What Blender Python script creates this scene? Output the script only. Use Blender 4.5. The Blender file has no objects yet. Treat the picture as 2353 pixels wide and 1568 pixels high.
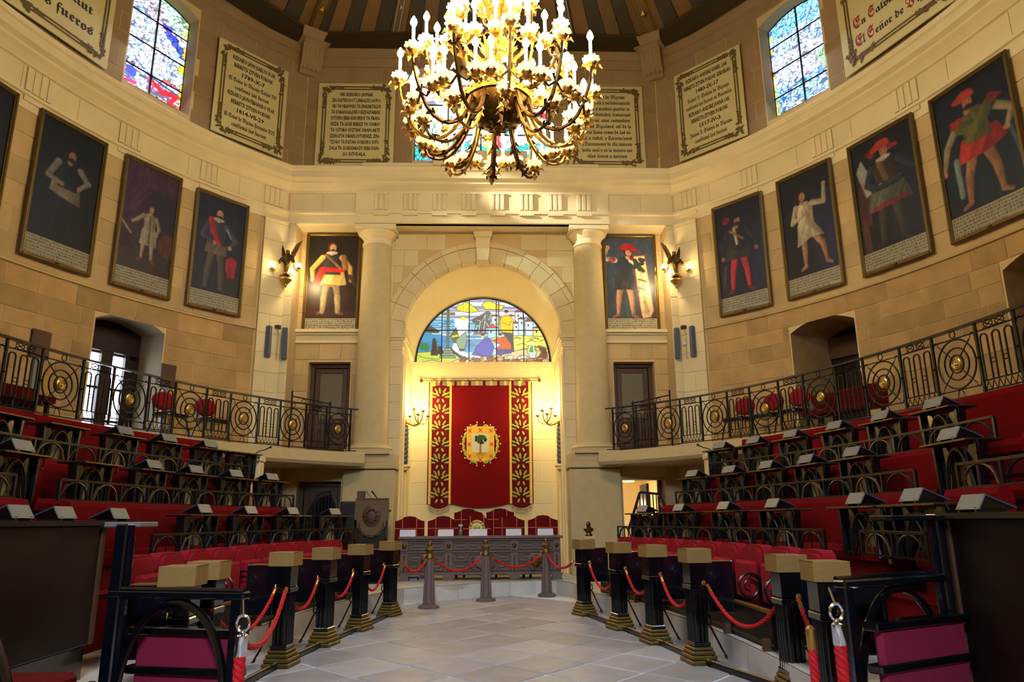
import bpy, math, random
import numpy as np
from mathutils import Vector, Matrix
random.seed(7); rng = np.random.default_rng(7)
SC = bpy.context.scene; COL = SC.collection
R = math.radians; PI = math.pi

# ---------------------------------------------------------------- camera
def setup_camera():
    p, y, r = R(13.85), R(2.0), R(-0.49)
    R0 = Vector((math.cos(y), -math.sin(y), 0)); F0 = Vector((math.sin(y), math.cos(y), 0)); Z = Vector((0, 0, 1))
    F = F0*math.cos(p) + Z*math.sin(p); U0 = -F0*math.sin(p) + Z*math.cos(p)
    Rc = R0*math.cos(r) + U0*math.sin(r); Uc = U0*math.cos(r) - R0*math.sin(r)
    cd = bpy.data.cameras.new('camera'); cam = bpy.data.objects.new('camera', cd); COL.objects.link(cam)
    m = Matrix((Rc, Uc, -F)).transposed().to_4x4(); m.translation = Vector((0.12, 0, 1.6)); cam.matrix_world = m
    cd.sensor_width = 36; cd.lens = 36*1673/2353; cd.clip_start = .05; cd.clip_end = 200
    SC.camera = cam
setup_camera()
SC.view_settings.view_transform = 'Standard'; SC.view_settings.look = 'None'
SC.view_settings.exposure = 0.25; SC.view_settings.gamma = 1.0; SC.view_settings.use_curve_mapping = False

# ---------------------------------------------------------------- world and large lights
w = bpy.data.worlds.new('world'); SC.world = w; w.use_nodes = True
w.node_tree.nodes['Background'].inputs[0].default_value = (.62, .74, 1, 1)
w.node_tree.nodes['Background'].inputs[1].default_value = 0.05
def light(kind, name, loc, power, col, size=.1, target=None, **k):
    d = bpy.data.lights.new(name, kind); d.energy = power; d.color = col
    if kind == 'AREA': d.size = size; d.shape = 'RECTANGLE'; d.size_y = k.get('size_y', size)
    else: d.shadow_soft_size = size
    if kind == 'SPOT': d.spot_size = R(k.get('angle', 30)); d.spot_blend = k.get('blend', .5)
    o = bpy.data.objects.new(name, d); COL.objects.link(o); o.location = loc
    if target is not None: o.rotation_euler = (Vector(target)-Vector(loc)).to_track_quat('-Z', 'Y').to_euler()
    return o
WARM = (1, .80, .46); DAY = (.62, .78, 1)
# daylight through the stained windows of the two long walls and an assumed rear one
for s in (-1, 1):
    light('AREA', 'window_daylight', (s*7.3, 15.0, 12.5), 50, DAY, 1.3, (0, 9, 1), size_y=2.2)
    light('AREA', 'window_daylight', (s*8.9, 9.3, 12.5), 50 if s < 0 else 110, DAY, 1.3, (0, 8, 1), size_y=2.2)  # from an assumed out-of-frame window on each long wall, added for daylight
light('AREA', 'window_daylight', (0, -3.9, 8.0), 380, DAY, 2.2, (0, 11.5, 0), size_y=2.6).data.spread = R(75)  # unseen rear source added for the cool floor, spread narrowed towards it
light('SPOT', 'assumed_patch_spot', (-7.1, 15.3, 12.7), 11000, (1, .97, .88), .12, (1.75, 18.3, 9.75), angle=9, blend=.9)  # assumed spot lamp, added to lay a bright patch on the frieze
light('SPOT', 'assumed_patch_spot', (-7.1, 15.0, 12.0), 2600, (.75, 1, .85), .12, (1.55, 19.0, 8.3), angle=9, blend=1)  # assumed second spot, added for the greenish patch on the voussoirs

# ---------------------------------------------------------------- helpers
def lin(c):
    return tuple(((v/255)/12.92 if v/255 <= .04045 else ((v/255+.055)/1.055)**2.4) for v in c)
MATS = {}
def mat(name, rgb, rough=.6, metal=0, var=0, noise=0, nscale=3, bump=0, bscale=30, spec=.4, emit=0, ecol=None, attr=False, coat=0, stretch=None):
    if name in MATS: return MATS[name]
    m = bpy.data.materials.new(name); m.use_nodes = True; nt = m.node_tree; N = nt.nodes; Lk = nt.links
    b = N['Principled BSDF']
    b.inputs['Roughness'].default_value = rough; b.inputs['Metallic'].default_value = metal
    b.inputs['Specular IOR Level'].default_value = spec; b.inputs['Coat Weight'].default_value = coat
    c = lin(rgb) + (1,)
    b.inputs['Base Color'].default_value = c
    src = None
    if attr:
        a = N.new('ShaderNodeAttribute'); a.attribute_name = 'paint'; src = a.outputs['Color']
    tc = N.new('ShaderNodeTexCoord')
    vec = tc.outputs['Object']
    if stretch:
        mp = N.new('ShaderNodeMapping'); mp.inputs['Scale'].default_value = stretch; Lk.new(vec, mp.inputs['Vector']); vec = mp.outputs[0]
    if var or noise:
        h = N.new('ShaderNodeHueSaturation')
        if src: Lk.new(src, h.inputs['Color'])
        else: h.inputs['Color'].default_value = c
        val = None
        def madd(x, k):
            mm = N.new('ShaderNodeMath'); mm.operation = 'MULTIPLY_ADD'; Lk.new(x, mm.inputs[0])
            mm.inputs[1].default_value = k; mm.inputs[2].default_value = -k/2; return mm.outputs[0]
        outs = []
        if var:
            oi = N.new('ShaderNodeObjectInfo'); outs.append(madd(oi.outputs['Random'], var))
        if noise:
            nz = N.new('ShaderNodeTexNoise'); nz.inputs['Scale'].default_value = nscale; nz.inputs['Detail'].default_value = 5
            Lk.new(vec, nz.inputs['Vector']); outs.append(madd(nz.outputs['Fac'], noise*2))
        ad = N.new('ShaderNodeMath'); ad.operation = 'ADD'; ad.inputs[0].default_value = 1; Lk.new(outs[0], ad.inputs[1]); o = ad.outputs[0]
        if len(outs) > 1:
            a2 = N.new('ShaderNodeMath'); a2.operation = 'ADD'; Lk.new(o, a2.inputs[0]); Lk.new(outs[1], a2.inputs[1]); o = a2.outputs[0]
        Lk.new(o, h.inputs['Value']); src = h.outputs['Color']
    if src: Lk.new(src, b.inputs['Base Color'])
    if bump:
        nb = N.new('ShaderNodeTexNoise'); nb.inputs['Scale'].default_value = bscale; nb.inputs['Detail'].default_value = 4; Lk.new(vec, nb.inputs['Vector'])
        bp = N.new('ShaderNodeBump'); bp.inputs['Strength'].default_value = bump; bp.inputs['Distance'].default_value = .02
        Lk.new(nb.outputs['Fac'], bp.inputs['Height']); Lk.new(bp.outputs[0], b.inputs['Normal'])
    if emit:
        b.inputs['Emission Strength'].default_value = emit
        if attr: Lk.new(src, b.inputs['Emission Color']); b.inputs['Base Color'].default_value = (.02, .02, .02, 1); [Lk.remove(l) for l in list(b.inputs['Base Color'].links)]
        else: b.inputs['Emission Color'].default_value = lin(ecol or rgb) + (1,)
    MATS[name] = m; return m

STONE = mat('ashlar_stone', (180, 152, 104), .85, var=.20, noise=.18, nscale=2.2, bump=.25, bscale=18)
STONE_ROUGH = mat('rough_stone', (164, 132, 84), .9, var=.40, noise=.34, nscale=2.5, bump=.45, bscale=12)
STONE_UP = mat('upper_stone', (142, 116, 80), .88, var=.16, noise=.16, nscale=2.0, bump=.2, bscale=16)
STONE_LIGHT = mat('pale_stone', (208, 190, 146), .8, var=.07, noise=.12, nscale=1.8, bump=.12, bscale=22)
STONE_COL = mat('column_stone', (182, 162, 116), .85, noise=.10, nscale=6, bump=.12, bscale=60)
MORTAR = mat('mortar', (196, 168, 118), .95, noise=.1)
PLASTER = mat('niche_plaster', (228, 206, 146), .8, noise=.1, nscale=1.5)
NICHE_SHADED = mat('niche_shaded_stone', (112, 98, 74), .9, noise=.2, nscale=3)  # left niche's dimness is put into this greyer, darker stone colour
MARBLE = mat('grey_marble', (190, 186, 178), .5, noise=.15, nscale=5)
FLAG = mat('flagstone', (156, 152, 152), .42, var=.42, noise=.3, nscale=3, bump=.15, bscale=14)
GROUT = mat('floor_joint', (226, 226, 230), .6, noise=.15)
CARPET = mat('red_carpet', (108, 5, 8), .95, noise=.15, nscale=9, bump=.3, bscale=120, spec=.1)
VELVET = mat('red_velvet', (138, 10, 26), .85, var=.12, noise=.14, nscale=6, bump=.2, bscale=90, spec=.2)
VELVET_D = mat('dark_red_velvet', (96, 10, 10), .9, noise=.14, nscale=6, spec=.15)
IRON = mat('black_iron', (14, 15, 16), .28, metal=.2, spec=.6, noise=.3, nscale=20)
IRON_G = mat('green_black_iron', (26, 28, 20), .35, metal=.6, spec=.6, noise=.35, nscale=16)
BLACK = mat('black_lacquer', (7, 8, 10), .14, spec=.6, coat=.3)
NAVY = mat('blue_black_lacquer', (7, 11, 18), .15, spec=.7, coat=.4)
BRASS = mat('brass', (190, 158, 84), .34, metal=1)
BRASS_D = mat('aged_brass', (112, 92, 44), .4, metal=.85, noise=.35, nscale=12, bump=.2, bscale=40)
GOLD = mat('gilded_bronze', (206, 168, 88), .34, metal=1, noise=.3, nscale=25, bump=.25, bscale=50)
BRONZE = mat('dark_bronze', (96, 70, 30), .36, metal=.9, noise=.4, nscale=20)
CHROME = mat('chrome', (225, 225, 230), .12, metal=1)
WOOD = mat('oak_block', (136, 104, 52), .55, var=.16, noise=.2, nscale=6, stretch=(3, 3, 22))
WOOD_D = mat('dark_wood', (30, 18, 9), .4, noise=.4, nscale=5, stretch=(2, 2, 14), spec=.3)
WOOD_M = mat('brown_wood', (74, 46, 24), .5, noise=.35, nscale=5, stretch=(2, 2, 16))
WOOD_DESK = mat('carved_oak', (98, 78, 68), .42, noise=.25, nscale=7, stretch=(10, 2, 2), bump=.1)
ROOF_A = mat('roof_board_light', (104, 74, 28), .6, var=.3, noise=.25, nscale=3, stretch=(1, 1, 1))
ROOF_B = mat('roof_board_dark', (48, 38, 16), .6, var=.3, noise=.25, nscale=3)
GREY_METAL = mat('grey_metal', (118, 118, 110), .45, metal=.1, noise=.12, nscale=40)
CREAM = mat('plaque_cream', (190, 176, 122), .7, noise=.06, nscale=4)
INK = mat('plaque_ink', (44, 32, 12), .7)
INK_RED = mat('plaque_red_ink', (140, 34, 20), .7)
PLAQUE_ORN = mat('plaque_ornament', (98, 76, 34), .65, noise=.4, nscale=30, bump=.4, bscale=60)
WHITE = mat('white_card', (206, 200, 206), .6)
PANEL_TAN = mat('tan_panel', (178, 162, 104), .6, noise=.3, nscale=8)
BULB = mat('candle_bulb', (255, 240, 200), .3, emit=34, ecol=(255, 226, 160))
CANDLE = mat('candle_sleeve', (255, 244, 222), .5, emit=1.6, ecol=(255, 226, 170))
CUP = mat('glass_drip_cup', (250, 240, 214), .25, emit=.8, ecol=(255, 226, 170))
SKYGLASS = mat('bright_window_glass', (235, 242, 255), .2, emit=9, ecol=(222, 232, 255))
SPEAKER = mat('blue_grey_plastic', (92, 98, 112), .5)
YELLOW = mat('yellow_braid', (226, 178, 66), .7)
LEAF = mat('woven_leaf', (172, 176, 66), .8, noise=.25, nscale=30)
LEAF_D = mat('woven_leaf_dark', (96, 110, 40), .8)
BANNER = mat('crimson_banner', (112, 4, 6), .9, noise=.12, nscale=12, spec=.15)
BANNER_D = mat('maroon_banner', (92, 12, 18), .9, noise=.1, nscale=12, spec=.15)
ROPE = mat('red_rope', (190, 22, 26), .7, spec=.3)
PAINT = mat('oil_paint', (255, 255, 255), .38, attr=True, spec=.35)
PRINT = mat('woven_paint', (255, 255, 255), .8, attr=True, spec=.2)
GLASS_UP = mat('stained_glass_bright', (255, 255, 255), .3, emit=2.6, attr=True)
GLASS_LOW = mat('stained_glass_soft', (255, 255, 255), .3, emit=1.15, attr=True)
LEAD = mat('lead_came', (20, 20, 26), .5, metal=.3)

def newobj(name, me, parent=None):
    o = bpy.data.objects.new(name, me); COL.objects.link(o)
    if parent is not None: o.parent = parent
    return o
def tag(o, label=None, cat=None, group=None, kind=None):
    if label: o['label'] = label
    if cat: o['category'] = cat
    if group: o['group'] = group
    if kind: o['kind'] = kind
    return o
def thing(name, label, cat, loc=(0, 0, 0), rz=0, group=None):
    o = newobj(name, None); o.location = loc; o.rotation_euler = (0, 0, rz); o.empty_display_size = .1
    return tag(o, label, cat, group)
def children(o): return [c for c in KIDS.get(o.name, [])]
KIDS = {}
class MB:
    def __init__(s): s.v = []; s.f = []; s.mi = []; s.cur = 0
    def add(s, vs, fs):
        n = len(s.v); s.v += [tuple(v) for v in vs]; s.f += [tuple(i+n for i in f) for f in fs]; s.mi += [s.cur]*len(fs); return s
    def hexa(s, p):
        return s.add(p, [(0, 3, 2, 1), (4, 5, 6, 7), (0, 1, 5, 4), (1, 2, 6, 5), (2, 3, 7, 6), (3, 0, 4, 7)])
    def box(s, x0, x1, y0, y1, z0, z1):
        return s.hexa([(x0, y0, z0), (x1, y0, z0), (x1, y1, z0), (x0, y1, z0), (x0, y0, z1), (x1, y0, z1), (x1, y1, z1), (x0, y1, z1)])
    def cbox(s, x0, x1, y0, y1, z0, z1, c=.01):
        """chamfered box"""
        X = (x0, x0+c, x1-c, x1); Y = (y0, y0+c, y1-c, y1); Z = (z0, z0+c, z1-c, z1)
        vs = []; ix = {}
        def V(i, j, k):
            if (i, j, k) not in ix: ix[(i, j, k)] = len(vs); vs.append((X[i], Y[j], Z[k]))
            return ix[(i, j, k)]
        fs = []
        for a in (0, 3):
            fs.append([V(a, 1, 1), V(a, 2, 1), V(a, 2, 2), V(a, 1, 2)])
            fs.append([V(1, a, 1), V(2, a, 1), V(2, a, 2), V(1, a, 2)])
            fs.append([V(1, 1, a), V(2, 1, a), V(2, 2, a), V(1, 2, a)])
        for a, A in ((0, 1), (3, 2)):
            for b, B in ((0, 1), (3, 2)):
                fs.append([V(a, B, 1), V(A, b, 1), V(A, b, 2), V(a, B, 2)])
                fs.append([V(a, 1, B), V(A, 1, b), V(A, 2, b), V(a, 2, B)])
                fs.append([V(1, a, B), V(1, A, b), V(2, A, b), V(2, a, B)])
                for c2, C in ((0, 1), (3, 2)): fs.append([V(a, B, C), V(A, b, C), V(A, B, c2)])
        return s.add(vs, fs)
    def beam(s, p, q, w, h=None, up=(0, 0, 1)):
        p, q = Vector(p), Vector(q); d = (q-p).normalized(); u = Vector(up)
        if abs(d.dot(u)) > .98: u = Vector((0, 1, 0))
        x = d.cross(u).normalized()*(w/2); z = x.cross(d).normalized()*((h or w)/2)
        return s.hexa([p-x-z, p+x-z, q+x-z, q-x-z, p-x+z, p+x+z, q+x+z, q-x+z])
    def tube(s, pts, r, n=6, closed=False):
        pts = [Vector(p) for p in pts]; m = len(pts); rs = r if isinstance(r, (list, tuple)) else [r]*m
        vs = []; prev = None
        for i, p in enumerate(pts):
            a = pts[(i-1) % m] if (closed or i) else p; b = pts[(i+1) % m] if (closed or i < m-1) else p
            d = (b-a)
            d = d.normalized() if d.length > 1e-9 else Vector((0, 0, 1))
            if prev is None:
                u = Vector((0, 0, 1)) if abs(d.z) < .9 else Vector((1, 0, 0))
                x = d.cross(u).normalized()
            else:
                x = prev - d*prev.dot(d)
                x = x.normalized() if x.length > 1e-6 else d.orthogonal().normalized()
            prev = x; y = d.cross(x)
            for k in range(n):
                t = 2*PI*k/n; vs.append(p + (x*math.cos(t)+y*math.sin(t))*rs[i])
        fs = []
        for i in range(m if closed else m-1):
            j = (i+1) % m
            for k in range(n): fs.append((i*n+k, i*n+(k+1) % n, j*n+(k+1) % n, j*n+k))
        if not closed: fs.append(tuple(range(n-1, -1, -1))); fs.append(tuple((m-1)*n+k for k in range(n)))
        return s.add(vs, fs)
    def lathe(s, prof, n=12, c=(0, 0, 0), axis='z', sx=1, sy=1):
        vs = []; fs = []; m = len(prof)
        for r, z in prof:
            for k in range(n):
                t = 2*PI*k/n; a, b = r*math.cos(t)*sx, r*math.sin(t)*sy
                v = (a, b, z) if axis == 'z' else ((a, z, b) if axis == 'y' else (z, a, b))
                vs.append((v[0]+c[0], v[1]+c[1], v[2]+c[2]))
        for i in range(m-1):
            for k in range(n): fs.append((i*n+k, i*n+(k+1) % n, (i+1)*n+(k+1) % n, (i+1)*n+k))
        fs.append(tuple(range(n-1, -1, -1))); fs.append(tuple((m-1)*n+k for k in range(n)))
        return s.add(vs, fs)
    def ball(s, c, r, n=8, m=5, sc=(1, 1, 1)):
        return s.lathe([(max(1e-4, r*math.sin(PI*i/m)), -r*math.cos(PI*i/m)*sc[2]) for i in range(m+1)], n, c, sx=sc[0], sy=sc[1])
    def prism(s, poly, y0, y1):          # polygon in xz, extruded along y
        n = len(poly); vs = [(x, y0, z) for x, z in poly]+[(x, y1, z) for x, z in poly]
        return s.add(vs, [tuple(range(n)), tuple(range(2*n-1, n-1, -1))]+[(i, (i+1) % n, n+(i+1) % n, n+i) for i in range(n)])
    def prismx(s, poly, x0, x1):         # polygon in yz, extruded along x
        n = len(poly); vs = [(x0, y, z) for y, z in poly]+[(x1, y, z) for y, z in poly]
        return s.add(vs, [tuple(range(n)), tuple(range(2*n-1, n-1, -1))]+[(i, (i+1) % n, n+(i+1) % n, n+i) for i in range(n)])
    def prismz(s, poly, z0, z1):
        n = len(poly); vs = [(x, y, z0) for x, y in poly]+[(x, y, z1) for x, y in poly]
        return s.add(vs, [tuple(range(n-1, -1, -1)), tuple(range(n, 2*n))]+[(i, (i+1) % n, n+(i+1) % n, n+i) for i in range(n)])
    def strip(s, A, B, closed=False):    # quads between two point rows
        n = len(A); vs = [tuple(p) for p in A]+[tuple(p) for p in B]
        return s.add(vs, [(i, (i+1) % n, n+(i+1) % n, n+i) for i in range(n if closed else n-1)])
    def sweep(s, prof, a, b, t0, t1, sd, n=24, cap=True):   # closed profile [(outward d, z)] along an ellipse
        m = len(prof); vs = []; fs = []
        for i in range(n+1):
            t = R(t0+(t1-t0)*i/n)
            for d, z in prof: vs.append((sd*(a+d)*math.cos(t), 8+(b+d)*math.sin(t), z))
        for i in range(n):
            for k in range(m): fs.append((i*m+k, i*m+(k+1) % m, (i+1)*m+(k+1) % m, (i+1)*m+k))
        if cap: fs.append(tuple(range(m))); fs.append(tuple(n*m+k for k in range(m)))
        return s.add(vs, fs)
    def mesh(s, name, mats, org=None, smooth=False):
        me = bpy.data.meshes.new(name)
        v = s.v if org is None else [(p[0]-org[0], p[1]-org[1], p[2]-org[2]) for p in s.v]
        me.from_pydata(v, [], s.f)
        for m in (mats if isinstance(mats, (list, tuple)) else [mats]): me.materials.append(m)
        if any(s.mi): me.polygons.foreach_set('material_index', s.mi)
        if smooth:
            me.polygons.foreach_set('use_smooth', [True]*len(s.f))
            try: me.set_sharp_from_angle(angle=R(40))
            except Exception: pass
        return me
    def build(s, name, mats, parent=None, org=None, smooth=False):
        o = newobj(name, s.mesh(name, mats, org, smooth), parent)
        if parent is not None: KIDS.setdefault(parent.name, []).append(o)
        return o
def inst(name, me, parent, loc=(0, 0, 0), rz=0, sc=None):
    o = newobj(name, me, parent); o.location = loc; o.rotation_euler = (0, 0, rz)
    if sc: o.scale = sc
    KIDS.setdefault(parent.name, []).append(o); return o
def dup(o, loc=None, rz=None, label=None, parent=None):
    c = o.copy(); COL.objects.link(c)
    if parent is not None: c.parent = parent; KIDS.setdefault(parent.name, []).append(c)
    if loc is not None: c.location = loc
    if rz is not None: c.rotation_euler = (0, 0, rz)
    if label: c['label'] = label
    for k in KIDS.get(o.name, []): dup(k, parent=c)
    return c
def struct(name, mb, m, parent=None, org=None, smooth=False, label=None):
    o = mb.build(name, m, parent, org, smooth)
    if parent is None: o['kind'] = 'structure'
    if label: o['label'] = label
    return o
def ell(a, b, th, s, z=0): return Vector((s*a*math.cos(R(th)), 8+b*math.sin(R(th)), z))
def outn(a, b, th, s): return Vector((s*math.cos(R(th))/a, math.sin(R(th))/b, 0)).normalized()
def phi(o): return math.atan2(-o.x, o.y)
def chord(a, b, t0, t1, s):              # flat thing hung on the curved wall: mid point, rotation, width
    p, q = ell(a, b, t0, s), ell(a, b, t1, s); d = q-p; o = Vector((d.y, -d.x, 0)).normalized()
    if o.dot(outn(a, b, (t0+t1)/2, s)) < 0: o = -o
    return (p+q)/2, phi(o), d.length, o
ORD = ['first', 'second', 'third', 'fourth', 'fifth', 'sixth', 'seventh', 'eighth', 'ninth', 'tenth', 'eleventh', 'twelfth']
SIDE = {-1: 'left', 1: 'right'}

# ---------------------------------------------------------------- painter: colours on a fine grid mesh
class Cv:
    def __init__(s, w, h, col=(0, 0, 0)):
        s.w, s.h = w, h; s.a = np.zeros((h, w, 3)); s.a[:] = lin(col)
        s.X, s.Y = np.meshgrid((np.arange(w)+.5)/w, (np.arange(h)+.5)/h)
        s.asp = w/h
    def put(s, m, col, al=1):
        m = (m*al)[..., None]; s.a = s.a*(1-m)+np.array(lin(col))*m
    def grad(s, c0, c1, d='y'):
        t = (s.Y if d == 'y' else s.X)[..., None]; s.a = np.array(lin(c0))*(1-t)+np.array(lin(c1))*t
    def poly(s, pts, col, al=1):
        ins = np.zeros((s.h, s.w), bool); n = len(pts)
        for i in range(n):
            x0, y0 = pts[i]; x1, y1 = pts[(i+1) % n]
            if y0 == y1: continue
            c = ((y0 > s.Y) != (y1 > s.Y)) & (s.X < (x1-x0)*(s.Y-y0)/(y1-y0)+x0); ins ^= c
        if getattr(s, 'vol', 0) and ins.any():
            xs = [p[0] for p in pts]; t = np.clip((s.X-min(xs))/(max(xs)-min(xs)+1e-6), 0, 1); g = rng.random(40); u_ = (t*1.0+.12*np.sin(s.Y*17))*14 % 39
            i0 = u_.astype(int); st = g[i0]*(1-u_+i0)+g[i0+1]*(u_-i0); f = (1.22-.62*t)*(.72+.56*st)
            s.a = np.where(ins[..., None], s.a*(1-al)+np.array(lin(col))*f[..., None]*al, s.a); return
        s.put(ins.astype(float), col, al)
    def ell(s, cx, cy, rx, ry, col, al=1, soft=.15):
        d = np.sqrt(((s.X-cx)/rx)**2+((s.Y-cy)/ry)**2); s.put(np.clip((1-d)/soft+.5, 0, 1), col, al)
    def line(s, pts, wd, col, al=1):     # width in y units, may taper (list)
        for i in range(len(pts)-1):
            (x0, y0), (x1, y1) = pts[i], pts[i+1]; k = s.asp
            w0, w1 = (wd[i], wd[i+1]) if isinstance(wd, (list, tuple)) else (wd, wd)
            dx, dy = (x1-x0)*k, y1-y0; L2 = dx*dx+dy*dy+1e-12
            t = np.clip(((s.X-x0)*k*dx+(s.Y-y0)*dy)/L2, 0, 1)
            d = np.sqrt(((s.X-x0)*k-t*dx)**2+(s.Y-y0-t*dy)**2); W = (w0+(w1-w0)*t)/2
            m = np.clip((W-d)*s.h*.8+.5, 0, 1)
            if getattr(s, 'vol', 0):
                sd = ((s.X-x0)*k*dy-(s.Y-y0)*dx)/math.sqrt(L2)*(1 if dy >= 0 else -1)/(W+1e-6); f = np.clip(1.0-.38*sd-.2*sd*sd, .3, 1.4); m = (m*al)[..., None]
                s.a = s.a*(1-m)+np.array(lin(col))*f[..., None]*m
            else: s.put(m, col, al)
    def box(s, x0, x1, y0, y1, col, al=1): s.poly([(x0, y0), (x1, y0), (x1, y1), (x0, y1)], col, al)
    def blur(s, n=1):
        for _ in range(n):
            p = np.pad(s.a, ((1, 1), (1, 1), (0, 0)), 'edge'); s.a = (p[:-2, 1:-1]+p[2:, 1:-1]+p[1:-1, :-2]+p[1:-1, 2:]+2*p[1:-1, 1:-1])/6
    def speck(s, k): s.a = np.clip(s.a*(1+k*rng.standard_normal((s.h, s.w, 1))), 0, None)
    def cloud(s, k, n=7):
        g = rng.random((n, n)); yi = s.Y*(n-1.001); xi = s.X*(n-1.001); y0 = yi.astype(int); x0 = xi.astype(int); fy = yi-y0; fx = xi-x0
        v = g[y0, x0]*(1-fx)*(1-fy)+g[y0, x0+1]*fx*(1-fy)+g[y0+1, x0]*(1-fx)*fy+g[y0+1, x0+1]*fx*fy
        s.a *= (1+k*(v-.5))[..., None]
    def caption(s, h, bg=(176, 168, 140), fg=(92, 80, 58), rows=5, x0=0, x1=1):
        s.box(x0, x1, 0, h, bg)
        for i in range(rows):
            y = h*(i+.7)/(rows+.4); x = x0+.03
            end = x1-.03 if i else x1-.03-.4*(x1-x0)*random.random()
            while x < end:
                L = random.uniform(.012, .05); s.box(x, min(x+L, end), y-h*.045, y+h*.05*random.uniform(.6, 1.6), fg, .8); x += L+.012
def paint_mesh(name, cv, fn, m, mask=None):
    """grid mesh carrying the canvas colours; fn(x,y arrays in 0..1) -> 3 arrays of coordinates"""
    h, w = cv.h, cv.w
    gx, gy = np.meshgrid(np.linspace(0, 1, w), np.linspace(0, 1, h))
    P = np.stack(fn(gx.ravel(), gy.ravel()), 1).astype(np.float32)
    idx = np.arange(h*w).reshape(h, w)
    q = np.stack([idx[:-1, :-1], idx[:-1, 1:], idx[1:, 1:], idx[1:, :-1]], -1).reshape(-1, 4)
    if mask is not None:
        k = mask(gx, gy); kq = (k[:-1, :-1] & k[:-1, 1:] & k[1:, 1:] & k[1:, :-1]).ravel(); q = q[kq]
    used, inv = np.unique(q.ravel(), return_inverse=True)
    if len(used) == 0: return None
    me = bpy.data.meshes.new(name); nf = len(q)
    me.vertices.add(len(used)); me.vertices.foreach_set('co', P[used].ravel())
    me.loops.add(nf*4); me.loops.foreach_set('vertex_index', inv.astype(np.int32))
    me.polygons.add(nf); me.polygons.foreach_set('loop_start', np.arange(0, nf*4, 4, dtype=np.int32))
    ca = me.color_attributes.new('paint', 'FLOAT_COLOR', 'POINT')
    c = np.concatenate([cv.a.reshape(-1, 3)[used], np.ones((len(used), 1))], 1).astype(np.float32)
    ca.data.foreach_set('color', c.ravel())
    me.materials.append(m); me.update(calc_edges=True); return me
def text_mb(mb, s, width, xc, z, y, height=None, blackletter=False, bold=.0):
    """one line of lettering, centred at xc on baseline z, facing -y, fitted to the given width"""
    base = s
    if blackletter:
        s = ''.join(chr(0x1D586+ord(c)-97) if 'a' <= c <= 'z' else chr(0x1D56C+ord(c)-65) if 'A' <= c <= 'Z' else {'ñ': chr(0x1D593), 'ó': chr(0x1D594), 'é': chr(0x1D58A), 'í': chr(0x1D58E)}.get(c, c) for c in s)
    def mk(t):
        cu = bpy.data.curves.new('lettering', 'FONT'); cu.body = t; cu.resolution_u = 1; cu.offset = bold
        ob = bpy.data.objects.new('lettering', cu); me = bpy.data.meshes.new_from_object(ob)
        co = np.zeros(len(me.vertices)*3); me.vertices.foreach_get('co', co); fs = [tuple(p.vertices) for p in me.polygons]
        bpy.data.objects.remove(ob); bpy.data.curves.remove(cu); bpy.data.meshes.remove(me); return co.reshape(-1, 3), fs
    co, fs = mk(s); x0, x1 = co[:, 0].min(), co[:, 0].max()
    k = width/(x1-x0); kz = height/.7 if height else k
    mb.add([(xc-width/2+(p[0]-x0)*k, y, z+p[1]*kz) for p in co], fs)
    if blackletter:
        for i, c in enumerate(base):
            if c in 'ñóéí':
                a, _ = mk(s[:i+1]); e = xc-width/2+(a[:, 0].max()-x0)*k; u = .30*k
                mb.add([(e-u*1.3, y, z+.62*kz), (e-u*.2, y, z+.70*kz), (e-u*.2, y, z+.78*kz), (e-u*1.3, y, z+.70*kz)], [(0, 1, 2, 3)])
# ================================================================ ARCHITECTURE
WA, WB = 9.5, 12.3          # side wall ellipse (centre 0, 8)
UA, UB = 9.6, 12.4          # upper wall ellipse
RA, RB = 7.1, 10.9          # balcony railing ellipse
TC, TU = 56.87, 58.75       # angles where the curved walls meet the end wall

# ---- floor: joint bed with one object per flagstone
fb = MB(); fb.box(-9.6, 9.6, -5, 20.4, -.2, -.012)
floor = struct('floor', fb, GROUT)
u, v = Vector((.652, -.758)), Vector((.655, .756)); sp = .785; o0 = Vector((.24, 8.98))
for i in range(-14, 14):
    for j in range(-12, 14):
        c = o0+u*(sp*(i+.5))+v*(sp*(j+.5))
        e = (c.x/3.25)**2+((c.y-8)/8.9)**2
        if e > 1 or c.y < 3.5 or c.y > 17.0: continue
        g = .016; q = []
        for a, b in ((-.5, -.5), (.5, -.5), (.5, .5), (-.5, .5)):
            q.append(c+u*(a*(sp-2*g))+v*(b*(sp-2*g)))
        h = random.uniform(-.002, .003); t = MB(); k = .965
        lo = [(p.x, p.y, -.05) for p in q]; hi = [(p.x, p.y, h-.006) for p in q]
        up = [(c.x+(p.x-c.x)*k, c.y+(p.y-c.y)*k, h) for p in q]
        t.add(lo+hi+up, [(0, 1, 5, 4), (1, 2, 6, 5), (2, 3, 7, 6), (3, 0, 4, 7), (4, 5, 9, 8), (5, 6, 10, 9), (6, 7, 11, 10), (7, 4, 8, 11), (8, 9, 10, 11)])
        t.build('flagstone', FLAG, floor)

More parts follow.
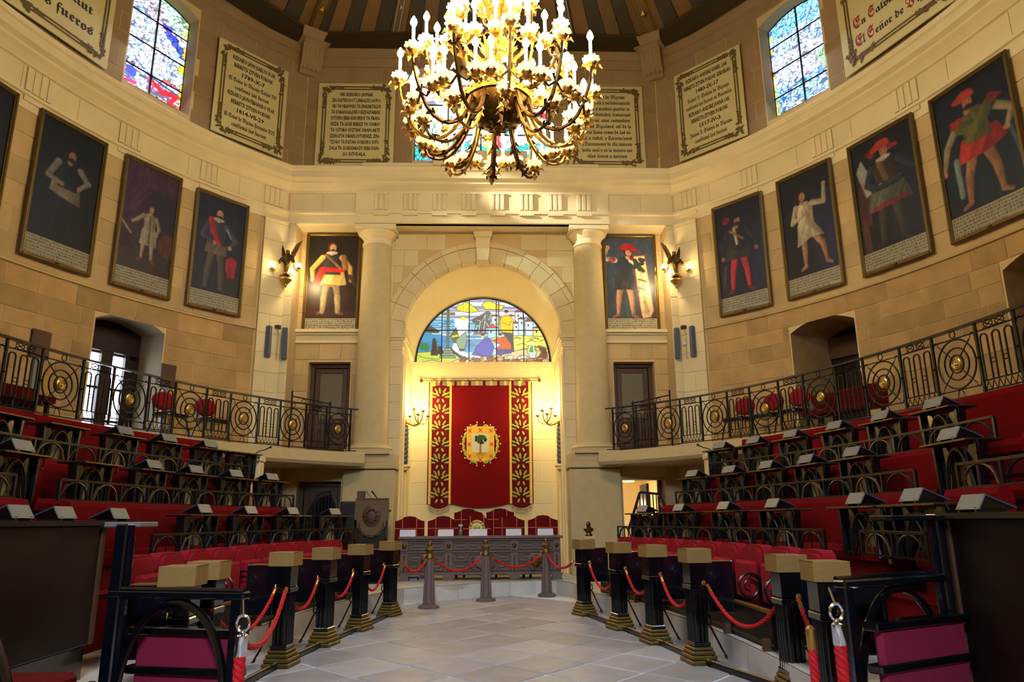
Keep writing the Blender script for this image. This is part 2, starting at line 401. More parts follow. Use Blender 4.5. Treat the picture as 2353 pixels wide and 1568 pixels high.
# ---- raised stone platform round the oval alley, with its marble riser
inner = [ell(2.9, 8.5, t, -1) for t in np.linspace(-75, 50, 34)]
inner += [Vector(p) for p in ((-1.55, 15.35, 0), (-1.1, 15.72, 0), (-.5, 16.15, 0), (0, 16.45, 0), (.6, 16.75, 0), (1.2, 16.98, 0), (1.65, 16.95, 0), (1.95, 16.2, 0), (2.0, 15.2, 0))]
inner += [ell(2.9, 8.5, t, 1) for t in np.linspace(44, -75, 32)]
outer = []
for p in inner:
    d = Vector((p.x, (p.y-8)*.75, 0)); t = math.atan2((p.y-8)/8.5, p.x/2.9)
    outer.append(Vector((9.5*math.cos(t), 8+12.2*math.sin(t), 0)))
PZ = .30
pf = MB(); pf.strip([(p.x, p.y, PZ) for p in inner], [(p.x, p.y, PZ) for p in outer])
plat = struct('platform_floor', pf, MARBLE); plat['label'] = 'pale stone platform raised around the oval aisle'
for k in range(0, len(inner)-1, 2):      # riser slabs
    a, m_, b = inner[k], inner[min(k+1, len(inner)-1)], inner[min(k+2, len(inner)-1)]
    t = MB(); off = []
    pts = [a, m_, b] if (m_-b).length > 1e-6 else [a, m_]
    A = pts[0]+(pts[1]-pts[0]).normalized()*.004; pts[0] = A
    t.strip([(p.x, p.y, -.02) for p in pts], [(p.x, p.y, PZ-.012) for p in pts])
    c0 = Vector((0, 10, 0))
    t.strip([(p.x, p.y, PZ-.012) for p in pts], [(p.x+(p.x-c0.x)*.02, p.y+(p.y-c0.y)*.004, PZ+.001) for p in pts])
    t.build('riser_slab', MARBLE, plat)

# ---- curved side walls
NICHE = (33.2, 41.3, 5.74, .22)          # th0, th1, spring z, rise
UPWIN = (33.0, 41.6, 14.0, .22)
def arch_z(op, th):
    t0, t1, zs, rise = op; x = 2*(th-t0)/(t1-t0)-1; return zs+rise*(1-x*x)
def wall_back(name, s, a, b, t0, t1, z0, z1, ops, m):
    """surface with openings [(th0,th1,spring,rise,sill)]"""
    mb = MB(); ths = list(np.arange(t0, t1, 2.2))+[t1]
    for op in ops: ths += list(np.linspace(op[0], op[1], 11))
    ths = sorted(set(round(float(t), 3) for t in ths))
    for p, q in zip(ths[:-1], ths[1:]):
        mid = (p+q)/2; segs = [((z0, z0), (z1, z1))]
        for op in ops:
            if op[0] < mid < op[1]:
                segs = []
                if op[4] > z0: segs.append(((z0, z0), (op[4], op[4])))
                segs.append(((arch_z(op[:4], p), arch_z(op[:4], q)), (z1, z1)))
        for lo, hi in segs:
            P, Q = ell(a, b, p, s), ell(a, b, q, s)
            mb.add([(P.x, P.y, lo[0]), (Q.x, Q.y, lo[1]), (Q.x, Q.y, hi[1]), (P.x, P.y, hi[0])], [(0, 1, 2, 3)])
    return struct(name, mb, m)
def ashlar(parent, s, a, b, t0, t1, z0, z1, ch, L, ops, m, jit=.0, proud=.012, joint=.005):
    z = z0; row = 0; n = 0
    nrow = max(1, round((z1-z0)/ch)); zs = [z0+(z1-z0)*i/nrow for i in range(nrow+1)]
    if jit: zs = [zs[0]]+[q+random.uniform(-jit, jit)*ch for q in zs[1:-1]]+[zs[-1]]
    for r_ in range(nrow):
        za, zb = zs[r_]+joint, zs[r_+1]-joint
        t = t1-(0 if r_ % 2 else .5)*math.degrees(L/10)*random.uniform(.6, 1); edges = [t1]
        while t > t0:
            edges.append(t); dl = L*random.uniform(1-.3*bool(jit)-.1, 1+.3*bool(jit)+.1); t -= math.degrees(dl/math.hypot(a*math.sin(R(t)), b*math.cos(R(t))))
        edges.append(t0); spans = [(q, p) for p, q in zip(edges[:-1], edges[1:])]
        out = []
        for p, q in spans:
            for op in ops:
                if zb > op[4] and za < op[2]+op[3]*.6 and p < op[1]+.15 and q > op[0]-.15:
                    if p < op[0]-.6: out.append((p, op[0]-.15))
                    if q > op[1]+.6: out.append((op[1]+.15, q))
                    break
            else: out.append((p, q))
        for p, q in out:
            if q-p < .5: continue
            jt = math.degrees(joint/10); pr = proud*random.uniform(.35, .9); dz = .010; dt = math.degrees(.010/10)
            def ring(d, z_a, z_b, ta, tb): return [ell(a-d, b-d, ta, s, z_a), ell(a-d, b-d, tb, s, z_a), ell(a-d, b-d, tb, s, z_b), ell(a-d, b-d, ta, s, z_b)]
            B = ring(-.02, za, zb, p+jt, q-jt); F = ring(pr*.5, za, zb, p+jt, q-jt); G = ring(pr, za+dz, zb-dz, p+jt+dt, q-jt-dt)
            if q-p > 4: pass
            t_ = MB(); t_.add(B+F+G, [(0, 1, 5, 4), (1, 2, 6, 5), (2, 3, 7, 6), (3, 0, 4, 7), (4, 5, 9, 8), (5, 6, 10, 9), (6, 7, 11, 10), (7, 4, 8, 11), (8, 9, 10, 11)])
            t_.build('stone_block', m, parent); n += 1
    return n
lo_op = NICHE+(3.22,); up_op = UPWIN+(11.3,); lo_op2 = (9.6, 17.5, 5.74, .22, 3.22); up_op2 = (9.5, 17.5, 14.0, .22, 11.3)
WALL = {}
for s in (-1, 1):
    W = wall_back('wall_'+SIDE[s], s, WA, WB, -89.9, TC, 0, 9.7, [lo_op, lo_op2], MORTAR); WALL[s] = W
    ashlar(W, s, WA, WB, 2, 53.0, 3.25, 6.30, .40, .80, [lo_op, lo_op2], STONE_ROUGH, jit=.12, proud=.016)
    ashlar(W, s, WA, WB, 2, 53.0, 6.36, 9.36, .50, 1.02, [], STONE, proud=.014)
    U = wall_back('wall_upper_'+SIDE[s], s, UA, UB, -89.9, TU, 11.0, 15.3, [up_op, up_op2], MORTAR)
    ashlar(U, s, UA, UB, 8, TU-.1, 11.05, 14.30, .46, 1.0, [up_op, up_op2], STONE_UP)
    # two plain bands under the roof
    for k, (z0, z1, d) in enumerate(((14.30, 14.58, .05), (14.58, 14.90, .09))):
        mb = MB(); mb.sweep([(0, z0), (-d, z0+.02), (-d, z1), (0, z1)], UA, UB, -60, TU, s, 60); struct('trim_%d' % (20+k+2*(s > 0)), mb, STONE_UP)
    # thin string course under the paintings
    mb = MB(); mb.sweep([(.02, 6.30), (-.05, 6.31), (-.05, 6.35), (.02, 6.37)], WA, WB, -40, 53.2, s, 60); struct('trim_%d' % (10+(s > 0)), mb, STONE)
    # plain pier strip at the corner
    mb = MB(); mb.sweep([(.05, .3), (-.07, .3), (-.07, 9.36), (.05, 9.36)], WA, WB, 53.25, TC, s, 5)
    pier = struct('trim_%d' % (12+(s > 0)), mb, MORTAR)
    z = 3.24; r_ = 0
    while z < 9.3:
        z2 = min(z+.5, 9.355); cuts = [53.27, TC-.02] if r_ % 3 else [53.27, 55.0, TC-.02]
        for p, q in zip(cuts[:-1], cuts[1:]):
            t_ = MB(); t_.sweep([(-.06, z+.005), (-.078, z+.012), (-.078, z2-.012), (-.06, z2-.005)], WA, WB, p+.03, q-.03, s, 2); t_.build('stone_block', STONE_LIGHT, pier)
        z = z2; r_ += 1
# ---- rear wall behind the camera, closing the oval
mb = MB(); mb.box(-1.2, 1.2, -4.5, -4.28, 0, 15.3); struct('wall_rear', mb, MORTAR)

# ---- niches and upper windows: reveals, panes
def reveal(s, a, b, op, depth, name, m, pars=None, splay=.0):
    t0, t1, zs, rise, sill = op; P = []
    mid = outn(a, b, (t0+t1)/2, s); tan = Vector((mid.y, -mid.x, 0))
    outline = [(t0, sill), (t0, zs)]+[(t, arch_z(op[:4], t)) for t in np.linspace(t0, t1, 9)[1:-1]]+[(t1, zs), (t1, sill)]
    A = []; B = []
    c = ell(a, b, (t0+t1)/2, s)
    for t, z in outline:
        p = ell(a, b, t, s, z); A.append(p)
        q = p-(p-c-Vector((0, 0, z)))*0 + mid*depth; lat = (p-c).dot(tan); q = q-tan*(lat*splay)
        B.append(q)
    mb = MB(); mb.strip(A, B, closed=True); o = struct(name, mb, m, pars); return A, B, mid, tan, c
def planar(mid, tan, c, w, z0, z1, zrise):
    """maps unit square to a flat panel standing at c, left to right as seen from the room"""
    def fn(x, y):
        X = (x-.5)*w; return c.x+tan.x*X, c.y+tan.y*X, z0+y*(z1-z0)
    return fn
def voronoi(cv, pal, n, lead=.004):
    pts = rng.random((n, 2)); cols = [lin(pal(p[0], p[1])) for p in pts]; d1 = np.full((cv.h, cv.w), 9.); d2 = d1.copy(); k = np.zeros((cv.h, cv.w), int)
    for i, p in enumerate(pts):
        d = np.hypot((cv.X-p[0])*cv.asp, (cv.Y-p[1])*1.6); c = d < d1
        d2 = np.where(c, d1, np.minimum(d2, d)); k = np.where(c, i, k); d1 = np.where(c, d, d1)
    cv.a = np.array(cols)[k]; cv.put(np.clip((lead*2.2-(d2-d1))/lead, 0, 1), (16, 20, 40), .85)
def rc(c, j=22): return tuple(max(0, min(255, v+random.uniform(-j, j))) for v in c)

def glass_left(x, y):
    if y < .05 or x > .95: return rc((210, 200, 60))
    if y > .78 and x > .35: return rc((168, 214, 196)) if x+y > 1.45 else rc((205, 190, 215))
    if abs(y-(1.12-.55*x)) < .045 and x > .25: return rc((60, 70, 190))
    if y < .28 and x > .45: return rc((176, 70, 86)) if random.random() < .3 else rc((186, 192, 240))
    if y < .3 and x < .3: return rc((110, 90, 190)) if random.random() < .5 else rc((225, 225, 255))
    return rc((225, 232, 255), 24) if random.random() < .75 else rc((150, 180, 245))
def glass_right(x, y):
    if y < .04 or x < .04: return rc((216, 210, 70))
    if y > .8: return rc((120, 190, 235))
    if y > .62: return rc((170, 205, 245))
    if y < .33: return rc((150, 200, 225)) if random.random() < .7 else rc((110, 140, 210))
    if x > .78 and y < .48: return rc((140, 190, 150)) if x < .9 else rc((205, 120, 130))
    return rc((215, 225, 255))
WN = [0]
for s in (-1, 1):
    W = thing('window_%d' % (1 if s < 0 else 2), None, None); W['kind'] = 'structure'
    A, B, mid, tan, c = reveal(s, UA, UB, up_op, .42, 'reveal', STONE_UP, W)
    cv = Cv(120, 210); voronoi(cv, glass_left if s < 0 else glass_right, 520, .0042)
    if s < 0:
        cv.line([(.52, .22), (.7, .16), (.92, .2), (.8, .06)], [.03, .05, .045, .03], (176, 30, 44)); cv.line([(.45, .25), (.9, .21)], .02, (60, 50, 90))
        cv.line([(.05, .09), (.3, .12)], .03, (150, 30, 80)); cv.ell(.22, .2, .08, .05, (60, 70, 150))
        for k in range(5): cv.line([(.6+.06*k, .42), (.62+.06*k, .5+.03*(k % 3))], .006, (60, 60, 120))
    else:
        for k in range(6): cv.line([(.1+.13*k, .28+.02*(k % 3)), (.2+.13*k, .42-.02*k % 3)], [.012, .004], (40, 90, 110))
        cv.line([(.82, .3), (.9, .45)], [.02, .05], (120, 160, 120)); cv.line([(.95, .28), (.97, .44)], .03, (196, 90, 110))
    t0, t1, zs, rise, sill = up_op; wd = (ell(UA, UB, t0, s)-ell(UA, UB, t1, s)).length; zt = zs+rise; H = zt-sill
    C = c+mid*.36; fn = planar(mid, tan, C, wd, sill, zt, 0)
    inside = lambda x, y: (sill+y*H) <= zs+rise*(1-(2*x-1)**2)+.005
    for i in range(2):
        for j in range(4):
            x0, x1 = (0, .5) if i == 0 else (.5, 1); y0, y1 = j/4, (j+1)/4
            me = paint_mesh('pane', cv, fn, GLASS_UP, lambda gx, gy: inside(gx, gy) & (gx >= x0-.006) & (gx <= x1+.006) & (gy >= y0-.003) & (gy <= y1+.003))
            if me: KIDS.setdefault(W.name, []).append(newobj('pane', me, W))
    def pt(x, y, d=0): X, Y, Z = fn(x, y); return Vector((X, Y, Z))-mid*d
    b_ = MB(); b_.beam(pt(.5, 0, .02), pt(.5, 1, .02), .035); b_.build('glazing_bar', LEAD, W)
    for j in (1, 2, 3): b_ = MB(); b_.beam(pt(0, j/4, .02), pt(1, j/4, .02), .026); b_.build('glazing_bar', LEAD, W)
    fr = [pt(0, 0, .01), pt(0, 1-rise/H, .01)]+[pt(x, 1-rise/H*(2*x-1)**2, .01) for x in np.linspace(0, 1, 9)[1:-1]]+[pt(1, 1-rise/H, .01), pt(1, 0, .01)]
    b_ = MB(); b_.tube(fr, .022, 5, True); b_.build('window_frame', LEAD, W)
    # assumed second upper window on this wall (out of frame but lights the room)
    W2 = thing('window_%d' % (11 if s < 0 else 12), None, None); W2['kind'] = 'structure'
    A, B, mid2, tan2, c2 = reveal(s, UA, UB, up_op2, .42, 'reveal', STONE_UP, W2)
    p_ = MB(); p_.add([tuple(q) for q in B], [tuple(range(len(B)))]); p_.build('pane', SKYGLASS, W2)
    # lower recess
    ND = .78 if s < 0 else 1.35
    name = 'window_%d' % (5 if s < 0 else 6)
    N_ = thing(name, None, None); N_['kind'] = 'structure'
    A, B, mid, tan, c = reveal(s, WA, WB, lo_op, ND, 'reveal', NICHE_SHADED if s < 0 else STONE_ROUGH, N_, splay=.12)
    wd = (B[0]-B[-1]).length; Cb = c+mid*(ND-.02)
    def P(x, z, d=0): q = Cb+tan*(x*wd/2)-mid*d; return Vector((q.x, q.y, z))
    bk = MB(); bk.add([P(-1.05, 3.2, -.05), P(1.05, 3.2, -.05), P(1.05, 6.1, -.05), P(-1.05, 6.1, -.05)], [(0, 1, 2, 3)]); bk.build('back_board', WOOD_D, N_)
    f_ = MB(); f_.beam(P(-.98, 5.5, .05), P(.98, 5.5, .05), .14, .5); f_.build('lintel_board', WOOD_M if s > 0 else WOOD_D, N_)
    if s < 0:
        for x in (-1, -.05, .62, 1): f_ = MB(); f_.beam(P(x, 3.2, .06), P(x, 5.3, .06), .10 if x != -.05 else .26, .1, up=mid); f_.build('window_post', WOOD_D, N_)
        for (xa, xb) in ((-.94, -.2), (.08, .56)):
            for (za, zb) in ((3.3, 3.72), (3.78, 4.42), (4.48, 5.2)):
                g_ = MB(); g_.hexa([P(xa, za), P(xb, za), P(xb, za, -.02), P(xa, za, -.02), P(xa, zb), P(xb, zb), P(xb, zb, -.02), P(xa, zb, -.02)]); g_.build('pane', SKYGLASS, N_)
            for z in (3.75, 4.45): f_ = MB(); f_.beam(P(xa, z, .03), P(xb, z, .03), .05); f_.build('glazing_bar', WOOD_D, N_)
        sh = MB(); a0 = P(.72, 3.25, .06); sh.beam(P(.95, 3.25, .08), P(.95, 5.15, .08), .5, .05, up=mid); sh.build('shutter', WOOD_D, N_)
        light('AREA', 'window_daylight', tuple(P(.1, 4.4, .2)), 16, (.62, .76, 1), 1.0, tuple(P(0, 4.0, 3)), size_y=1.8)
    else:
        for x in (-.9, -.3, .3, .9): f_ = MB(); f_.beam(P(x, 3.2, .02), P(x, 5.4, .02), wd*.28, .05, up=mid); f_.build('shutter', WOOD_D, N_)
    N2 = thing('window_%d' % (13 if s < 0 else 14), None, None); N2['kind'] = 'structure'
    A, B, mid3, tan3, c3 = reveal(s, WA, WB, lo_op2, 1.15, 'reveal', STONE_ROUGH, N2, splay=.12)
    p_ = MB(); p_.add([tuple(q) for q in B], [tuple(range(len(B)))]); p_.build('back_board', WOOD_D, N2)

# ---- entablature all round (one moulding profile), frieze blocks and triglyphs
def ent_path(d, n=46, t0=-70):
    a, b = WA-d, WB-d; t1 = math.degrees(math.asin((18.3-d-8)/b))
    L = [ell(a, b, t, -1) for t in np.linspace(t0, t1, n)]; return L+[Vector((-p.x, p.y, 0)) for p in reversed(L)]
def moulding(name, prof, m):
    mb = MB(); rows = [[(p.x, p.y, z) for p in ent_path(d)] for d, z in prof]
    for A, B in zip(rows[:-1], rows[1:]): mb.strip(A, B)
    return struct(name, mb, m)
ARCHI = moulding('trim_1', [(-.1, 9.34), (.03, 9.34), (.03, 9.60), (.08, 9.62), (.08, 9.68), (.01, 9.70)], STONE_LIGHT)
FRZ = moulding('trim_2', [(.01, 9.70), (.01, 10.22)], MORTAR)
COR = moulding('trim_3', [(.01, 10.21), (.06, 10.23), (.06, 10.28), (.12, 10.36), (.20, 10.44), (.20, 10.50), (.30, 10.56), (.30, 10.74), (.34, 10.77), (.36, 10.86), (.34, 10.88)], STONE_LIGHT)
moulding('trim_4', [(.34, 10.88), (.0, 10.93), (-.02, 11.06), (-.5, 11.06)], STONE_LIGHT)
for s in (-1, 1):                          # frieze slabs and triglyphs on the long walls
    t = 56.6
    while t > 4:
        q = t-math.degrees(1.25*random.uniform(.8, 1.2)/11); b_ = MB()
        b_.sweep([(.0, 9.705), (-.022, 9.712), (-.022, 10.208), (.0, 10.215)], WA, WB, q+.04, t-.04, s, 3); b_.build('frieze_slab', STONE_LIGHT, FRZ); t = q
    for t in (22.5, 33.0, 43.6, 53.0):
        g = MB()
        for k in range(4): g.sweep([(.0, 9.72), (-.055, 9.72), (-.055, 10.2), (.0, 10.2)], WA, WB, t+k*.75, t+k*.75+.5, s, 1)
        g.sweep([(.0, 9.72), (-.035, 9.72), (-.035, 10.2), (.0, 10.2)], WA, WB, t, t+2.75, s, 2)
        g.sweep([(.0, 9.5), (-.06, 9.5), (-.06, 9.6), (.0, 9.6)], WA, WB, t, t+2.75, s, 2); g.build('triglyph', STONE_LIGHT, FRZ)

# ---- end wall
E_ = MB()
ex = 5.19
# central projecting architrave and frieze
E_.box(-3.42, 3.42, 18.2, 18.75, 9.34, 9.6); E_.box(-3.42, 3.42, 18.16, 18.75, 9.6, 9.69); E_.box(-3.42, 3.42, 18.22, 18.75, 9.69, 10.22)
E_.box(-5.2, 5.2, 18.3, 19.4, 9.36, 9.6)
wall_end = struct('wall_end', E_, STONE_LIGHT)
for k in range(8):
    x = -2.72+.78*k; g = MB()
    for i in range(3): g.cbox(x-.19+i*.135, x-.19+i*.135+.10, 18.15, 18.24, 9.70, 10.2, .015)
    g.box(x-.2, x+.2, 18.185, 18.24, 9.70, 10.2); g.box(x-.2, x+.2, 18.14, 18.2, 10.16, 10.22)
    g.box(x-.2, x+.2, 18.13, 18.2, 9.54, 9.6); g.build('triglyph', STONE_LIGHT, wall_end)
for sg in (-1, 1):
    for a, b in ((3.43, 4.3), (4.3, 5.18)):
        X = sorted((sg*a, sg*b)); g = MB(); g.cbox(X[0]+.004, X[1]-.004, 18.275, 18.33, 9.705, 10.21, .006); g.build('frieze_slab', STONE_LIGHT, wall_end)
xs = [-3.4]+[-2.72+.78*k for k in range(8)]+[3.4]
for a, b in zip(xs[:-1], xs[1:]):
    g = MB(); g.cbox(a+.004, b-.004, 18.205, 18.3, 9.70, 10.21, .006); g.build('frieze_slab', STONE_LIGHT, wall_end)
def blocks(parent, x0, x1, y, z0, z1, ch, L, m, skip=None, proud=.014, dep=.04):
    """ashlar courses on a plane facing -y; skip(xa,xb,za,zb)->True leaves one out"""
    nr = max(1, round((z1-z0)/ch)); n = 0
    for r_ in range(nr):
        za = z0+(z1-z0)*r_/nr; zb = z0+(z1-z0)*(r_+1)/nr; x = x0-(L*.5 if r_ % 2 else 0)
        while x < x1-.05:
            l = L*random.uniform(.85, 1.15); a, b = max(x, x0), min(x+l, x1); x += l
            if b-a < .08: continue
            if skip:
                c = skip(a, b, za, zb)
                if c is True: continue
                if c: a, b = c
            if b-a < .06: continue
            pr = proud*random.uniform(.6, 1.3); g = MB(); g.cbox(a+.004, b-.004, y-pr, y+dep, za+.004, zb-.004, .009); g.build('stone_block', m, parent); n += 1
def plane_holes(mb, y, x0, x1, z0, z1, hx0=None, hx1=None, hz0=None, hz1=None):
    if hx0 is None: return mb.add([(x0, y, z0), (x1, y, z0), (x1, y, z1), (x0, y, z1)], [(0, 1, 2, 3)])
    for a, b, c, d in ((x0, hx0, z0, z1), (hx1, x1, z0, z1), (hx0, hx1, z0, hz0), (hx0, hx1, hz1, z1)):
        if b-a > 1e-3 and d-c > 1e-3: mb.add([(a, y, c), (b, y, c), (b, y, d), (a, y, d)], [(0, 1, 2, 3)])
    return mb
e2 = MB()
# corner piers, return faces and bays
for s in (-1, 1):
    X = sorted((s*4.97, s*5.3)); e2.box(X[0], X[1], 18.3, 19.35, .3, 9.36)
    D = sorted((s*3.49, s*4.58)); Bx = sorted((s*2.9, s*5.0))
    plane_holes(e2, 18.98, Bx[0], Bx[1], 3.0, 9.4, D[0], D[1], 3.0, 5.70)
    L_ = sorted((s*3.52, s*4.6)); Lx = sorted((s*2.2, s*6.2))
    plane_holes(e2, 18.6, Lx[0], Lx[1], .3, 2.9, L_[0], L_[1], .3, 2.58)
# spandrel wall with the arch, at y = 19
AR, AZ = 2.15, 6.42
pts = [(2.15, 3.0), (2.15, AZ)]+[(AR*math.cos(t), AZ+AR*math.sin(t)) for t in np.linspace(0, PI, 25)[1:-1]]+[(-2.15, AZ), (-2.15, 3.0)]
inner_a = [(x, 19.0, z) for x, z in pts]; outer_a = []
for x, z in pts:
    if z <= AZ: outer_a.append((3.35*(1 if x > 0 else -1), 19.0, z))
    else:
        t = math.atan2(z-AZ, x); k = min(3.35/abs(math.cos(t)+1e-9), (9.4-AZ)/max(math.sin(t), 1e-6)); outer_a.append((k*math.cos(t), 19.0, AZ+k*math.sin(t)))
e2.strip(inner_a, outer_a)
e2.box(-3.35, -2.15, 18.98, 19.2, .3, 3.0); e2.box(2.15, 3.35, 18.98, 19.2, .3, 3.0)
for s in (-1, 1): e2.add([(s*3.35, 19, .3), (s*3.35, 18.98, .3), (s*3.35, 18.98, 9.4), (s*3.35, 19, 9.4)], [(0, 1, 2, 3)])
e2.build('wall_core', MORTAR, wall_end)
for s in (-1, 1):
    X = sorted((s*4.97, s*5.22)); blocks(wall_end, X[0], X[1], 18.3, 3.24, 9.34, .5, 1.0, STONE_LIGHT)
    D = sorted((s*3.46, s*4.61)); Bx = sorted((s*3.3, s*4.97))
    blocks(wall_end, Bx[0], Bx[1], 18.98, 3.22, 6.2, .42, .6, STONE, skip=lambda a, b, za, zb: None if za > 5.69 else ((a, min(b, D[0])) if a < D[0] else ((max(a, D[1]), b) if b > D[1] else True)))
    blocks(wall_end, Bx[0], Bx[1], 18.98, 6.6, 9.34, .46, .8, STONE)
    # sill moulding under the painting of the bay
    for k, (za, zb, d) in enumerate(((6.22, 6.28, .05), (6.28, 6.44, .02), (6.44, 6.50, .07), (6.50, 6.58, .14))):
        g = MB(); g.box(Bx[0], Bx[1], 18.98-d, 19.26, za, zb); g.build('sill_moulding', STONE_LIGHT, wall_end)
    L_ = sorted((s*3.48, s*4.64)); Lx = sorted((s*3.45, s*5.6))
    blocks(wall_end, Lx[0], Lx[1], 18.6, .3, 2.86, .43, .8, STONE, skip=lambda a, b, za, zb: None if za > 2.55 else ((a, min(b, L_[0])) if a < L_[0]-.02 else ((max(a, L_[1]), b) if b > L_[1]+.02 else True)))
# spandrel blocks, voussoirs, keystone, imposts
def spand(a, b, za, zb):
    zc = max(za, min(zb, AZ)); rr = 2.66
    def hit(x, z): return z < AZ and abs(x) < 2.15 or math.hypot(x, z-AZ) < rr and z >= AZ
    m_ = (za+zb)/2
    if m_ < AZ: lim = 2.15
    else:
        zz = za-AZ if za > AZ else 0; lim = math.sqrt(max(0, rr*rr-zz*zz))
    if lim <= 0 : return None
    if a >= lim or b <= -lim: return None
    if b > lim and a > -lim: return (lim, b)
    if a < -lim and b < lim: return (a, -lim)
    if a < -lim and b > lim: return None
    return True
blocks(wall_end, -3.35, 0, 19.0, 3.22, 9.34, .47, .9, STONE_LIGHT, skip=spand)
blocks(wall_end, 0, 3.35, 19.0, 3.22, 9.34, .47, .9, STONE_LIGHT, skip=spand)
NV = 17
for k in range(NV):
    a0, a1 = PI*k/NV+.004, PI*(k+1)/NV-.004
    g = MB(); pr = .02
    for (r0, r1, p0) in ((2.15, 2.52, .02), (2.53, 2.66, .05)):
        q = [(r0*math.cos(a0), AZ+r0*math.sin(a0)), (r1*math.cos(a0), AZ+r1*math.sin(a0)), (r1*math.cos((a0+a1)/2), AZ+r1*math.sin((a0+a1)/2)), (r1*math.cos(a1), AZ+r1*math.sin(a1)), (r0*math.cos(a1), AZ+r0*math.sin(a1)), (r0*math.cos((a0+a1)/2), AZ+r0*math.sin((a0+a1)/2))]
        g.prism(q, 19.0-p0, 19.36 if r0 < 2.2 else 19.12)
    g.build('voussoir', STONE_LIGHT, wall_end)
g = MB(); g.prism([(-.15, 8.52), (.15, 8.52), (.22, 9.34), (-.22, 9.34)], 18.78, 19.1); g.prism([(-.24, 9.18), (.24, 9.18), (.27, 9.34), (-.27, 9.34)], 18.74, 19.1); g.build('keystone', STONE_LIGHT, wall_end)
for s in (-1, 1):
    g = MB()
    for za, zb, d in ((6.12, 6.30, .04), (6.30, 6.36, .08), (6.36, 6.44, .12)):
        X = sorted((s*(2.15-d), s*2.62)); g.box(X[0], X[1], 19.0-d, 20.1, za, zb)
    g.build('impost', STONE_LIGHT, wall_end)
# conical soffit and splayed jambs to the back of the apse
n_ = MB(); NR, NZ, NY = 1.93, 5.96, 20.25
F1 = [((AR+.03)*math.cos(t), 19.34, AZ+(AR+.03)*math.sin(t)) for t in np.linspace(0, PI, 33)]; F2 = [(NR*math.cos(t), NY, NZ+NR*math.sin(t)) for t in np.linspace(0, PI, 33)]
n_.strip(F1, F2)
for s in (-1, 1):
    n_.add([(s*2.15, 19, .3), (s*2.02, NY, .3), (s*2.02, NY, 5.96), (s*2.15, 19, AZ)], [(0, 1, 2, 3)])
    n_.add([(s*2.02, NY, 5.9), (s*NR, NY, NZ), (s*2.12, 19.34, AZ)], [(0, 1, 2)]); n_.add([(s*2.15, 19, AZ), (s*2.12, 19.34, AZ), (s*2.02, NY, 5.9)], [(0, 1, 2)])
apse = struct('wall_apse', n_, PLASTER)
g = MB(); g.add([(-2.02, NY, .3), (2.02, NY, .3), (2.02, NY, 5.97), (-2.02, NY, 5.97)], [(0, 1, 2, 3)]); g.build('wall_core', PLASTER, apse)
blocks(apse, -2.0, 2.0, NY, .3, 5.5, .58, 1.1, PLASTER, proud=.008)
for za, zb, d in ((5.5, 5.56, .03), (5.56, 5.80, .02), (5.80, 5.88, .06), (5.88, 5.96, .1)):
    g = MB(); g.box(-1.97, 1.97, NY-d, NY+.02, za, zb); g.build('sill_moulding', PLASTER, apse)
for s in (-1, 1):
    for x, y, w_ in ((2.14, 19.05, .07), (2.10, 19.35, .05), (2.06, 19.75, .05)):
        g = MB(); g.beam((s*(x-.01), y, .3), (s*(x-.01), y, 5.9), w_, w_*1.4, up=(0, 1, 0)); g.build('jamb_moulding', PLASTER, apse)
# upper end wall
up_e = MB(); plane_holes(up_e, 18.6, -5.1, 5.1, 11.0, 15.3, -1.95, 1.83, 11.38, 14.2); wall_up = struct('wall_upper_end', up_e, MORTAR)
blocks(wall_up, -4.98, 4.98, 18.6, 11.05, 14.3, .46, 1.0, STONE_UP, skip=lambda a, b, za, zb: None if (zb < 11.45 or za > 14.1 or b < -1.95 or a > 1.83) else ((a, -1.97) if a < -2.0 else ((1.85, b) if b > 1.9 else True)))
for k, (z0, z1, d) in enumerate(((14.30, 14.58, .05), (14.58, 14.90, .09))):
    g = MB(); g.box(-5.0, 5.0, 18.6-d, 18.7, z0, z1); g.build('band', STONE_UP, wall_up)
g = MB(); g.cbox(-1.36, 1.22, 18.2, 18.62, 11.04, 11.50, .02); g.build('sill_block', STONE_LIGHT, wall_up)
g = MB(); g.cbox(-3.3, 3.2, 18.25, 18.62, 11.03, 11.14, .02); g.build('sill_block', STONE_LIGHT, wall_up)
for s in (-1, 1):                          # scrolled corbels at the roof corners
    g = MB(); x = s*5.0; ang = s*-35
    poly = [(0, 13.95), (-.10, 13.95), (-.13, 14.05), (-.12, 14.12), (-.22, 14.2), (-.30, 14.55), (-.34, 14.78), (-.50, 14.86), (-.56, 15.12), (0, 15.12)]
    g.prismx(poly, -.30, .30); g.prismx([(-.02, 14.82), (-.54, 14.86), (-.6, 15.14), (-.02, 15.14)], -.40, .40)
    for k in range(4): g.tube([(-.2+.13*k, -.14, 14.1), (-.2+.13*k, -.27, 14.5), (-.2+.13*k, -.33, 14.74)], .035, 5)
    o = g.build('corbel', STONE_UP); o.location = (s*4.98, 18.55, 0); o.rotation_euler = (0, 0, R(-33*s)); tag(o, 'carved stone corbel under the roof at the %s end corner' % SIDE[s], 'corbel')
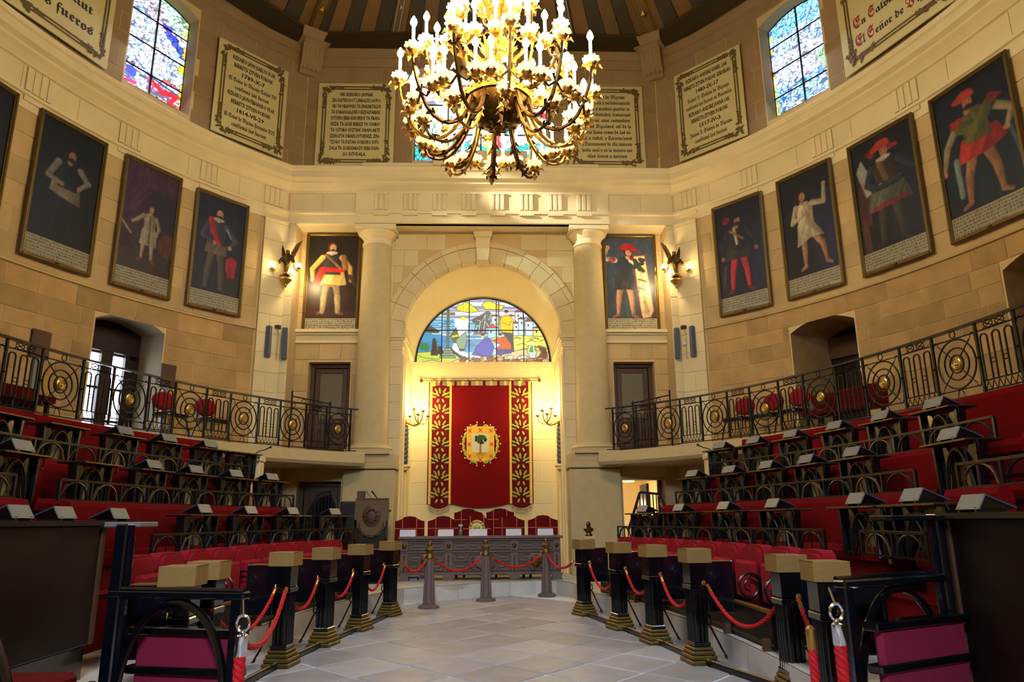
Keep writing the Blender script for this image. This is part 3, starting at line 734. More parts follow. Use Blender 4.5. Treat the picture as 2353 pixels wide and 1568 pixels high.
# side reveals of the centre window
W3 = thing('window_3', None, None); W3['kind'] = 'structure'
g = MB(); q = [(-1.95, 11.38), (1.83, 11.38), (1.83, 14.2), (-1.95, 14.2)]; g.strip([(x, 18.6, z) for x, z in q], [(x, 18.95, z) for x, z in q], True); g.build('reveal', STONE_UP, W3)
cv = Cv(200, 150)
def glass_mid(x, y):
    if y < .06: return rc((90, 110, 200))
    if y < .24: return rc((60, 190, 180)) if random.random() < .8 else rc((200, 230, 240))
    if y < .5: return rc((228, 238, 255), 16) if random.random() < .86 else random.choice([rc((90, 200, 180)), rc((205, 70, 80)), rc((120, 170, 230))])
    return rc((240, 240, 255), 14) if random.random() < .88 else random.choice([rc((205, 60, 70)), rc((100, 160, 110)), rc((150, 190, 240)), rc((240, 200, 120))])
voronoi(cv, glass_mid, 560, .0045); cv.box(.08, .17, .1, .2, (196, 40, 48)); cv.box(.12, .2, .27, .34, (196, 50, 48)); cv.ell(.55, .4, .05, .05, (40, 160, 130)); cv.box(.62, .66, .2, .36, (200, 60, 60)); cv.box(.16, .24, .48, .55, (230, 160, 50))
for i in range(4):
    for j in range(3):
        me = paint_mesh('pane', cv, lambda x, y: (-1.95+3.78*x, 18.9+0*x, 11.38+2.82*y), GLASS_UP, lambda gx, gy: (gx >= i/4-.004) & (gx <= (i+1)/4+.004) & (gy >= j/3-.005) & (gy <= (j+1)/3+.005))
        KIDS.setdefault(W3.name, []).append(newobj('pane', me, W3))
for i in range(5): g = MB(); g.beam((-1.95+3.78*i/4, 18.87, 11.38), (-1.95+3.78*i/4, 18.87, 14.2), .035); g.build('glazing_bar', LEAD, W3)
for j in (0, 1, 2): g = MB(); g.beam((-1.95, 18.87, 11.4+.94*j), (1.83, 18.87, 11.4+.94*j), .03); g.build('glazing_bar', LEAD, W3)

# ---- stained lunette in the apse
W4 = thing('window_4', None, None); W4['kind'] = 'structure'
cv = Cv(440, 215, (190, 225, 240)); K = (30, 32, 44)
def C(x, y): return ((x-175)/1990., 1-(y-95)/955.)      # crop pixels to unit square
def cp(pts, col, edge=True, w_=.008):
    q = [C(*p) for p in pts]; cv.poly(q, col)
    if edge: cv.line(q+[q[0]], w_, K, .85)
def cl(pts, w_, col=K, al=.9): cv.line([C(*p) for p in pts], w_, col, al)
cv.box(0, 1, .68, 1, (226, 230, 240))
for y, c_ in ((130, (190, 196, 220)), (230, (170, 180, 214)), (275, (214, 200, 222)), (375, (186, 190, 214))): cp([(300, y), (1000, y-14), (2000, y+6), (1990, y+26), (900, y+14), (300, y+20)], c_)
cp([(180, 410), (1300, 410), (1300, 900), (180, 900)], (96, 178, 216), False)
for k in range(26):
    y = 420+k*18; c_ = random.choice([(60, 160, 206), (120, 196, 226), (180, 220, 236), (84, 170, 214), (220, 236, 240)])
    for q in range(4): x = random.uniform(200, 1150); cp([(x, y), (x+random.uniform(120, 330), y+4), (x+280, y+15), (x+20, y+13)], c_, False)
    cl([(200, y+15), (560, y+18), (900, y+14), (1200, y+17)], .006, K, .45)
cp([(740, 410), (960, 410), (940, 560), (880, 880), (950, 960), (640, 1000), (760, 700)], (232, 236, 232), False)
cp([(760, 250), (790, 190), (850, 200), (880, 150), (960, 170), (1030, 220), (1110, 295), (950, 310), (800, 285)], (232, 222, 90)); cp([(1150, 190), (1210, 140), (1290, 140), (1380, 190), (1490, 205), (1450, 265), (1200, 260)], (236, 226, 96))
cv.ell(*C(872, 400), .022, .03, (246, 230, 90))
for k in range(9): a = PI*(.1+.8*k/8); cl([(872-30*math.cos(a), 400-30*math.sin(a)), (872-230*math.cos(a), 400-190*math.sin(a))], .005, (150, 140, 110), .7)
cp([(990, 420), (1080, 380), (1240, 285), (1310, 340), (1280, 470), (1200, 560), (1230, 630), (1020, 640), (1130, 500), (1020, 450)], (120, 130, 136))
for k in range(12): x = 1010+24*k; cl([(x, 420+random.uniform(-30, 30)), (x+50, 360+random.uniform(-40, 160)), (x+20, 600)], .012, random.choice([(40, 46, 56), (214, 220, 220), (60, 70, 76)]), .7)
cp([(240, 590), (290, 530), (330, 510), (400, 520), (470, 560), (520, 600), (480, 615), (260, 600)], (112, 110, 96))
# houses
for (x0, x1, yt, yb, roof) in ((1300, 1420, 360, 480, 345), (1550, 1650, 360, 470, 340), (1650, 1770, 300, 470, 270), (1240, 1400, 540, 690, 490), (1620, 1710, 470, 660, 440), (1700, 1790, 405, 660, 385), (1800, 1920, 440, 660, 405), (1920, 2080, 540, 665, 520)):
    cp([(x0, yt), (x1, yt), (x1, yb), (x0, yb)], random.choice([(214, 228, 230), (180, 214, 222), (228, 226, 216), (232, 226, 150)])); cp([(x0-10, yt), (x0+(x1-x0)*.4, roof-6), (x1+10, yt)], (206, 72, 58)); cp([(x0+40, yt+40), (x0+58, yt+40), (x0+58, yt+75), (x0+40, yt+75)], (60, 60, 70), False)
cp([(1290, 690), (1700, 650), (2080, 665), (2160, 900), (1600, 900)], (222, 222, 132))
for k in range(16): x = 1640+random.random()*470; y = 670+random.random()*220; cl([(x-70, y+18), (x, y-8), (x+70, y+12)], .007)
cp([(180, 900), (560, 880), (900, 960), (1000, 1045), (180, 1045)], (206, 214, 110)); cl([(180, 930), (300, 980), (520, 1000)], .007); cl([(260, 1040), (420, 1010), (560, 1040)], .007)
cp([(690, 1045), (860, 970), (1000, 985), (1180, 960), (1350, 940), (1640, 880), (1780, 850), (2160, 900), (2170, 1045)], (226, 206, 170))
for k in range(46):
    x = 760+random.random()*1380; y = 960+random.random()*85; c_ = random.choice([(196, 150, 100), (150, 100, 60), (236, 224, 200), (214, 180, 130)]); cp([(x, y), (x+50, y-26), (x+110, y-8), (x+90, y+30), (x+20, y+34)], c_)
# cross, boat, figures
cp([(630, 260), (660, 260), (662, 830), (628, 830)], (122, 142, 112)); cp([(545, 312), (745, 312), (745, 345), (545, 345)], (140, 158, 122))
for k in range(4): cp([(600-22*k, 840+36*k), (690+22*k, 840+36*k), (700+22*k, 874+36*k), (590-22*k, 874+36*k)], (150, 176, 150))
cp([(765, 530), (800, 640), (810, 760), (740, 760), (680, 655)], (110, 124, 70)); cp([(690, 650), (800, 630), (805, 670), (700, 690)], (220, 200, 60)); cp([(915, 590), (930, 720), (890, 860), (820, 870), (760, 720)], (150, 180, 156)); cp([(815, 850), (900, 850), (880, 880), (830, 880)], (40, 60, 110))
def man(body, legs, top, head, hair=(30, 28, 34)):
    cp(legs[0], legs[1]); cp(body, top); cv.ell(*C(*head), .014, .036, (222, 200, 168)); cv.ell(*C(head[0], head[1]-18), .016, .02, hair)
man([(1440, 380), (1500, 350), (1580, 360), (1625, 420), (1610, 620), (1440, 600), (1420, 440)], ([(1440, 600), (1615, 610), (1630, 890), (1560, 890), (1540, 700)], (24, 70, 110)), (240, 208, 24), (1520, 310))
cl([(1450, 450), (1560, 500), (1600, 430)], .01, (180, 120, 20)); cl([(1405, 150), (1400, 480), (1410, 620)], .022, (130, 96, 50))
man([(1190, 690), (1270, 690), (1335, 820), (1300, 950), (1180, 960), (1040, 850)], ([(1000, 930), (1130, 780), (1300, 950), (1160, 960)], (30, 90, 190)), (28, 96, 196), (1165, 655))
man([(1300, 730), (1400, 690), (1500, 670), (1590, 780), (1590, 855), (1340, 850), (1440, 790)], ([(1370, 860), (1590, 850), (1590, 910), (1460, 930), (1440, 955), (1370, 930)], (44, 40, 170)), (214, 98, 20), (1425, 650))
cp([(420, 730), (470, 730), (500, 940), (395, 940)], (26, 30, 34)); cv.ell(*C(440, 715), .012, .03, (40, 36, 40)); cp([(500, 810), (550, 810), (580, 900), (540, 940), (500, 910)], (24, 26, 32)); cp([(690, 820), (740, 880), (860, 960), (820, 975), (720, 900)], (30, 60, 100))
for q in ((255, 790), (310, 800), (330, 840), (270, 830)): cv.ell(*C(*q), .022, .045, (44, 150, 100))
cp([(1820, 870), (1970, 870), (1950, 985), (1870, 985)], (206, 216, 212)); cv.ell(*C(1895, 850), .034, .05, (120, 176, 60)); cl([(1840, 880), (1890, 770), (1915, 780), (1930, 880)], .02, (226, 226, 216))
for k in range(9): cl([(1990+14*k, 800+6*k), (2040+10*k, 900), (1985+18*k, 980)], .016, random.choice([(110, 70, 50), (150, 100, 70)]))
cv.a = cv.a**1.55
half = lambda gx, gy: ((gx-.5)*2)**2+gy**2*1.0 <= 1.0
FNL = lambda x, y: ((x-.5)*2*NR*.985, NY-.02+0*x, NZ+y*NR*.985)
for i in range(5):
    xs_ = (0, .19, .395, .6, .805, 1)
    for j in range(2):
        y0, y1 = ((0, .495), (.495, 1))[j]
        me = paint_mesh('pane', cv, FNL, GLASS_LOW, lambda gx, gy: half(gx, gy) & (gx >= xs_[i]-.003) & (gx <= xs_[i+1]+.003) & (gy >= y0-.006) & (gy <= y1+.006))
        if me: KIDS.setdefault(W4.name, []).append(newobj('pane', me, W4))
for x in (.19, .395, .6, .805):
    h = math.sqrt(1-((x-.5)*2)**2); g = MB(); a = FNL(x, 0); b = FNL(x, h); g.beam((a[0], NY-.04, a[2]), (b[0], NY-.04, b[2]), .025); g.build('glazing_bar', LEAD, W4)
g = MB(); hz = NZ+.495*NR*.985; hx = NR*.985*math.sqrt(1-.495**2); g.beam((-hx, NY-.04, hz), (hx, NY-.04, hz), .022); g.build('glazing_bar', LEAD, W4)
g = MB(); g.tube([(NR*.985*math.cos(t), NY-.03, NZ+NR*.985*math.sin(t)) for t in np.linspace(0, PI, 33)], .022, 5); g.build('window_frame', LEAD, W4)

# ---- doors
def panel_door(n, x0, x1, y, z0, z1, m, glass=None, reveal_d=.0, rm=STONE):
    D = thing('door_%d' % n, None, None); D['kind'] = 'structure'
    g = MB(); q = [(x0, z0), (x0, z1), (x1, z1), (x1, z0)]; g.strip([(a, y-reveal_d-.06, b) for a, b in q], [(a, y+.14, b) for a, b in q], True); g.build('reveal', rm, D)
    g = MB(); g.box(x0-.1, x1+.1, y+.13, y+.16, z0-.1, z1+.1); g.build('backing', WOOD_D, D)  # unseen board added behind the leaf to stop outside light leaking in
    g = MB(); f = .11
    for a, b, c, d in ((x0, x0+f, z0, z1), (x1-f, x1, z0, z1), (x0+f, x1-f, z1-f, z1)): g.cbox(a, b, y, y+.1, c, d, .01)
    g.build('door_frame', m, D)
    xa, xb = x0+f+.01, x1-f-.01; g = MB(); st = .13
    for a, b, c, d in ((xa, xa+st, z0+.02, z1-f-.01), (xb-st, xb, z0+.02, z1-f-.01), (xa+st, xb-st, z1-f-.01-st, z1-f-.01), (xa+st, xb-st, z0+.02, z0+.25), (xa+st, xb-st, z0+.9, z0+1.02)): g.cbox(a, b, y+.05, y+.1, c, d, .008)
    leaf = g.build('door_leaf', m, D)
    g = MB(); g.box(xa+st, xb-st, y+.075, y+.09, z0+1.02, z1-f-.01-st); g.build('upper_panel', glass or m, D)
    g = MB(); g.box(xa+st, xb-st, y+.075, y+.09, z0+.25, z0+.9); g.build('lower_panel', m, D)
    g = MB(); g.tube([(xb-.06, y+.05, z0+1.0), (xb-.06, y-.02, z0+1.0), (xb-.18, y-.02, z0+1.0)], .012, 6); g.build('door_handle', BRASS_D, D)
    return D
FROST = mat('grey_door_glass', (104, 98, 76), .3, noise=.1)
panel_door(1, -4.58, -3.49, 19.2, 3.22, 5.70, WOOD_M, FROST, .2)
panel_door(2, 3.49, 4.58, 19.2, 3.22, 5.70, WOOD_M, FROST, .2)
panel_door(4, -4.6, -3.52, 18.8, .3, 2.58, WOOD_M, None, .2)
# open door on the right with the lit room behind it
D3 = thing('door_3', None, None); D3['kind'] = 'structure'
g = MB(); q = [(3.52, .3), (3.52, 2.58), (4.6, 2.58), (4.6, .3)]; g.strip([(a, 18.55, b) for a, b in q], [(a, 19.12, b) for a, b in q], True); g.build('reveal', STONE, D3)
g = MB(); g.cbox(4.22, 4.28, 19.0, 19.85, .32, 2.5, .01); g.build('door_leaf', WOOD_M, D3); g = MB(); g.cbox(4.5, 4.6, 18.95, 19.05, .3, 2.58, .01); g.build('door_frame', WOOD_M, D3)
g = MB(); g.box(3.4, 3.42, 19.1, 22, .3, 3.3); g.box(4.75, 4.77, 19.1, 22, .3, 3.3); g.box(3.4, 4.77, 22, 22.02, .3, 3.3); g.box(3.4, 4.77, 19.1, 22, 3.3, 3.32); g.box(3.4, 4.77, 19.1, 22, .28, .3)
room = struct('wall_back_room', g, mat('cream_wall', (226, 206, 160), .8)); g = MB(); g.cbox(3.72, 4.12, 21.9, 21.99, .3, 2.4, .02); g.build('door_leaf', mat('tan_door', (150, 130, 96), .6), room)
light('POINT', 'back_room_lamp', (4.0, 20.6, 2.0), 26, (1, .78, .46), .1)
LN = thing('hanging_lantern', 'small glass lantern hanging in the lit room behind the open door', 'lantern', (4.0, 20.3, 2.62))
g = MB(); g.lathe([(.03, .42), (.10, .40), (.14, .30), (.05, .30)], 8); g.tube([(0, 0, .42), (0, 0, .68)], .008, 5); g.build('lantern_cap', BRASS_D, LN)
g = MB(); g.lathe([(.12, .28), (.17, .0), (.13, -.02)], 6); g.build('lantern_glass', mat('lantern_glass', (255, 236, 190), .3, emit=5, ecol=(255, 226, 160)), LN)
g = MB()
for k in range(6): t = 2*PI*k/6; g.tube([(.125*math.cos(t), .125*math.sin(t), .29), (.175*math.cos(t), .175*math.sin(t), -.01)], .008, 4)
g.build('lantern_frame', BRASS_D, LN)

# ---- columns, pedestals
for s in (-1, 1):
    cx = s*2.86
    col = thing('stone_column', 'tall round stone column standing %s of the arch' % ('left' if s < 0 else 'right'), 'column', (cx, 18.72, 0))
    g = MB(); X = sorted((s*2.17-cx, s*3.44-cx)); g.cbox(X[0], X[1], -.42, .3, .3, 2.84, .02); g.build('pedestal', STONE_COL, col)
    g = MB(); g.cbox(X[0]-.03, X[1]+.03, -.47, .3, 2.86, 3.02, .02); g.cbox(X[0], X[1], -.44, .3, 3.02, 3.22, .01); g.build('pedestal_cap', STONE_COL, col)
    g = MB(); g.box(-.56, .56, -.54, .46, 3.22, 3.34); g.lathe([(.54, 3.34), (.57, 3.38), (.54, 3.43), (.48, 3.45), (.47, 3.49), (.445, 3.5)], 32); g.build('column_base', STONE_COL, col, smooth=True)
    g = MB(); g.lathe([(.445, 3.5), (.44, 4.5), (.43, 5.5), (.415, 6.6), (.395, 7.8), (.37, 8.82)], 36); g.build('shaft', STONE_COL, col, smooth=True)
    g = MB(); g.lathe([(.37, 8.82), (.40, 8.84), (.40, 8.88), (.37, 8.9), (.37, 9.0), (.39, 9.02), (.41, 9.06), (.46, 9.12), (.5, 9.18), (.5, 9.2)], 36); g.cbox(-.54, .54, -.5, .4, 9.2, 9.335, .015); g.build('capital', STONE_LIGHT, col, smooth=True)

# ---- balcony slab
for s in (-1, 1):
    mb = MB(); mb.sweep([(-.06, 2.90), (-.12, 2.97), (-.12, 3.20), (-.06, 3.22), (2.5, 3.22), (2.5, 2.88)], RA, RB, -35, 66, s, 50)
    o = struct('balcony_slab', mb, STONE_COL); o['label'] = 'stone balcony slab along the %s wall' % SIDE[s]

# ---- roof: boards between ribs rising to a short ridge
roof = thing('ceiling', None, None); roof['kind'] = 'structure'
EZ, TZ = 15.16, 20.7
corn = [(-5.0, 18.45), (-8.3, 14.0), (-9.7, 8.0), (-8.3, 2.0), (-4.4, -4.0), (4.4, -4.0), (8.3, 2.0), (9.7, 8.0), (8.3, 14.0), (5.0, 18.45)]
tops = [(-.5, 12.0), (-.5, 11.2), (-.5, 8), (-.5, 5), (-.5, 4), (.5, 4), (.5, 5), (.5, 8), (.5, 11.2), (.5, 12.0)]
for k in range(10):
    a, b = Vector(corn[k]+(EZ,)), Vector(corn[(k+1) % 10]+(EZ,)); c, d = Vector(tops[k]+(TZ,)), Vector(tops[(k+1) % 10]+(TZ,))
    nb = 22 if k == 9 else max(8, int((b-a).length/.5)); nn = (b-a).cross(c-a).normalized()
    if nn.z > 0: nn = -nn
    far = k in (3, 4, 5)
    bk = MB(); bk.add([a-nn*.08, b-nn*.08, d-nn*.08, c-nn*.08], [(0, 1, 2, 3)]); bk.build('roof_underlay', ROOF_B, roof)
    for i in range(0 if not far else nb, nb):
        t0, t1 = i/nb+.0008, (i+1)/nb-.0008
        p, q, r_, s_ = a.lerp(b, t0), a.lerp(b, t1), c.lerp(d, t1), c.lerp(d, t0); off = nn*(.035 if i % 2 else 0)
        g = MB(); g.hexa([p-nn*.07, q-nn*.07, r_-nn*.07, s_-nn*.07, p+off, q+off, r_+off, s_+off]); g.build('roof_board', ROOF_B if i % 2 else ROOF_A, roof)
    # hip rib along edge a-c with gilt lines and rosettes, plus intermediate ribs on the end slope
    ribs = [(a, c, .34)]
    if k == 9: ribs += [(a.lerp(b, f), c.lerp(d, f), .20) for f in (.245, .5, .755)]
    elif not far: ribs += [(a.lerp(b, .5), c.lerp(d, .5), .2)]
    for p, q, w_ in ribs:
        g = MB(); dn = nn*.10; g.beam(p+dn*.5, q+dn*.5, w_, .16, up=nn); rib = g.build('roof_rib', ROOF_A, roof)
        dirv = (q-p).normalized(); sidev = dirv.cross(nn).normalized(); g = MB()
        for sg in (-1, 1): g.beam(p+dn*1.4+sidev*sg*w_*.38, q+dn*1.4+sidev*sg*w_*.38, .035, .05, up=nn)
        g.build('rib_moulding', BRASS_D if w_ > .3 else GREY_METAL, rib)
        for m_ in (.9, 1.9, 2.9):
            c0 = p+dirv*m_+dn*1.6; g = MB(); r0 = .10 if w_ > .3 else .06
            g.add([c0+dirv*r0*1.3, c0+sidev*r0, c0-dirv*r0*1.3, c0-sidev*r0, c0+nn*r0*.7], [(0, 1, 4), (1, 2, 4), (2, 3, 4), (3, 0, 4)]); g.build('rosette', GOLD, rib)
    e = (b-a).normalized(); inn = Vector((-(a.x+b.x)/2, 8-(a.y+b.y)/2, 0)).normalized()
    g = MB(); g.beam(a+Vector((0, 0, -.12))-e*.2, b+Vector((0, 0, -.12))+e*.2, .5, .34); g.build('eave_beam', ROOF_B, roof)
    if not far:
        for f0, f1 in ((.05, .33), (.37, .63), (.67, .95)):
            g = MB(); g.beam(a.lerp(b, f0)+inn*.27+Vector((0, 0, .0)), a.lerp(b, f1)+inn*.27, .03, .03); g.build('gilt_fillet', BRASS, roof)
g = MB(); g.add([t+(TZ,) for t in tops], [tuple(range(10))]); g.build('ridge_board', ROOF_B, roof)
# ================================================================ PICTURES, PLAQUES
SK = (206, 150, 108)
def person(cv, cx, y0, H, o):
    """standing figure in oils; sizes relative to H (height in canvas units)"""
    k = H/cv.asp; cv.vol = 1
    def P(pts): return [(cx+x*k, y0+y*H) for x, y in pts]
    g = o.get
    leg = g('leg', SK); st = g('stance', .10)
    for sg, dx in ((-1, g('lx', -st)), (1, g('rx', st))):
        q = P([(sg*.05, .48), (dx*.85, .26), (dx, .04)]); cv.line(q, [.10*H, .075*H, .045*H], leg)
        sh = g('shoe', leg); cv.line(P([(dx, .03), (dx+sg*.06, .0)]), [.05*H, .035*H], sh)
        if g('boot'): cv.line(P([(dx*.9, .22), (dx, .03)]), [.085*H, .06*H], g('boot'))
    if g('cloak'): cv.poly(P(g('cloakp', [(-.13, .82), (.15, .82), (.22, .4), (.18, .2), (-.18, .25)])), g('cloak'))
    if g('skirt'): cv.poly(P(g('skirtp', [(-.12, .58), (.12, .58), (.19, .38), (-.18, .36)])), g('skirt'))
    if g('trim'): cv.poly(P([(-.18, .40), (.185, .42), (.195, .37), (-.185, .35)]), g('trim'))
    tor = g('torso', (60, 60, 70))
    cv.poly(P(g('torsop', [(-.115, .80), (-.04, .845), (.04, .845), (.12, .79), (.11, .66), (.12, .54), (-.11, .54), (-.11, .66)])), tor)
    for q, c in g('folds', []): cv.poly(P(q), c)
    for arm in g('arms', [[(-.12, .78), (-.18, .63), (-.13, .50)], [(.12, .78), (.19, .63), (.13, .52)]]):
        cv.line(P(arm), [.075*H, .062*H, .042*H][:len(arm)], g('sleeve', tor)); cv.ell(*P([arm[-1]])[0], .028*k, .028*H, g('hand', SK))
    for q, w_, c in g('over', []): cv.line(P(q), w_*H, c)
    hx = g('hx', 0)
    cv.line(P([(hx, .84), (hx, .88)]), .06*H, g('skin', SK))
    cv.ell(*P([(hx, .925)])[0], .062*k, .075*H, g('hair', (40, 26, 18)))
    cv.ell(*P([(hx+g('turn', .012), .915)])[0], .042*k, .055*H, g('skin', SK))
    for e in (-.014, .022): cv.ell(*P([(hx+g('turn', .012)+e, .922)])[0], .007*k, .005*H, (40, 24, 18))
    cv.line(P([(hx+g('turn', .012)-.012, .892), (hx+g('turn', .012)+.016, .892)]), .007*H, (130, 60, 50))
    if g('beard'): cv.ell(*P([(hx+.012, .875)])[0], .034*k, .028*H, g('beard'))
    if g('collar'): cv.ell(*P([(hx, .845)])[0], .075*k, .022*H, g('collar'))
    if g('hat'):
        cv.ell(*P([(hx-.02, .975)])[0], .10*k, .036*H, g('hat')); cv.ell(*P([(hx, 1.0)])[0], .07*k, .035*H, g('hat'))
    for q, c, r in g('blobs', []):
        for _ in range(9):
            an = random.random()*6.28; rr = r*.75*random.random()**.5; f_ = random.uniform(.55, 1.05); cv.ell(*P([(q[0]+rr*math.cos(an), q[1]+rr*math.sin(an)*.8)])[0], r*.5*k, r*.3*H, tuple(v*f_ for v in c), .9, .4)
    cv.vol = 0

def canvas(n):
    cv = Cv(136, 276 if n < 20 else 264, (20, 18, 18)); cv.grad((34, 26, 20), (18, 17, 20))
    if n == 10:      # man in white doublet, nearly black ground
        cv.grad((22, 20, 24), (20, 22, 18)); cv.box(0, .3, .1, .62, (16, 26, 42), .6)
        person(cv, .5, .18, .66, dict(leg=(30, 28, 32), torso=(24, 30, 28), sleeve=(134, 128, 116), skirt=(128, 118, 96), skirtp=[(-.17, .63), (.15, .60), (.17, .40), (-.02, .43), (-.19, .47)], hair=(24, 18, 16), beard=(36, 26, 20), skin=(150, 104, 76), hand=(150, 110, 84), arms=[[(-.13, .80), (-.22, .62), (-.06, .58)], [(.13, .80), (.24, .70), (.14, .60)]], folds=[([(-.1, .84), (.02, .85), (.1, .7), (.02, .56), (-.12, .64)], (20, 36, 32))]))
    elif n == 11:    # child in pale coat before a purple curtain
        cv.grad((66, 44, 40), (70, 44, 62)); cv.poly([(0, .55), (0, 1), (1, 1), (1, .72), (.8, .86), (.5, .82), (.25, .6)], (88, 52, 72))
        for k in range(7): cv.line([(.05+.13*k, 1), (.0+.16*k, .82), (.1*k-.1, .66)], .012, (66, 38, 54), .7)
        cv.box(.55, 1, .45, .8, (44, 40, 62), .7); cv.poly([(0, .42), (.22, .44), (.24, .3), (0, .3)], (70, 30, 30)); cv.ell(.88, .4, .16, .10, (112, 66, 44)); cv.box(0, 1, .14, .3, (74, 54, 40)); cv.line([(.02, .50), (.2, .42)], .02, (170, 150, 120))
        person(cv, .52, .23, .46, dict(leg=(180, 160, 140), shoe=(150, 60, 40), torso=(168, 152, 120), skirt=(176, 160, 130), skirtp=[(-.13, .56), (.14, .56), (.18, .28), (-.16, .28)], arms=[[(-.13, .78), (-.26, .66), (-.33, .62)], [(.13, .78), (.2, .62), (.16, .5)]], hair=(70, 50, 34), skin=(214, 168, 130), over=[([(0, .8), (.02, .3)], .03, (110, 96, 80))]))
    elif n == 12:    # man in armour with a red sash and helmet on a red cloth
        cv.grad((40, 32, 26), (36, 36, 52)); cv.poly([(.64, .2), (.9, .16), (.86, .5), (.66, .5)], (44, 36, 32)); cv.poly([(.66, .36), (.84, .30), (.88, .46), (.76, .50), (.66, .46)], (188, 44, 34)); cv.poly([(.70, .30), (.78, .30), (.78, .4), (.7, .42)], (160, 34, 28))
        person(cv, .44, .17, .74, dict(leg=(96, 84, 64), boot=(88, 78, 62), shoe=(70, 56, 44), torso=(66, 66, 72), sleeve=(78, 78, 84), skirt=(120, 104, 76), skirtp=[(-.13, .56), (.13, .56), (.15, .42), (-.15, .42)], collar=(176, 168, 160), hair=(36, 24, 18), beard=(60, 38, 26), arms=[[(-.12, .78), (-.19, .62), (-.02, .56)], [(.12, .78), (.26, .64), (.18, .54)]], over=[([(-.10, .83), (-.06, .70), (.03, .56)], .07, (196, 30, 26)), ([(.12, .76), (.19, .66)], .012, (190, 190, 196))]))
    elif n == 20:    # big man in yellow sleeves with red sash, leather boots
        cv.grad((60, 34, 22), (34, 30, 22)); cv.box(0, 1, .14, .2, (74, 38, 28))
        person(cv, .48, .17, .76, dict(leg=(150, 124, 84), boot=(176, 150, 104), shoe=(110, 84, 54), torso=(52, 52, 48), sleeve=(214, 172, 84), skirt=(224, 190, 104), skirtp=[(-.15, .58), (.16, .58), (.2, .40), (.04, .38), (-.17, .40)], collar=(190, 180, 156), hair=(84, 48, 26), beard=(84, 50, 30), skin=(204, 150, 112), arms=[[(-.13, .78), (-.26, .62), (-.25, .47)], [(.13, .78), (.24, .63), (.26, .46)]], over=[([(-.12, .62), (.14, .6)], .06, (196, 32, 24)), ([(-.12, .6), (-.19, .44)], .10, (190, 34, 26)), ([(-.09, .82), (.12, .62)], .03, (140, 96, 60)), ([(.15, .78), (.18, .64)], .08, (150, 110, 66)), ([(.24, .52), (.34, .38)], .05, (74, 60, 44)), ([(-.13, .40), (.06, .38)], .03, (150, 112, 60))], hx=-.01))
    elif n == 21:    # young man with raised arm holding a tall shield
        cv.grad((58, 66, 70), (60, 74, 92)); cv.cloud(.4)
        person(cv, .38, .14, .76, dict(leg=(184, 132, 100), shoe=(150, 96, 70), torso=(46, 54, 62), skirt=(48, 50, 56), skirtp=[(-.12, .58), (.14, .58), (.16, .38), (-.14, .38)], sleeve=(190, 186, 176), arms=[[(-.12, .80), (-.28, .82), (-.21, .98)], [(.1, .8), (.2, .72), (.3, .62)]], hair=(50, 26, 20), hat=(168, 30, 36), skin=(200, 150, 120), blobs=[((.14, .94), (186, 40, 46), .05), ((-.16, .8), (176, 34, 40), .05), ((.13, .83), (180, 40, 44), .055)], hx=.06))
        cv.poly([(.56, .80), (.82, .81), (.96, .2), (.90, .12), (.70, .11), (.66, .16)], (130, 40, 30)); cv.poly([(.585, .785), (.80, .795), (.93, .21), (.87, .14), (.72, .13), (.69, .17)], (214, 196, 150))
        for q in range(16): cv.ell(.68+random.uniform(-.08, .09), .69+random.uniform(-.07, .07), .05, .022, (40, 54, 38))
        cv.line([(.72, .62), (.77, .3), (.8, .2)], [.02, .03, .06], (150, 112, 62), .6)
        for yy in (.52, .43): cv.line([(.66, yy+.02), (.80, yy)], .02, (64, 48, 36)); cv.line([(.67, yy), (.65, yy-.03)], .01, (64, 48, 36)); cv.line([(.79, yy), (.81, yy-.035)], .01, (64, 48, 36))
    elif n == 13:    # man in black doublet and scarlet hose
        cv.grad((34, 26, 22), (38, 32, 26)); cv.poly([(.66, .0), (1, 0), (1, .8), (.78, .75)], (44, 42, 70))
        person(cv, .46, .17, .72, dict(leg=(204, 46, 34), shoe=(120, 30, 24), stance=.12, torso=(46, 38, 28), skirt=(58, 50, 34), skirtp=[(-.15, .6), (.14, .6), (.2, .42), (-.2, .42)], sleeve=(54, 46, 34), hat=(34, 28, 24), hair=(34, 22, 18), beard=(56, 36, 24), skin=(180, 130, 90), hand=(170, 120, 84), cloak=(40, 34, 26), cloakp=[(-.2, .8), (.2, .8), (.26, .48), (-.26, .5)], arms=[[(-.14, .78), (-.24, .62), (-.23, .46)], [(.14, .78), (.24, .62), (.25, .5)]], over=[([(-.04, .82), (-.01, .62)], .04, (196, 176, 150)), ([(-.10, .80), (.08, .66)], .03, (156, 110, 50)), ([(-.2, .36), (-.24, .1)], .02, (110, 80, 50))], blobs=[((-.14, .96), (196, 40, 48), .06)]))
    elif n == 14:    # barefoot youth in a white tunic, arm raised
        cv.grad((36, 28, 22), (40, 34, 28)); cv.box(.6, 1, .0, .8, (52, 48, 74), .55)
        person(cv, .46, .19, .66, dict(leg=(190, 136, 94), stance=.16, lx=-.06, rx=.24, torso=(206, 190, 150), skirt=(212, 196, 156), skirtp=[(-.12, .58), (.1, .58), (.24, .36), (.06, .38), (-.15, .30)], sleeve=(204, 188, 150), arms=[[(-.12, .8), (-.19, .62), (-.02, .68)], [(.12, .8), (.28, .76), (.3, .98)]], hair=(70, 34, 26), skin=(196, 144, 106), hx=-.03, folds=[([(-.02, .84), (.1, .6), (.2, .4), (.14, .4), (.02, .62)], (176, 158, 120)), ([(-.1, .8), (-.02, .6), (-.06, .4), (-.1, .42)], (222, 208, 172))]))
    elif n == 15:    # man in red cap, dark doublet and grey-green skirt, page at his side
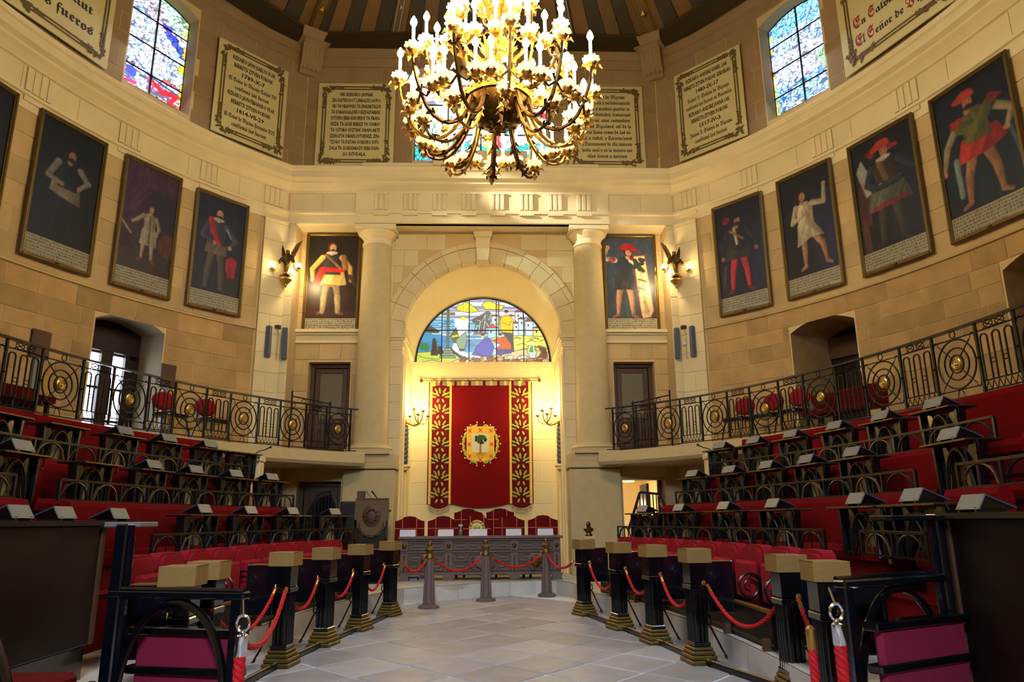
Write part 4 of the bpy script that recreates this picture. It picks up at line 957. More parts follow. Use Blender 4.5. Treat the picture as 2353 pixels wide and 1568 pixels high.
        cv.grad((30, 24, 22), (36, 30, 28)); cv.box(.55, 1, .2, .7, (48, 44, 66), .5); cv.cloud(.5)
        cv.poly([(.04, .34), (.22, .34), (.24, .62), (.16, .72), (.06, .66)], (92, 50, 36)); cv.ell(.16, .72, .07, .04, (120, 70, 50)); cv.poly([(.06, .78), (.16, .86), (.24, .76), (.2, .62), (.28, .58), (.18, .56)], (184, 176, 160)); cv.line([(.1, .34), (.12, .12)], .05, (110, 66, 44))
        person(cv, .52, .16, .76, dict(leg=(74, 66, 50), shoe=(60, 46, 36), torso=(70, 56, 40), skirt=(104, 108, 84), trim=(150, 50, 44), skirtp=[(-.15, .62), (.15, .62), (.24, .37), (-.22, .36)], sleeve=(50, 60, 66), hat=(196, 62, 34), hair=(40, 26, 20), skin=(186, 130, 96), collar=(200, 190, 170), arms=[[(-.14, .78), (-.2, .64), (-.06, .58)], [(.14, .78), (.26, .66), (.36, .60)]], blobs=[((-.12, .94), (200, 66, 40), .055), ((.1, .93), (200, 70, 40), .05)], over=[([(-.05, .83), (0, .64)], .06, (120, 90, 50)), ([(-.14, .57), (.14, .58)], .05, (44, 56, 66))]))
    elif n == 16:    # man in red beret, green scarf, red tunic, bare legs
        cv.grad((20, 44, 52), (24, 22, 20)); cv.box(0, .45, .0, .5, (24, 30, 44), .6); cv.cloud(.5)
        person(cv, .52, .17, .74, dict(leg=(176, 120, 78), stance=.14, torso=(104, 96, 40), skirt=(190, 46, 30), skirtp=[(-.14, .60), (.17, .62), (.24, .46), (.1, .41), (-.2, .40)], sleeve=(170, 150, 110), hat=(196, 66, 34), hair=(40, 26, 18), beard=(50, 32, 22), skin=(186, 124, 82), arms=[[(-.14, .78), (-.27, .6), (-.33, .38)], [(.14, .78), (.31, .66), (.24, .52)]], blobs=[((-.17, .78), (198, 60, 36), .065), ((.17, .84), (176, 50, 30), .06)], over=[([(-.13, .72), (.02, .66), (.14, .80)], .11, (96, 100, 36)), ([(-.21, .45), (-.2, .12)], .05, (130, 150, 130)), ([(.27, .5), (.32, .2)], .03, (90, 110, 110))], hx=-.05))
    else:
        cv.grad((20, 18, 22), (30, 24, 26)); person(cv, .45, .16, .7, dict(leg=(40, 34, 36), torso=(50, 34, 40), sleeve=(60, 40, 46), hair=(30, 22, 18)))
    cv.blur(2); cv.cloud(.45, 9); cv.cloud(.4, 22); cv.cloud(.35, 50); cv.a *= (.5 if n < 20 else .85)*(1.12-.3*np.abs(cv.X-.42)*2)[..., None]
    if n != 17: cv.caption(.125 if n >= 20 else .14, (142, 134, 108) if n < 20 else (172, 162, 130), (84, 74, 56), 6)
    cv.speck(.10 if n < 20 else .05); return cv
FRAME = mat('old_gilt_frame', (108, 84, 40), .35, metal=.75, noise=.35, nscale=14)
def painting(n, label, mid, rz, w, z0, z1, depth=.07):
    T = thing('painting', label, 'painting', (mid.x, mid.y, z0), rz); H = z1-z0; f = .066
    for a, b, c, d in ((-w/2, -w/2+f, 0, H), (w/2-f, w/2, 0, H), (-w/2+f, w/2-f, H-f, H), (-w/2+f, w/2-f, 0, f)):
        g = MB(); g.cbox(a, b, -depth, 0, c, d, .018); fr = g.build('frame_rail', FRAME, T)
    g = MB()
    for a, b, c, d in ((-w/2+f, -w/2+f+.018, f, H-f), (w/2-f-.018, w/2-f, f, H-f), (-w/2+f, w/2-f, H-f-.018, H-f), (-w/2+f, w/2-f, f, f+.018)): g.box(a, b, -depth*.7, -depth*.3, c, d)
    g.build('frame_inner_bead', BRASS_D, T)
    g = MB(); g.lathe([(.001, 0), (.05, .01), (.06, .03), (.001, .05)], 6, (0, -depth*.8, .02)); g.build('frame_ornament', FRAME, T)
    cv = canvas(n); me = paint_mesh('canvas', cv, lambda x, y: (-w/2+f+x*(w-2*f), -.03+0*x, f+y*(H-2*f)), PAINT); KIDS.setdefault(T.name, []).append(newobj('canvas', me, T))
spec = [(-1, 10, 24.2, 31.7, 'tall dark portrait of a standing man in a white doublet, left wall'),
        (-1, 11, 33.9, 41.2, 'portrait of a child in a pale coat before a purple curtain'),
        (-1, 12, 43.2, 50.7, 'portrait of a man in armour with a red sash and red cloth'),
        (-1, 17, 13.6, 21.9, 'almost black portrait cut by the left edge of the picture'),
        (1, 13, 43.0, 50.6, 'portrait of a man in scarlet hose and a black hat'),
        (1, 14, 33.4, 40.9, 'portrait of a barefoot youth in a white tunic raising one hand'),
        (1, 15, 23.3, 31.2, 'portrait of a man in a red cap beside a small page'),
        (1, 16, 13.3, 21.4, 'large portrait of a man in red beret and red skirted tunic')]
for s, n, t0, t1, lab in spec:
    mid, rz, wd, o = chord(WA-.02, WB-.02, t0, t1, s); painting(n, lab, mid-o*.03, rz, wd, 6.50, 9.46 if abs(t0-43) < 1 else 9.52)
painting(20, 'portrait of a man in yellow sleeves and red sash, left of the arch', Vector((-4.08, 18.965, 0)), 0, 1.50, 6.50, 9.325)
painting(21, 'portrait of a man holding a tall cream shield, right of the arch', Vector((4.06, 18.965, 0)), 0, 1.50, 6.50, 9.325)

# ---- inscription plaques
def plaque(label, mid, rz, w, z0, H, lines, corner=True):
    T = thing('inscription_plaque', label, 'plaque', (mid.x, mid.y, z0), rz)
    g = MB(); g.cbox(-w/2, w/2, -.06, -.022, 0, H, .012); g.build('panel', CREAM, T)
    m = .085*w; y = -.062
    xa, xb, za, zb = -w/2+m*1.25, w/2-m*1.25, m*1.2, H-m*1.1
    for (p, q) in (((xa, za), (xb, za)), ((xb, za), (xb, zb)), ((xb, zb), (xa, zb)), ((xa, zb), (xa, za))):
        dx, dz = (q[0]-p[0]), (q[1]-p[1]); L = math.hypot(dx, dz); ux, uz = dx/L, dz/L; nx, nz = -uz, ux
        g = MB()
        for off in (.0, -.075): g.beam((p[0]+ux*.16+nx*off, y, p[1]+uz*.16+nz*off), (q[0]-ux*.16+nx*off, y, q[1]-uz*.16+nz*off), .034, .03, up=(0, 1, 0))
        g.build('border_rule', PLAQUE_ORN, T)
        g = MB()
        for t in [.0, .015, .03]+[.05+.026*i for i in range(9)]+[1-.02-.026*i for i in range(10)]:      # leafy scrolls near the corners
            cn = min(t, 1-t) < .09; jj = .06 if cn else .03; c = (p[0]+dx*t+nx*(-.04)+random.uniform(-jj, jj), p[1]+dz*t+nz*(-.04)+random.uniform(-jj, jj)); r = random.uniform(.045, .075)*(w/2.1)*(1.25 if cn else .9)
            for a in (random.random()*6, random.random()*6):
                e = (c[0]+r*1.5*math.cos(a), c[1]+r*1.5*math.sin(a)); n_ = (-math.sin(a)*r*.5, math.cos(a)*r*.5); mx, mz = (c[0]+e[0])/2, (c[1]+e[1])/2
                g.add([(c[0], y, c[1]), (mx+n_[0], y-.012, mz+n_[1]), (e[0], y, e[1]), (mx-n_[0], y-.012, mz-n_[1])], [(0, 1, 2, 3)])
            g.ball((c[0], y, c[1]), r*.55, 5, 4, (1, .5, 1))
        g.build('border_scroll', PLAQUE_ORN, T)['kind'] = 'stuff'
    for t in lines:
        s, wd, zc, hh, bl = t[:5]; g = MB(); text_mb(g, s, wd, t[6] if len(t) > 6 else 0, zc, -.064, hh, bl, .032 if not bl else 0.012); g.build('text_line', t[5] if len(t) > 5 else INK, T)
def lay(L, W_, H, top=.84, bot=.13, hh=.075, bl=False, widths=None):
    n = len(L); out = []
    for i, s in enumerate(L):
        b = bl if isinstance(bl, bool) else bl[i]
        wd = W_*(widths[i] if widths else 1); out.append((s, wd, H*(top-(top-bot)*i/(n-1)), hh, b))
    return out
A_ = ['NIK BIZKAIKO JAVNAK', 'ZIN EGITEN DOT LVRRALDE LAVKO,', 'VRI TA VRIAVNDI TA ENKARTALDE', 'TA DVRANGALDEKO BIZKAITARREK', 'DITVEN ERRI-ESKVBIDE TA FRAN-', 'KEZA TA LEGE BEREZI TA VSARIO', 'TA OITVRA GVZTIAK ORAIN ARTE', 'IZAN ETA ORAIN DITVENEZ, ZIN-', 'TZORO TA EGITAN GORDEKO DITV-', 'DALA TA GORDEARAZO BERE EGIN-', 'GO DITVDALA.']
B_ = ['Yo, Señor de Vizcaya', 'juro que bien y verdaderamente', 'guardaré y mandaré guardar to-', 'das las libertades, franquezas', 'privilegios, usos, costumbres,', 'que los Vizcaínos, así de la', 'tierra llana como de las vi-', 'llas y ciudad, y Encartaciones', 'y Duranqueses de ella tuvieron', 'hasta aquí y en la manera que', 'ellos tienen y quieren.']
PW, PH = 2.17, 2.62
plaque('cream plaque of dark capital lettering on the end wall left of chandelier', Vector((-3.58, 18.59, 0)), 0, PW, 11.13, PH, lay(A_, 1.42, PH, hh=.105, widths=[.66]+[.97]*9+[.46]))
plaque('cream plaque of gothic lettering on the end wall right of chandelier', Vector((3.5, 18.59, 0)), 0, PW, 11.13, PH, lay(B_, 1.42, PH, hh=.115, bl=True, widths=[.8]+[1]*9+[.8]))
mixed = [False, False, False, True, True, False, False, False, True, True]
Cl = ['BIZKAIKO JAVN KARLOS IV.AK', 'BERRETSI ZITVEN FORVAK', '1789-X-7', 'El Señor de Vizcaya Carlos IV', 'confirmó los fueros.', 'BIZKAIKO JAVN FERNANDO VII.AK', 'BERRETSI ZITVEN FORVAK', '1814-VII-29', 'El Señor de Vizcaya Fernando VII', 'confirmó los fueros.']
Cr = ['BIZKAIKO ANDERE ISABEL I.AK', 'BERRETSI ZITVEN FORVAK GERNIKAN', '1483-IX-17', 'Isabel I, Señora de Vizcaya', 'confirmó los fueros en Guernica', 'BIZKAIKO ANDERE JVANA I.AK', 'BERRETSI ZITVEN FORVAK', '1517-IV-3', 'Juana I, Señora de Vizcaya', 'confirmó los fueros.']
wl = [.9, .82, .48, 1, .72, .98, .82, .56, 1.04, .72]; wr = [.92, 1.02, .5, .92, 1.0, .9, .8, .46, .92, .7]
for s, L, wds, lab in ((-1, Cl, wl, 'cream inscribed plaque between the left stained window and the corner'), (1, Cr, wr, 'cream inscribed plaque between the right stained window and the corner')):
    mid, rz, wd, o = chord(UA-.06, UB-.06, 44.4, 55.2, s); plaque(lab, mid-o*.0, rz, wd, 11.13, 2.66, lay(L, wd*.68, 2.66, hh=.115, bl=mixed, widths=wds))
mid, rz, wd, o = chord(UA-.06, UB-.06, 19.4, 30.6, -1); plaque('cream inscribed plaque cut by the top left corner of the picture', mid, rz, wd, 11.2, 2.6, [('jauru zituen', 1.0, 1.9, .2, True), ('forual', 1.0, 1.5, .2, True), ('en Salut', 1.25, .98, .2, True), ('los fueros', 1.4, .52, .21, True)])
mid, rz, wd, o = chord(UA-.06, UB-.06, 17.0, 30.4, 1); plaque('cream plaque with red gothic initials at the top right corner', mid, rz, wd, 11.2, 2.6, [('E', .20, .95, .26, True, INK_RED, -.90), ('n', .13, .95, .16, True, INK, -.72), ('S', .17, .95, .26, True, INK_RED, -.50), ('alvatierra', 1.1, .95, .17, True, INK, .16), ('E', .20, .50, .26, True, INK_RED, -.90), ('l', .06, .50, .22, True, INK, -.76), ('S', .17, .50, .26, True, INK_RED, -.58), ('eñor de', .72, .50, .17, True, INK, -.1), ('V', .2, .50, .26, True, INK_RED, .42), ('izcaya', .55, .50, .17, True, INK, .84)])
# ================================================================ APSE: banner, desk, chairs, lamps
BY = 20.14
T = thing('hanging_banner', 'crimson banner with oak sprig borders and coat of arms behind the desk', 'banner', (-.07, BY, 1.6))
def BX(u): return (u-1103)*.01242       # width scale of the banner
TOP, BOT = 3.68, .36
def sag_poly(x0, x1, z1, z0, dip, n=9): return [(x0, z1), (x1, z1)]+[(x1+(x0-x1)*t, z0-dip*4*t*(1-t)) for t in np.linspace(0, 1, n)]
g = MB(); g.prism(sag_poly(-.80, .80, TOP, BOT+.1, .12), -.012, .012); g.build('centre_field', BANNER, T)
for sg in (-1, 1):
    xa, xb = sorted((sg*.83, sg*1.40)); g = MB(); g.prism(sag_poly(xa, xb, TOP, BOT+.06, .14), -.01, .01); fld = g.build('side_field', BANNER_D, T)
    for x in (sg*.83, sg*1.37):
        g = MB(); g.cbox(x-.03, x+.03, -.02, .016, BOT+.08, TOP+.10, .004); g.build('yellow_braid', YELLOW, T)
    g = MB(); g.box(min(sg*1.415, sg*1.44), max(sg*1.415, sg*1.44), -.016, .01, BOT+.08, TOP+.1); g.build('edge_binding', BANNER_D, T)
    g = MB(); g.tube([(xa+(xb-xa)*t, -.015, BOT-.12*4*t*(1-t)+.06) for t in np.linspace(0, 1, 11)], .012, 5)
    for k in range(14):
        t = (k+.5)/14; z = BOT-.12*4*t*(1-t)+.06; g.beam((xa+(xb-xa)*t, -.015, z), (xa+(xb-xa)*t, -.015, z-.10), .02)
    g.build('fringe', PANEL_TAN, T)
    for k in range(7):                     # oak sprigs
        zc = TOP-.26-.455*k; sp_ = MB(); cx_ = sg*1.11
        fans = [(-.01, .04, 97, .16), (-.07, .05, 124, .16), (.07, .05, 58, .16), (-.13, .01, 152, .14), (.13, .01, 28, .14), (-.12, -.07, 168, .15), (.12, -.07, 10, .15), (-.05, -.12, 246, .11), (.05, -.12, 294, .11), (-.04, -.03, 140, .12), (.05, -.03, 40, .12)]
        leafm = MB()
        for lx, lz, an, L in fans:
            a = R(an); d = Vector((math.cos(a), 0, math.sin(a))); n_ = Vector((-math.sin(a), 0, math.cos(a))); c = Vector((cx_+lx, -.016, zc+lz))
            prof = [(0, .010), (.22, .03), (.36, .016), (.58, .034), (.74, .018), (.9, .022), (1, .0)]
            up = [c+d*(L*t)+n_*w_ for t, w_ in prof]; dn = [c+d*(L*t)-n_*w_ for t, w_ in prof]; ml = [c+d*(L*t)+Vector((0, -.016, 0)) for t, w_ in prof]
            leafm.strip(up, ml); leafm.strip(ml, dn)
        sp_o = leafm.build('oak_sprig', LEAF, T)
        g = MB()
        for lx, lz, an, L in fans[:7]: a = R(an); g.tube([(cx_+lx, -.03, zc+lz), (cx_+lx+math.cos(a)*L*.8, -.036, zc+lz+math.sin(a)*L*.8)], .006, 4)
        g.build('leaf_vein', LEAF_D, sp_o)
for k in range(14):                       # hanging tabs
    x = -1.30+.2*k; g = MB(); g.box(x-.035, x+.035, -.012, .012, TOP-.02, TOP+.13); g.build('hanging_tab', BANNER if k % 2 else YELLOW, T)
ROD = thing('banner_rod', 'thin brass rod with ball finials holding up the crimson banner', 'rod', (-.07, BY, 5.42))
g = MB(); g.tube([(-1.62, 0, 0), (1.62, 0, 0)], .016, 8); g.build('rod', BRASS_D, ROD)
for sg in (-1, 1):
    g = MB(); g.ball((sg*1.66, 0, 0), .05, 8, 6); g.build('finial', BRASS_D, ROD)
    for q in (.35, 1.1): g = MB(); g.tube([(sg*q, .1, .03), (sg*q, .0, .05), (sg*q, -.01, -.01)], .012, 5); g.build('hook', BRASS_D, ROD)
# embroidered arms at the banner's centre, raised a little
cv = Cv(120, 130, (225, 178, 60)); cv.cloud(.15)
cv.box(.19, .80, .26, .80, (206, 196, 160)); cv.box(.19, .80, .12, .28, (214, 164, 52))
for k in range(14): cv.line([(.22+.5*random.random(), .14+.12*random.random()), (.35+.45*random.random(), .14+.12*random.random())], .012, (150, 100, 50), .7)
cv.line([(.5, .26), (.5, .55)], [.07, .05], (150, 110, 64)); cv.line([(.5, .52), (.58, .64)], .03, (150, 110, 64))
for k in range(34): a = random.random()*6.28; r = random.random()**.5; cv.ell(.5+.2*r*math.cos(a), .64+.11*r*math.sin(a), .05, .04, random.choice([(40, 70, 24), (60, 90, 30), (26, 52, 20)]))
for x, y in ((.12, .87), (.5, .89), (.88, .87), (.1, .5), (.9, .5), (.12, .17), (.88, .17), (.5, .07)):
    for a in (1, -1): cv.line([(x-.045, y-.04*a), (x+.045, y+.04*a)], .03, (206, 60, 26))
sh = lambda gx, gy: (gy > .10) | (gy > .10-.10*(1-np.abs(gx-.5)*2)) & (np.abs(gx-.5) < .5)
me = paint_mesh('coat_of_arms', cv, lambda x, y: (-.38+.76*x, -.035+0*x, 1.55+.98*y), PRINT, lambda gx, gy: gy > .10*np.abs(gx-.5)*2+0.0)
arms = newobj('coat_of_arms', me, T); arms['label'] = 'embroidered yellow shield with a tree'; KIDS.setdefault(T.name, []).append(arms)
g = MB()
for k in range(46):
    a = 2*PI*(k+.5)/46
    if abs(math.sin(a)) > .93 and abs(math.cos(a)) < .2: continue
    rx, rz = .47, .52; c = Vector((rx*math.cos(a), -.02, 2.05+rz*math.sin(a))); ta = a+PI/2+(.6 if k % 2 else -.6); L = .16
    d = Vector((math.cos(ta), 0, math.sin(ta))); n_ = Vector((-math.sin(ta), 0, math.cos(ta)))
    g.add([c-d*L/2, c+n_*.04, c+d*L/2, c-n_*.04, c+Vector((0, -.02, 0))], [(0, 1, 4), (1, 2, 4), (2, 3, 4), (3, 0, 4)])
wr_ = g.build('wreath', LEAF, T); wr_['kind'] = 'stuff'; g = MB()
for k in range(18): a = 2*PI*k/18; g.ball((.55*math.cos(a), -.03, 2.05+.6*math.sin(a)), .022, 6, 4)
g.build('wreath_berry', mat('berry', (232, 196, 150), .7), wr_)

# ---- carved desk
DX0, DX1, DY0, DY1 = -1.84, 1.78, 17.15, 17.85
D = thing('carved_desk', 'long carved oak desk with roundels and feet below the banner', 'desk', ((DX0+DX1)/2, DY0, PZ)); hw = (DX1-DX0)/2
g = MB(); g.cbox(-hw-.06, hw+.06, -.08, DY1-DY0+.05, .90, .96, .015); g.build('desk_top', WOOD_DESK, D)
g = MB(); g.cbox(-hw, hw, .02, DY1-DY0, .14, .90, .01); g.build('carcass', WOOD_DESK, D)
g = MB(); g.cbox(-hw, hw, -.03, .03, .86, .90, .008); g.cbox(-hw, hw, -.025, .03, .60, .64, .008); g.cbox(-hw, hw, -.035, .03, .12, .19, .01)
for k in range(60): x = -hw+.03+k*(2*hw-.06)/59; g.cbox(x-.018, x+.018, -.05, 0, .20, .235, .006)
g.build('moulding', WOOD_DESK, D)
for x in (-hw+.09, -hw*.40, hw*.42, hw-.09):
    g = MB(); g.cbox(x-.09, x+.09, -.05, .05, .19, .60, .012); g.cbox(x-.09, x+.09, -.05, .05, .64, .86, .012); p_ = g.build('pilaster', WOOD_DESK, D)
    g = MB(); g.ball((x, -.06, .75), .05, 8, 5, (1, .5, 1.2))
    for k in range(7): g.ball((x, -.055, .24+.05*k), .022, 6, 4)
    g.build('carved_ornament', BRONZE, p_)
    g = MB(); g.prism([(x-.13, .14), (x+.13, .14), (x+.10, .07), (x+.13, .0), (x-.13, .0), (x-.10, .07)], -.05, .12); g.build('foot', WOOD_DESK, D)
def dpanel(x0, x1, z0, z1):
    g = MB()
    for a, b, c, d in ((x0, x0+.03, z0, z1), (x1-.03, x1, z0, z1), (x0+.03, x1-.03, z0, z0+.03), (x0+.03, x1-.03, z1-.03, z1)): g.cbox(a, b, -.02, .03, c, d, .008)
    g.cbox(x0+.06, x1-.06, -.005, .03, z0+.06, z1-.06, .014); return g.build('panel', WOOD_DESK, D)
xs_ = [-hw+.2, -hw*.40-.11, -hw*.40+.11, hw*.42-.11, hw*.42+.11, hw-.2]
for i in range(0, 6, 2):
    a, b = xs_[i], xs_[i+1]; n = 4 if i == 2 else 2
    for k in range(n): dpanel(a+(b-a)*k/n, a+(b-a)*(k+1)/n, .66, .84)
    for k in range(n):
        dpanel(a+(b-a)*k/n, a+(b-a)*(k+1)/n, .21, .395); dpanel(a+(b-a)*k/n, a+(b-a)*(k+1)/n, .405, .59)
    c = (a+b)/2; g = MB()
    if i == 2:
        g.prism([(c-.14, .54), (c+.14, .54), (c+.14, .34), (c, .25), (c-.14, .34)], -.07, .0); m_ = g.build('carved_shield', WOOD_DESK, D); g = MB()
        for sg in (-1, 1): g.tube([(c+sg*(.16+.1*math.sin(t)), -.04, .22+.36*t/PI) for t in np.linspace(.2, PI-.2, 9)], [.02, .035, .045, .05, .05, .045, .035, .025, .015], 6)
        g.ball((c, -.05, .59), .05, 8, 5); g.build('carved_garland', WOOD_DESK, D)
    else:
        g.lathe([(.19, .0), (.19, -.04), (.15, -.055), (.14, -.03), (.12, -.03)], 20, (c, 0, .40), 'y'); g.build('roundel_ring', WOOD_DESK, D)
        g = MB(); g.lathe([(.12, 0), (.12, -.05), (.06, -.07), (.001, -.075)], 16, (c, 0, .40), 'y')
        for k in range(8): t = 2*PI*k/8; g.ball((c+.08*math.cos(t), -.06, .40+.08*math.sin(t)), .028, 6, 4)
        g.build('roundel_boss', BRONZE, D)
DZ = PZ+.96
# cards on the desk
for k, (u, w_) in enumerate(((945, .36), (1027, .36), (1097, .42), (1174, .36), (1243, .36))):
    x = (u-1103)*.0107-.03; c = thing('name_card', 'white folded card on the carved desk, %s from the left' % ORD[k], 'card', (x, DY0+.28, DZ), 0, 'cards on the carved desk')
    g = MB(); g.hexa([(-w_/2, .0, 0), (w_/2, .0, 0), (w_/2, .008, 0), (-w_/2, .008, 0), (-w_/2, .05, .15), (w_/2, .05, .15), (w_/2, .058, .15), (-w_/2, .058, .15)]); g.build('front_face', WHITE, c)
    g = MB(); g.hexa([(-w_/2, .11, 0), (w_/2, .11, 0), (w_/2, .118, 0), (-w_/2, .118, 0), (-w_/2, .052, .15), (w_/2, .052, .15), (w_/2, .06, .15), (-w_/2, .06, .15)]); g.build('back_face', WHITE, c)
c = thing('water_carafe', 'small green glass carafe on the desk left of the middle card', 'carafe', (-.50, DY0+.3, DZ)); g = MB(); g.lathe([(.035, 0), (.045, .02), (.045, .12), (.02, .18), (.02, .22)], 10); g.build('body', mat('green_glass', (70, 110, 84), .1, spec=.7), c, smooth=True)
g = MB(); g.lathe([(.05, .21), (.05, .25), (.03, .26)], 10); g.build('cap', mat('pale_green', (150, 190, 170), .4), c)
# boxes under the desk at the left
for k, (x, w_, h) in enumerate(((-1.62, .3, .06), (-1.30, .26, .14))):
    c = MB(); c.cbox(-w_/2, w_/2, 0, .3, 0, h, .01); o = c.build('white_parcel', WHITE); o.location = (x, DY0+.25, PZ); tag(o, ['flat white parcel lying under the left end of the desk', 'taller white parcel under the desk, right of the flat one'][k], 'parcel')

# ---- high-backed red chairs
def red_chair(label, x, y, w_, h, z0, arch=.12, group='red chairs behind the carved desk'):
    c = thing('high_backed_chair', label, 'chair', (x, y, z0), 0, group); hw = w_/2; hs = h-arch
    prof = [(-hw, .42), (hw, .42), (hw, hs), (hw*.86, hs+arch*.08), (hw*.6, hs+arch*.35), (hw*.35, hs+arch*.85), (0, h), (-hw*.35, hs+arch*.85), (-hw*.6, hs+arch*.35), (-hw*.86, hs+arch*.08), (-hw, hs)]
    g = MB(); g.prism(prof, -.04, .05); g.build('backrest', VELVET_D, c)
    rim = MB()
    for xx in (-hw*.48, hw*.48): rim.beam((xx, -.047, .45), (xx, -.047, h-arch*.45), .022, .02, up=(0, 1, 0))
    rim.beam((-hw, -.047, h-arch-.17), (hw, -.047, h-arch-.17), .022, .02, up=(0, 1, 0)); rim.build('braid_trim', mat('orange_braid', (186, 84, 34), .7), c)
    g = MB(); g.cbox(-hw, hw, -.24, .0, .38, .48, .02); g.build('seat', VELVET_D, c)
    for xx in (-hw+.04, hw-.04):
        for yy in (-.21, 0): g = MB(); g.beam((xx, yy, 0), (xx, yy, .40), .05, up=(0, 1, 0)); g.build('leg', WOOD_D, c)
        g = MB(); g.beam((xx, -.24, .66), (xx, 0, .68), .06, .05); g.beam((xx, -.21, .44), (xx, -.21, .66), .045, up=(0, 1, 0)); g.build('armrest', WOOD_D, c)
    return c
for k, (u0, u1, top) in enumerate(((915, 981, 1186), (987, 1057, 1186), (1134, 1203, 1184), (1209, 1277, 1183))):
    x = ((u0+u1)/2-1103)*.01088-.06; red_chair('red velvet chair behind the desk, %s from the left in the front row' % ORD[k if k < 2 else k+1], x, 18.15, (u1-u0)*.0106, 1.42, PZ)
for k, (u0, u1) in enumerate(((1045, 1107), (1117, 1178))):
    x = ((u0+u1)/2-1103)*.0113-.06; red_chair('red velvet chair in the back row, %s of the presiding chair' % ('left' if k == 0 else 'right'), x, 18.95, .70, 1.60, PZ, .10)
c = red_chair('presiding chair with a gilt emblem on its red back', -.13, 18.25, .68, 1.52, PZ, .24)
g = MB(); g.lathe([(.20, 0), (.20, -.03), (.16, -.05), (.15, -.03), (.001, -.035)], 20, (0, -.045, 1.12), 'y')
for k in range(12): t = 2*PI*k/12; g.ball((.17*math.cos(t), -.09, 1.12+.17*math.sin(t)), .035, 6, 4)
g.ball((0, -.085, 1.12), .07, 8, 5, (1, .5, 1.2)); g.build('gilt_emblem', mat('dull_gold', (180, 160, 84), .45, metal=.6), c)

# ---- candelabra brackets on the apse jambs
def candle_at(par, cup_me, can_me, bulb_me, p):
    a = inst('drip_cup', cup_me, par, p); inst('candle', can_me, par, p); inst('bulb', bulb_me, par, p); return a
g = MB(); g.lathe([(.012, 0), (.045, .02), (.06, .05), (.055, .05), (.02, .02)], 10); cupS = g.mesh('drip_cup', GOLD, smooth=True)
g = MB(); g.lathe([(.017, .02), (.017, .19)], 8); canS = g.mesh('candle', CANDLE)
g = MB(); g.lathe([(.004, .19), (.02, .215), (.024, .24), (.016, .28), (.002, .32)], 8); bulbS = g.mesh('bulb', BULB, smooth=True)
for s in (-1, 1):
    c = thing('wall_candelabrum', 'gilt five-branched candelabrum lit on the %s side of the apse' % SIDE[s], 'candelabrum', (s*2.06, 19.55, 4.18))
    g = MB(); g.lathe([(.001, -.05), (.09, -.03), (.11, 0), (.06, .02)], 12, (0, 0, 0), 'x'); g.tube([(0, 0, 0), (-s*.12, 0, -.06), (-s*.24, 0, -.1), (-s*.34, 0, -.04)], [.03, .028, .025, .03], 8); g.build('wall_bracket', GOLD, c)
    for k in range(5):
        a = R(-90+45*k+(0 if k != 2 else 0)); rr = .24; cx_, cy_ = -s*.34, -.02; dz = .14 if k == 2 else .0
        e = Vector((cx_-s*(-.24+.12*k), cy_-.20*math.sin(PI*k/4), (.12, .30, .14, .24, .12)[k]))
        g = MB(); st_ = Vector((cx_, cy_, -.04)); g.tube([st_, st_.lerp(e, .4)+Vector((0, 0, -.09)), st_.lerp(e, .8)+Vector((0, 0, -.10)), e], [.02, .018, .016, .014], 6)
        g.ball(tuple(st_.lerp(e, .5)+Vector((0, 0, -.08))), .025, 6, 4); ar = g.build('arm', GOLD, c); candle_at(ar, cupS, canS, bulbS, e)
    light('POINT', 'candelabrum_light', (s*1.70, 19.5, 4.72), 85, (1, .78, .40), .08)
    st = thing('carved_strip', 'dark carved strip on a stone bracket below the %s candelabrum' % SIDE[s], 'ornament', (s*2.05, 19.62, 2.98))
    g = MB(); g.cbox(-.05, .05, -.13, .13, .08, 1.12, .012); b_ = g.build('panel', IRON, st)
    g = MB()
    for k in range(8): g.ball((-s*.05, .03*math.sin(k*2), .18+.12*k), .04, 6, 4, (.5, 1.2, 1)); g.ball((.0, -.14, .18+.12*k), .035, 6, 4, (1, .5, 1))
    g.build('carved_leaves', GREY_METAL, st); g = MB(); g.cbox(-.12, .12, -.18, .18, .0, .07, .02); g.cbox(-.08, .08, -.13, .13, -.07, .0, .02); g.build('bracket', PLASTER, st)

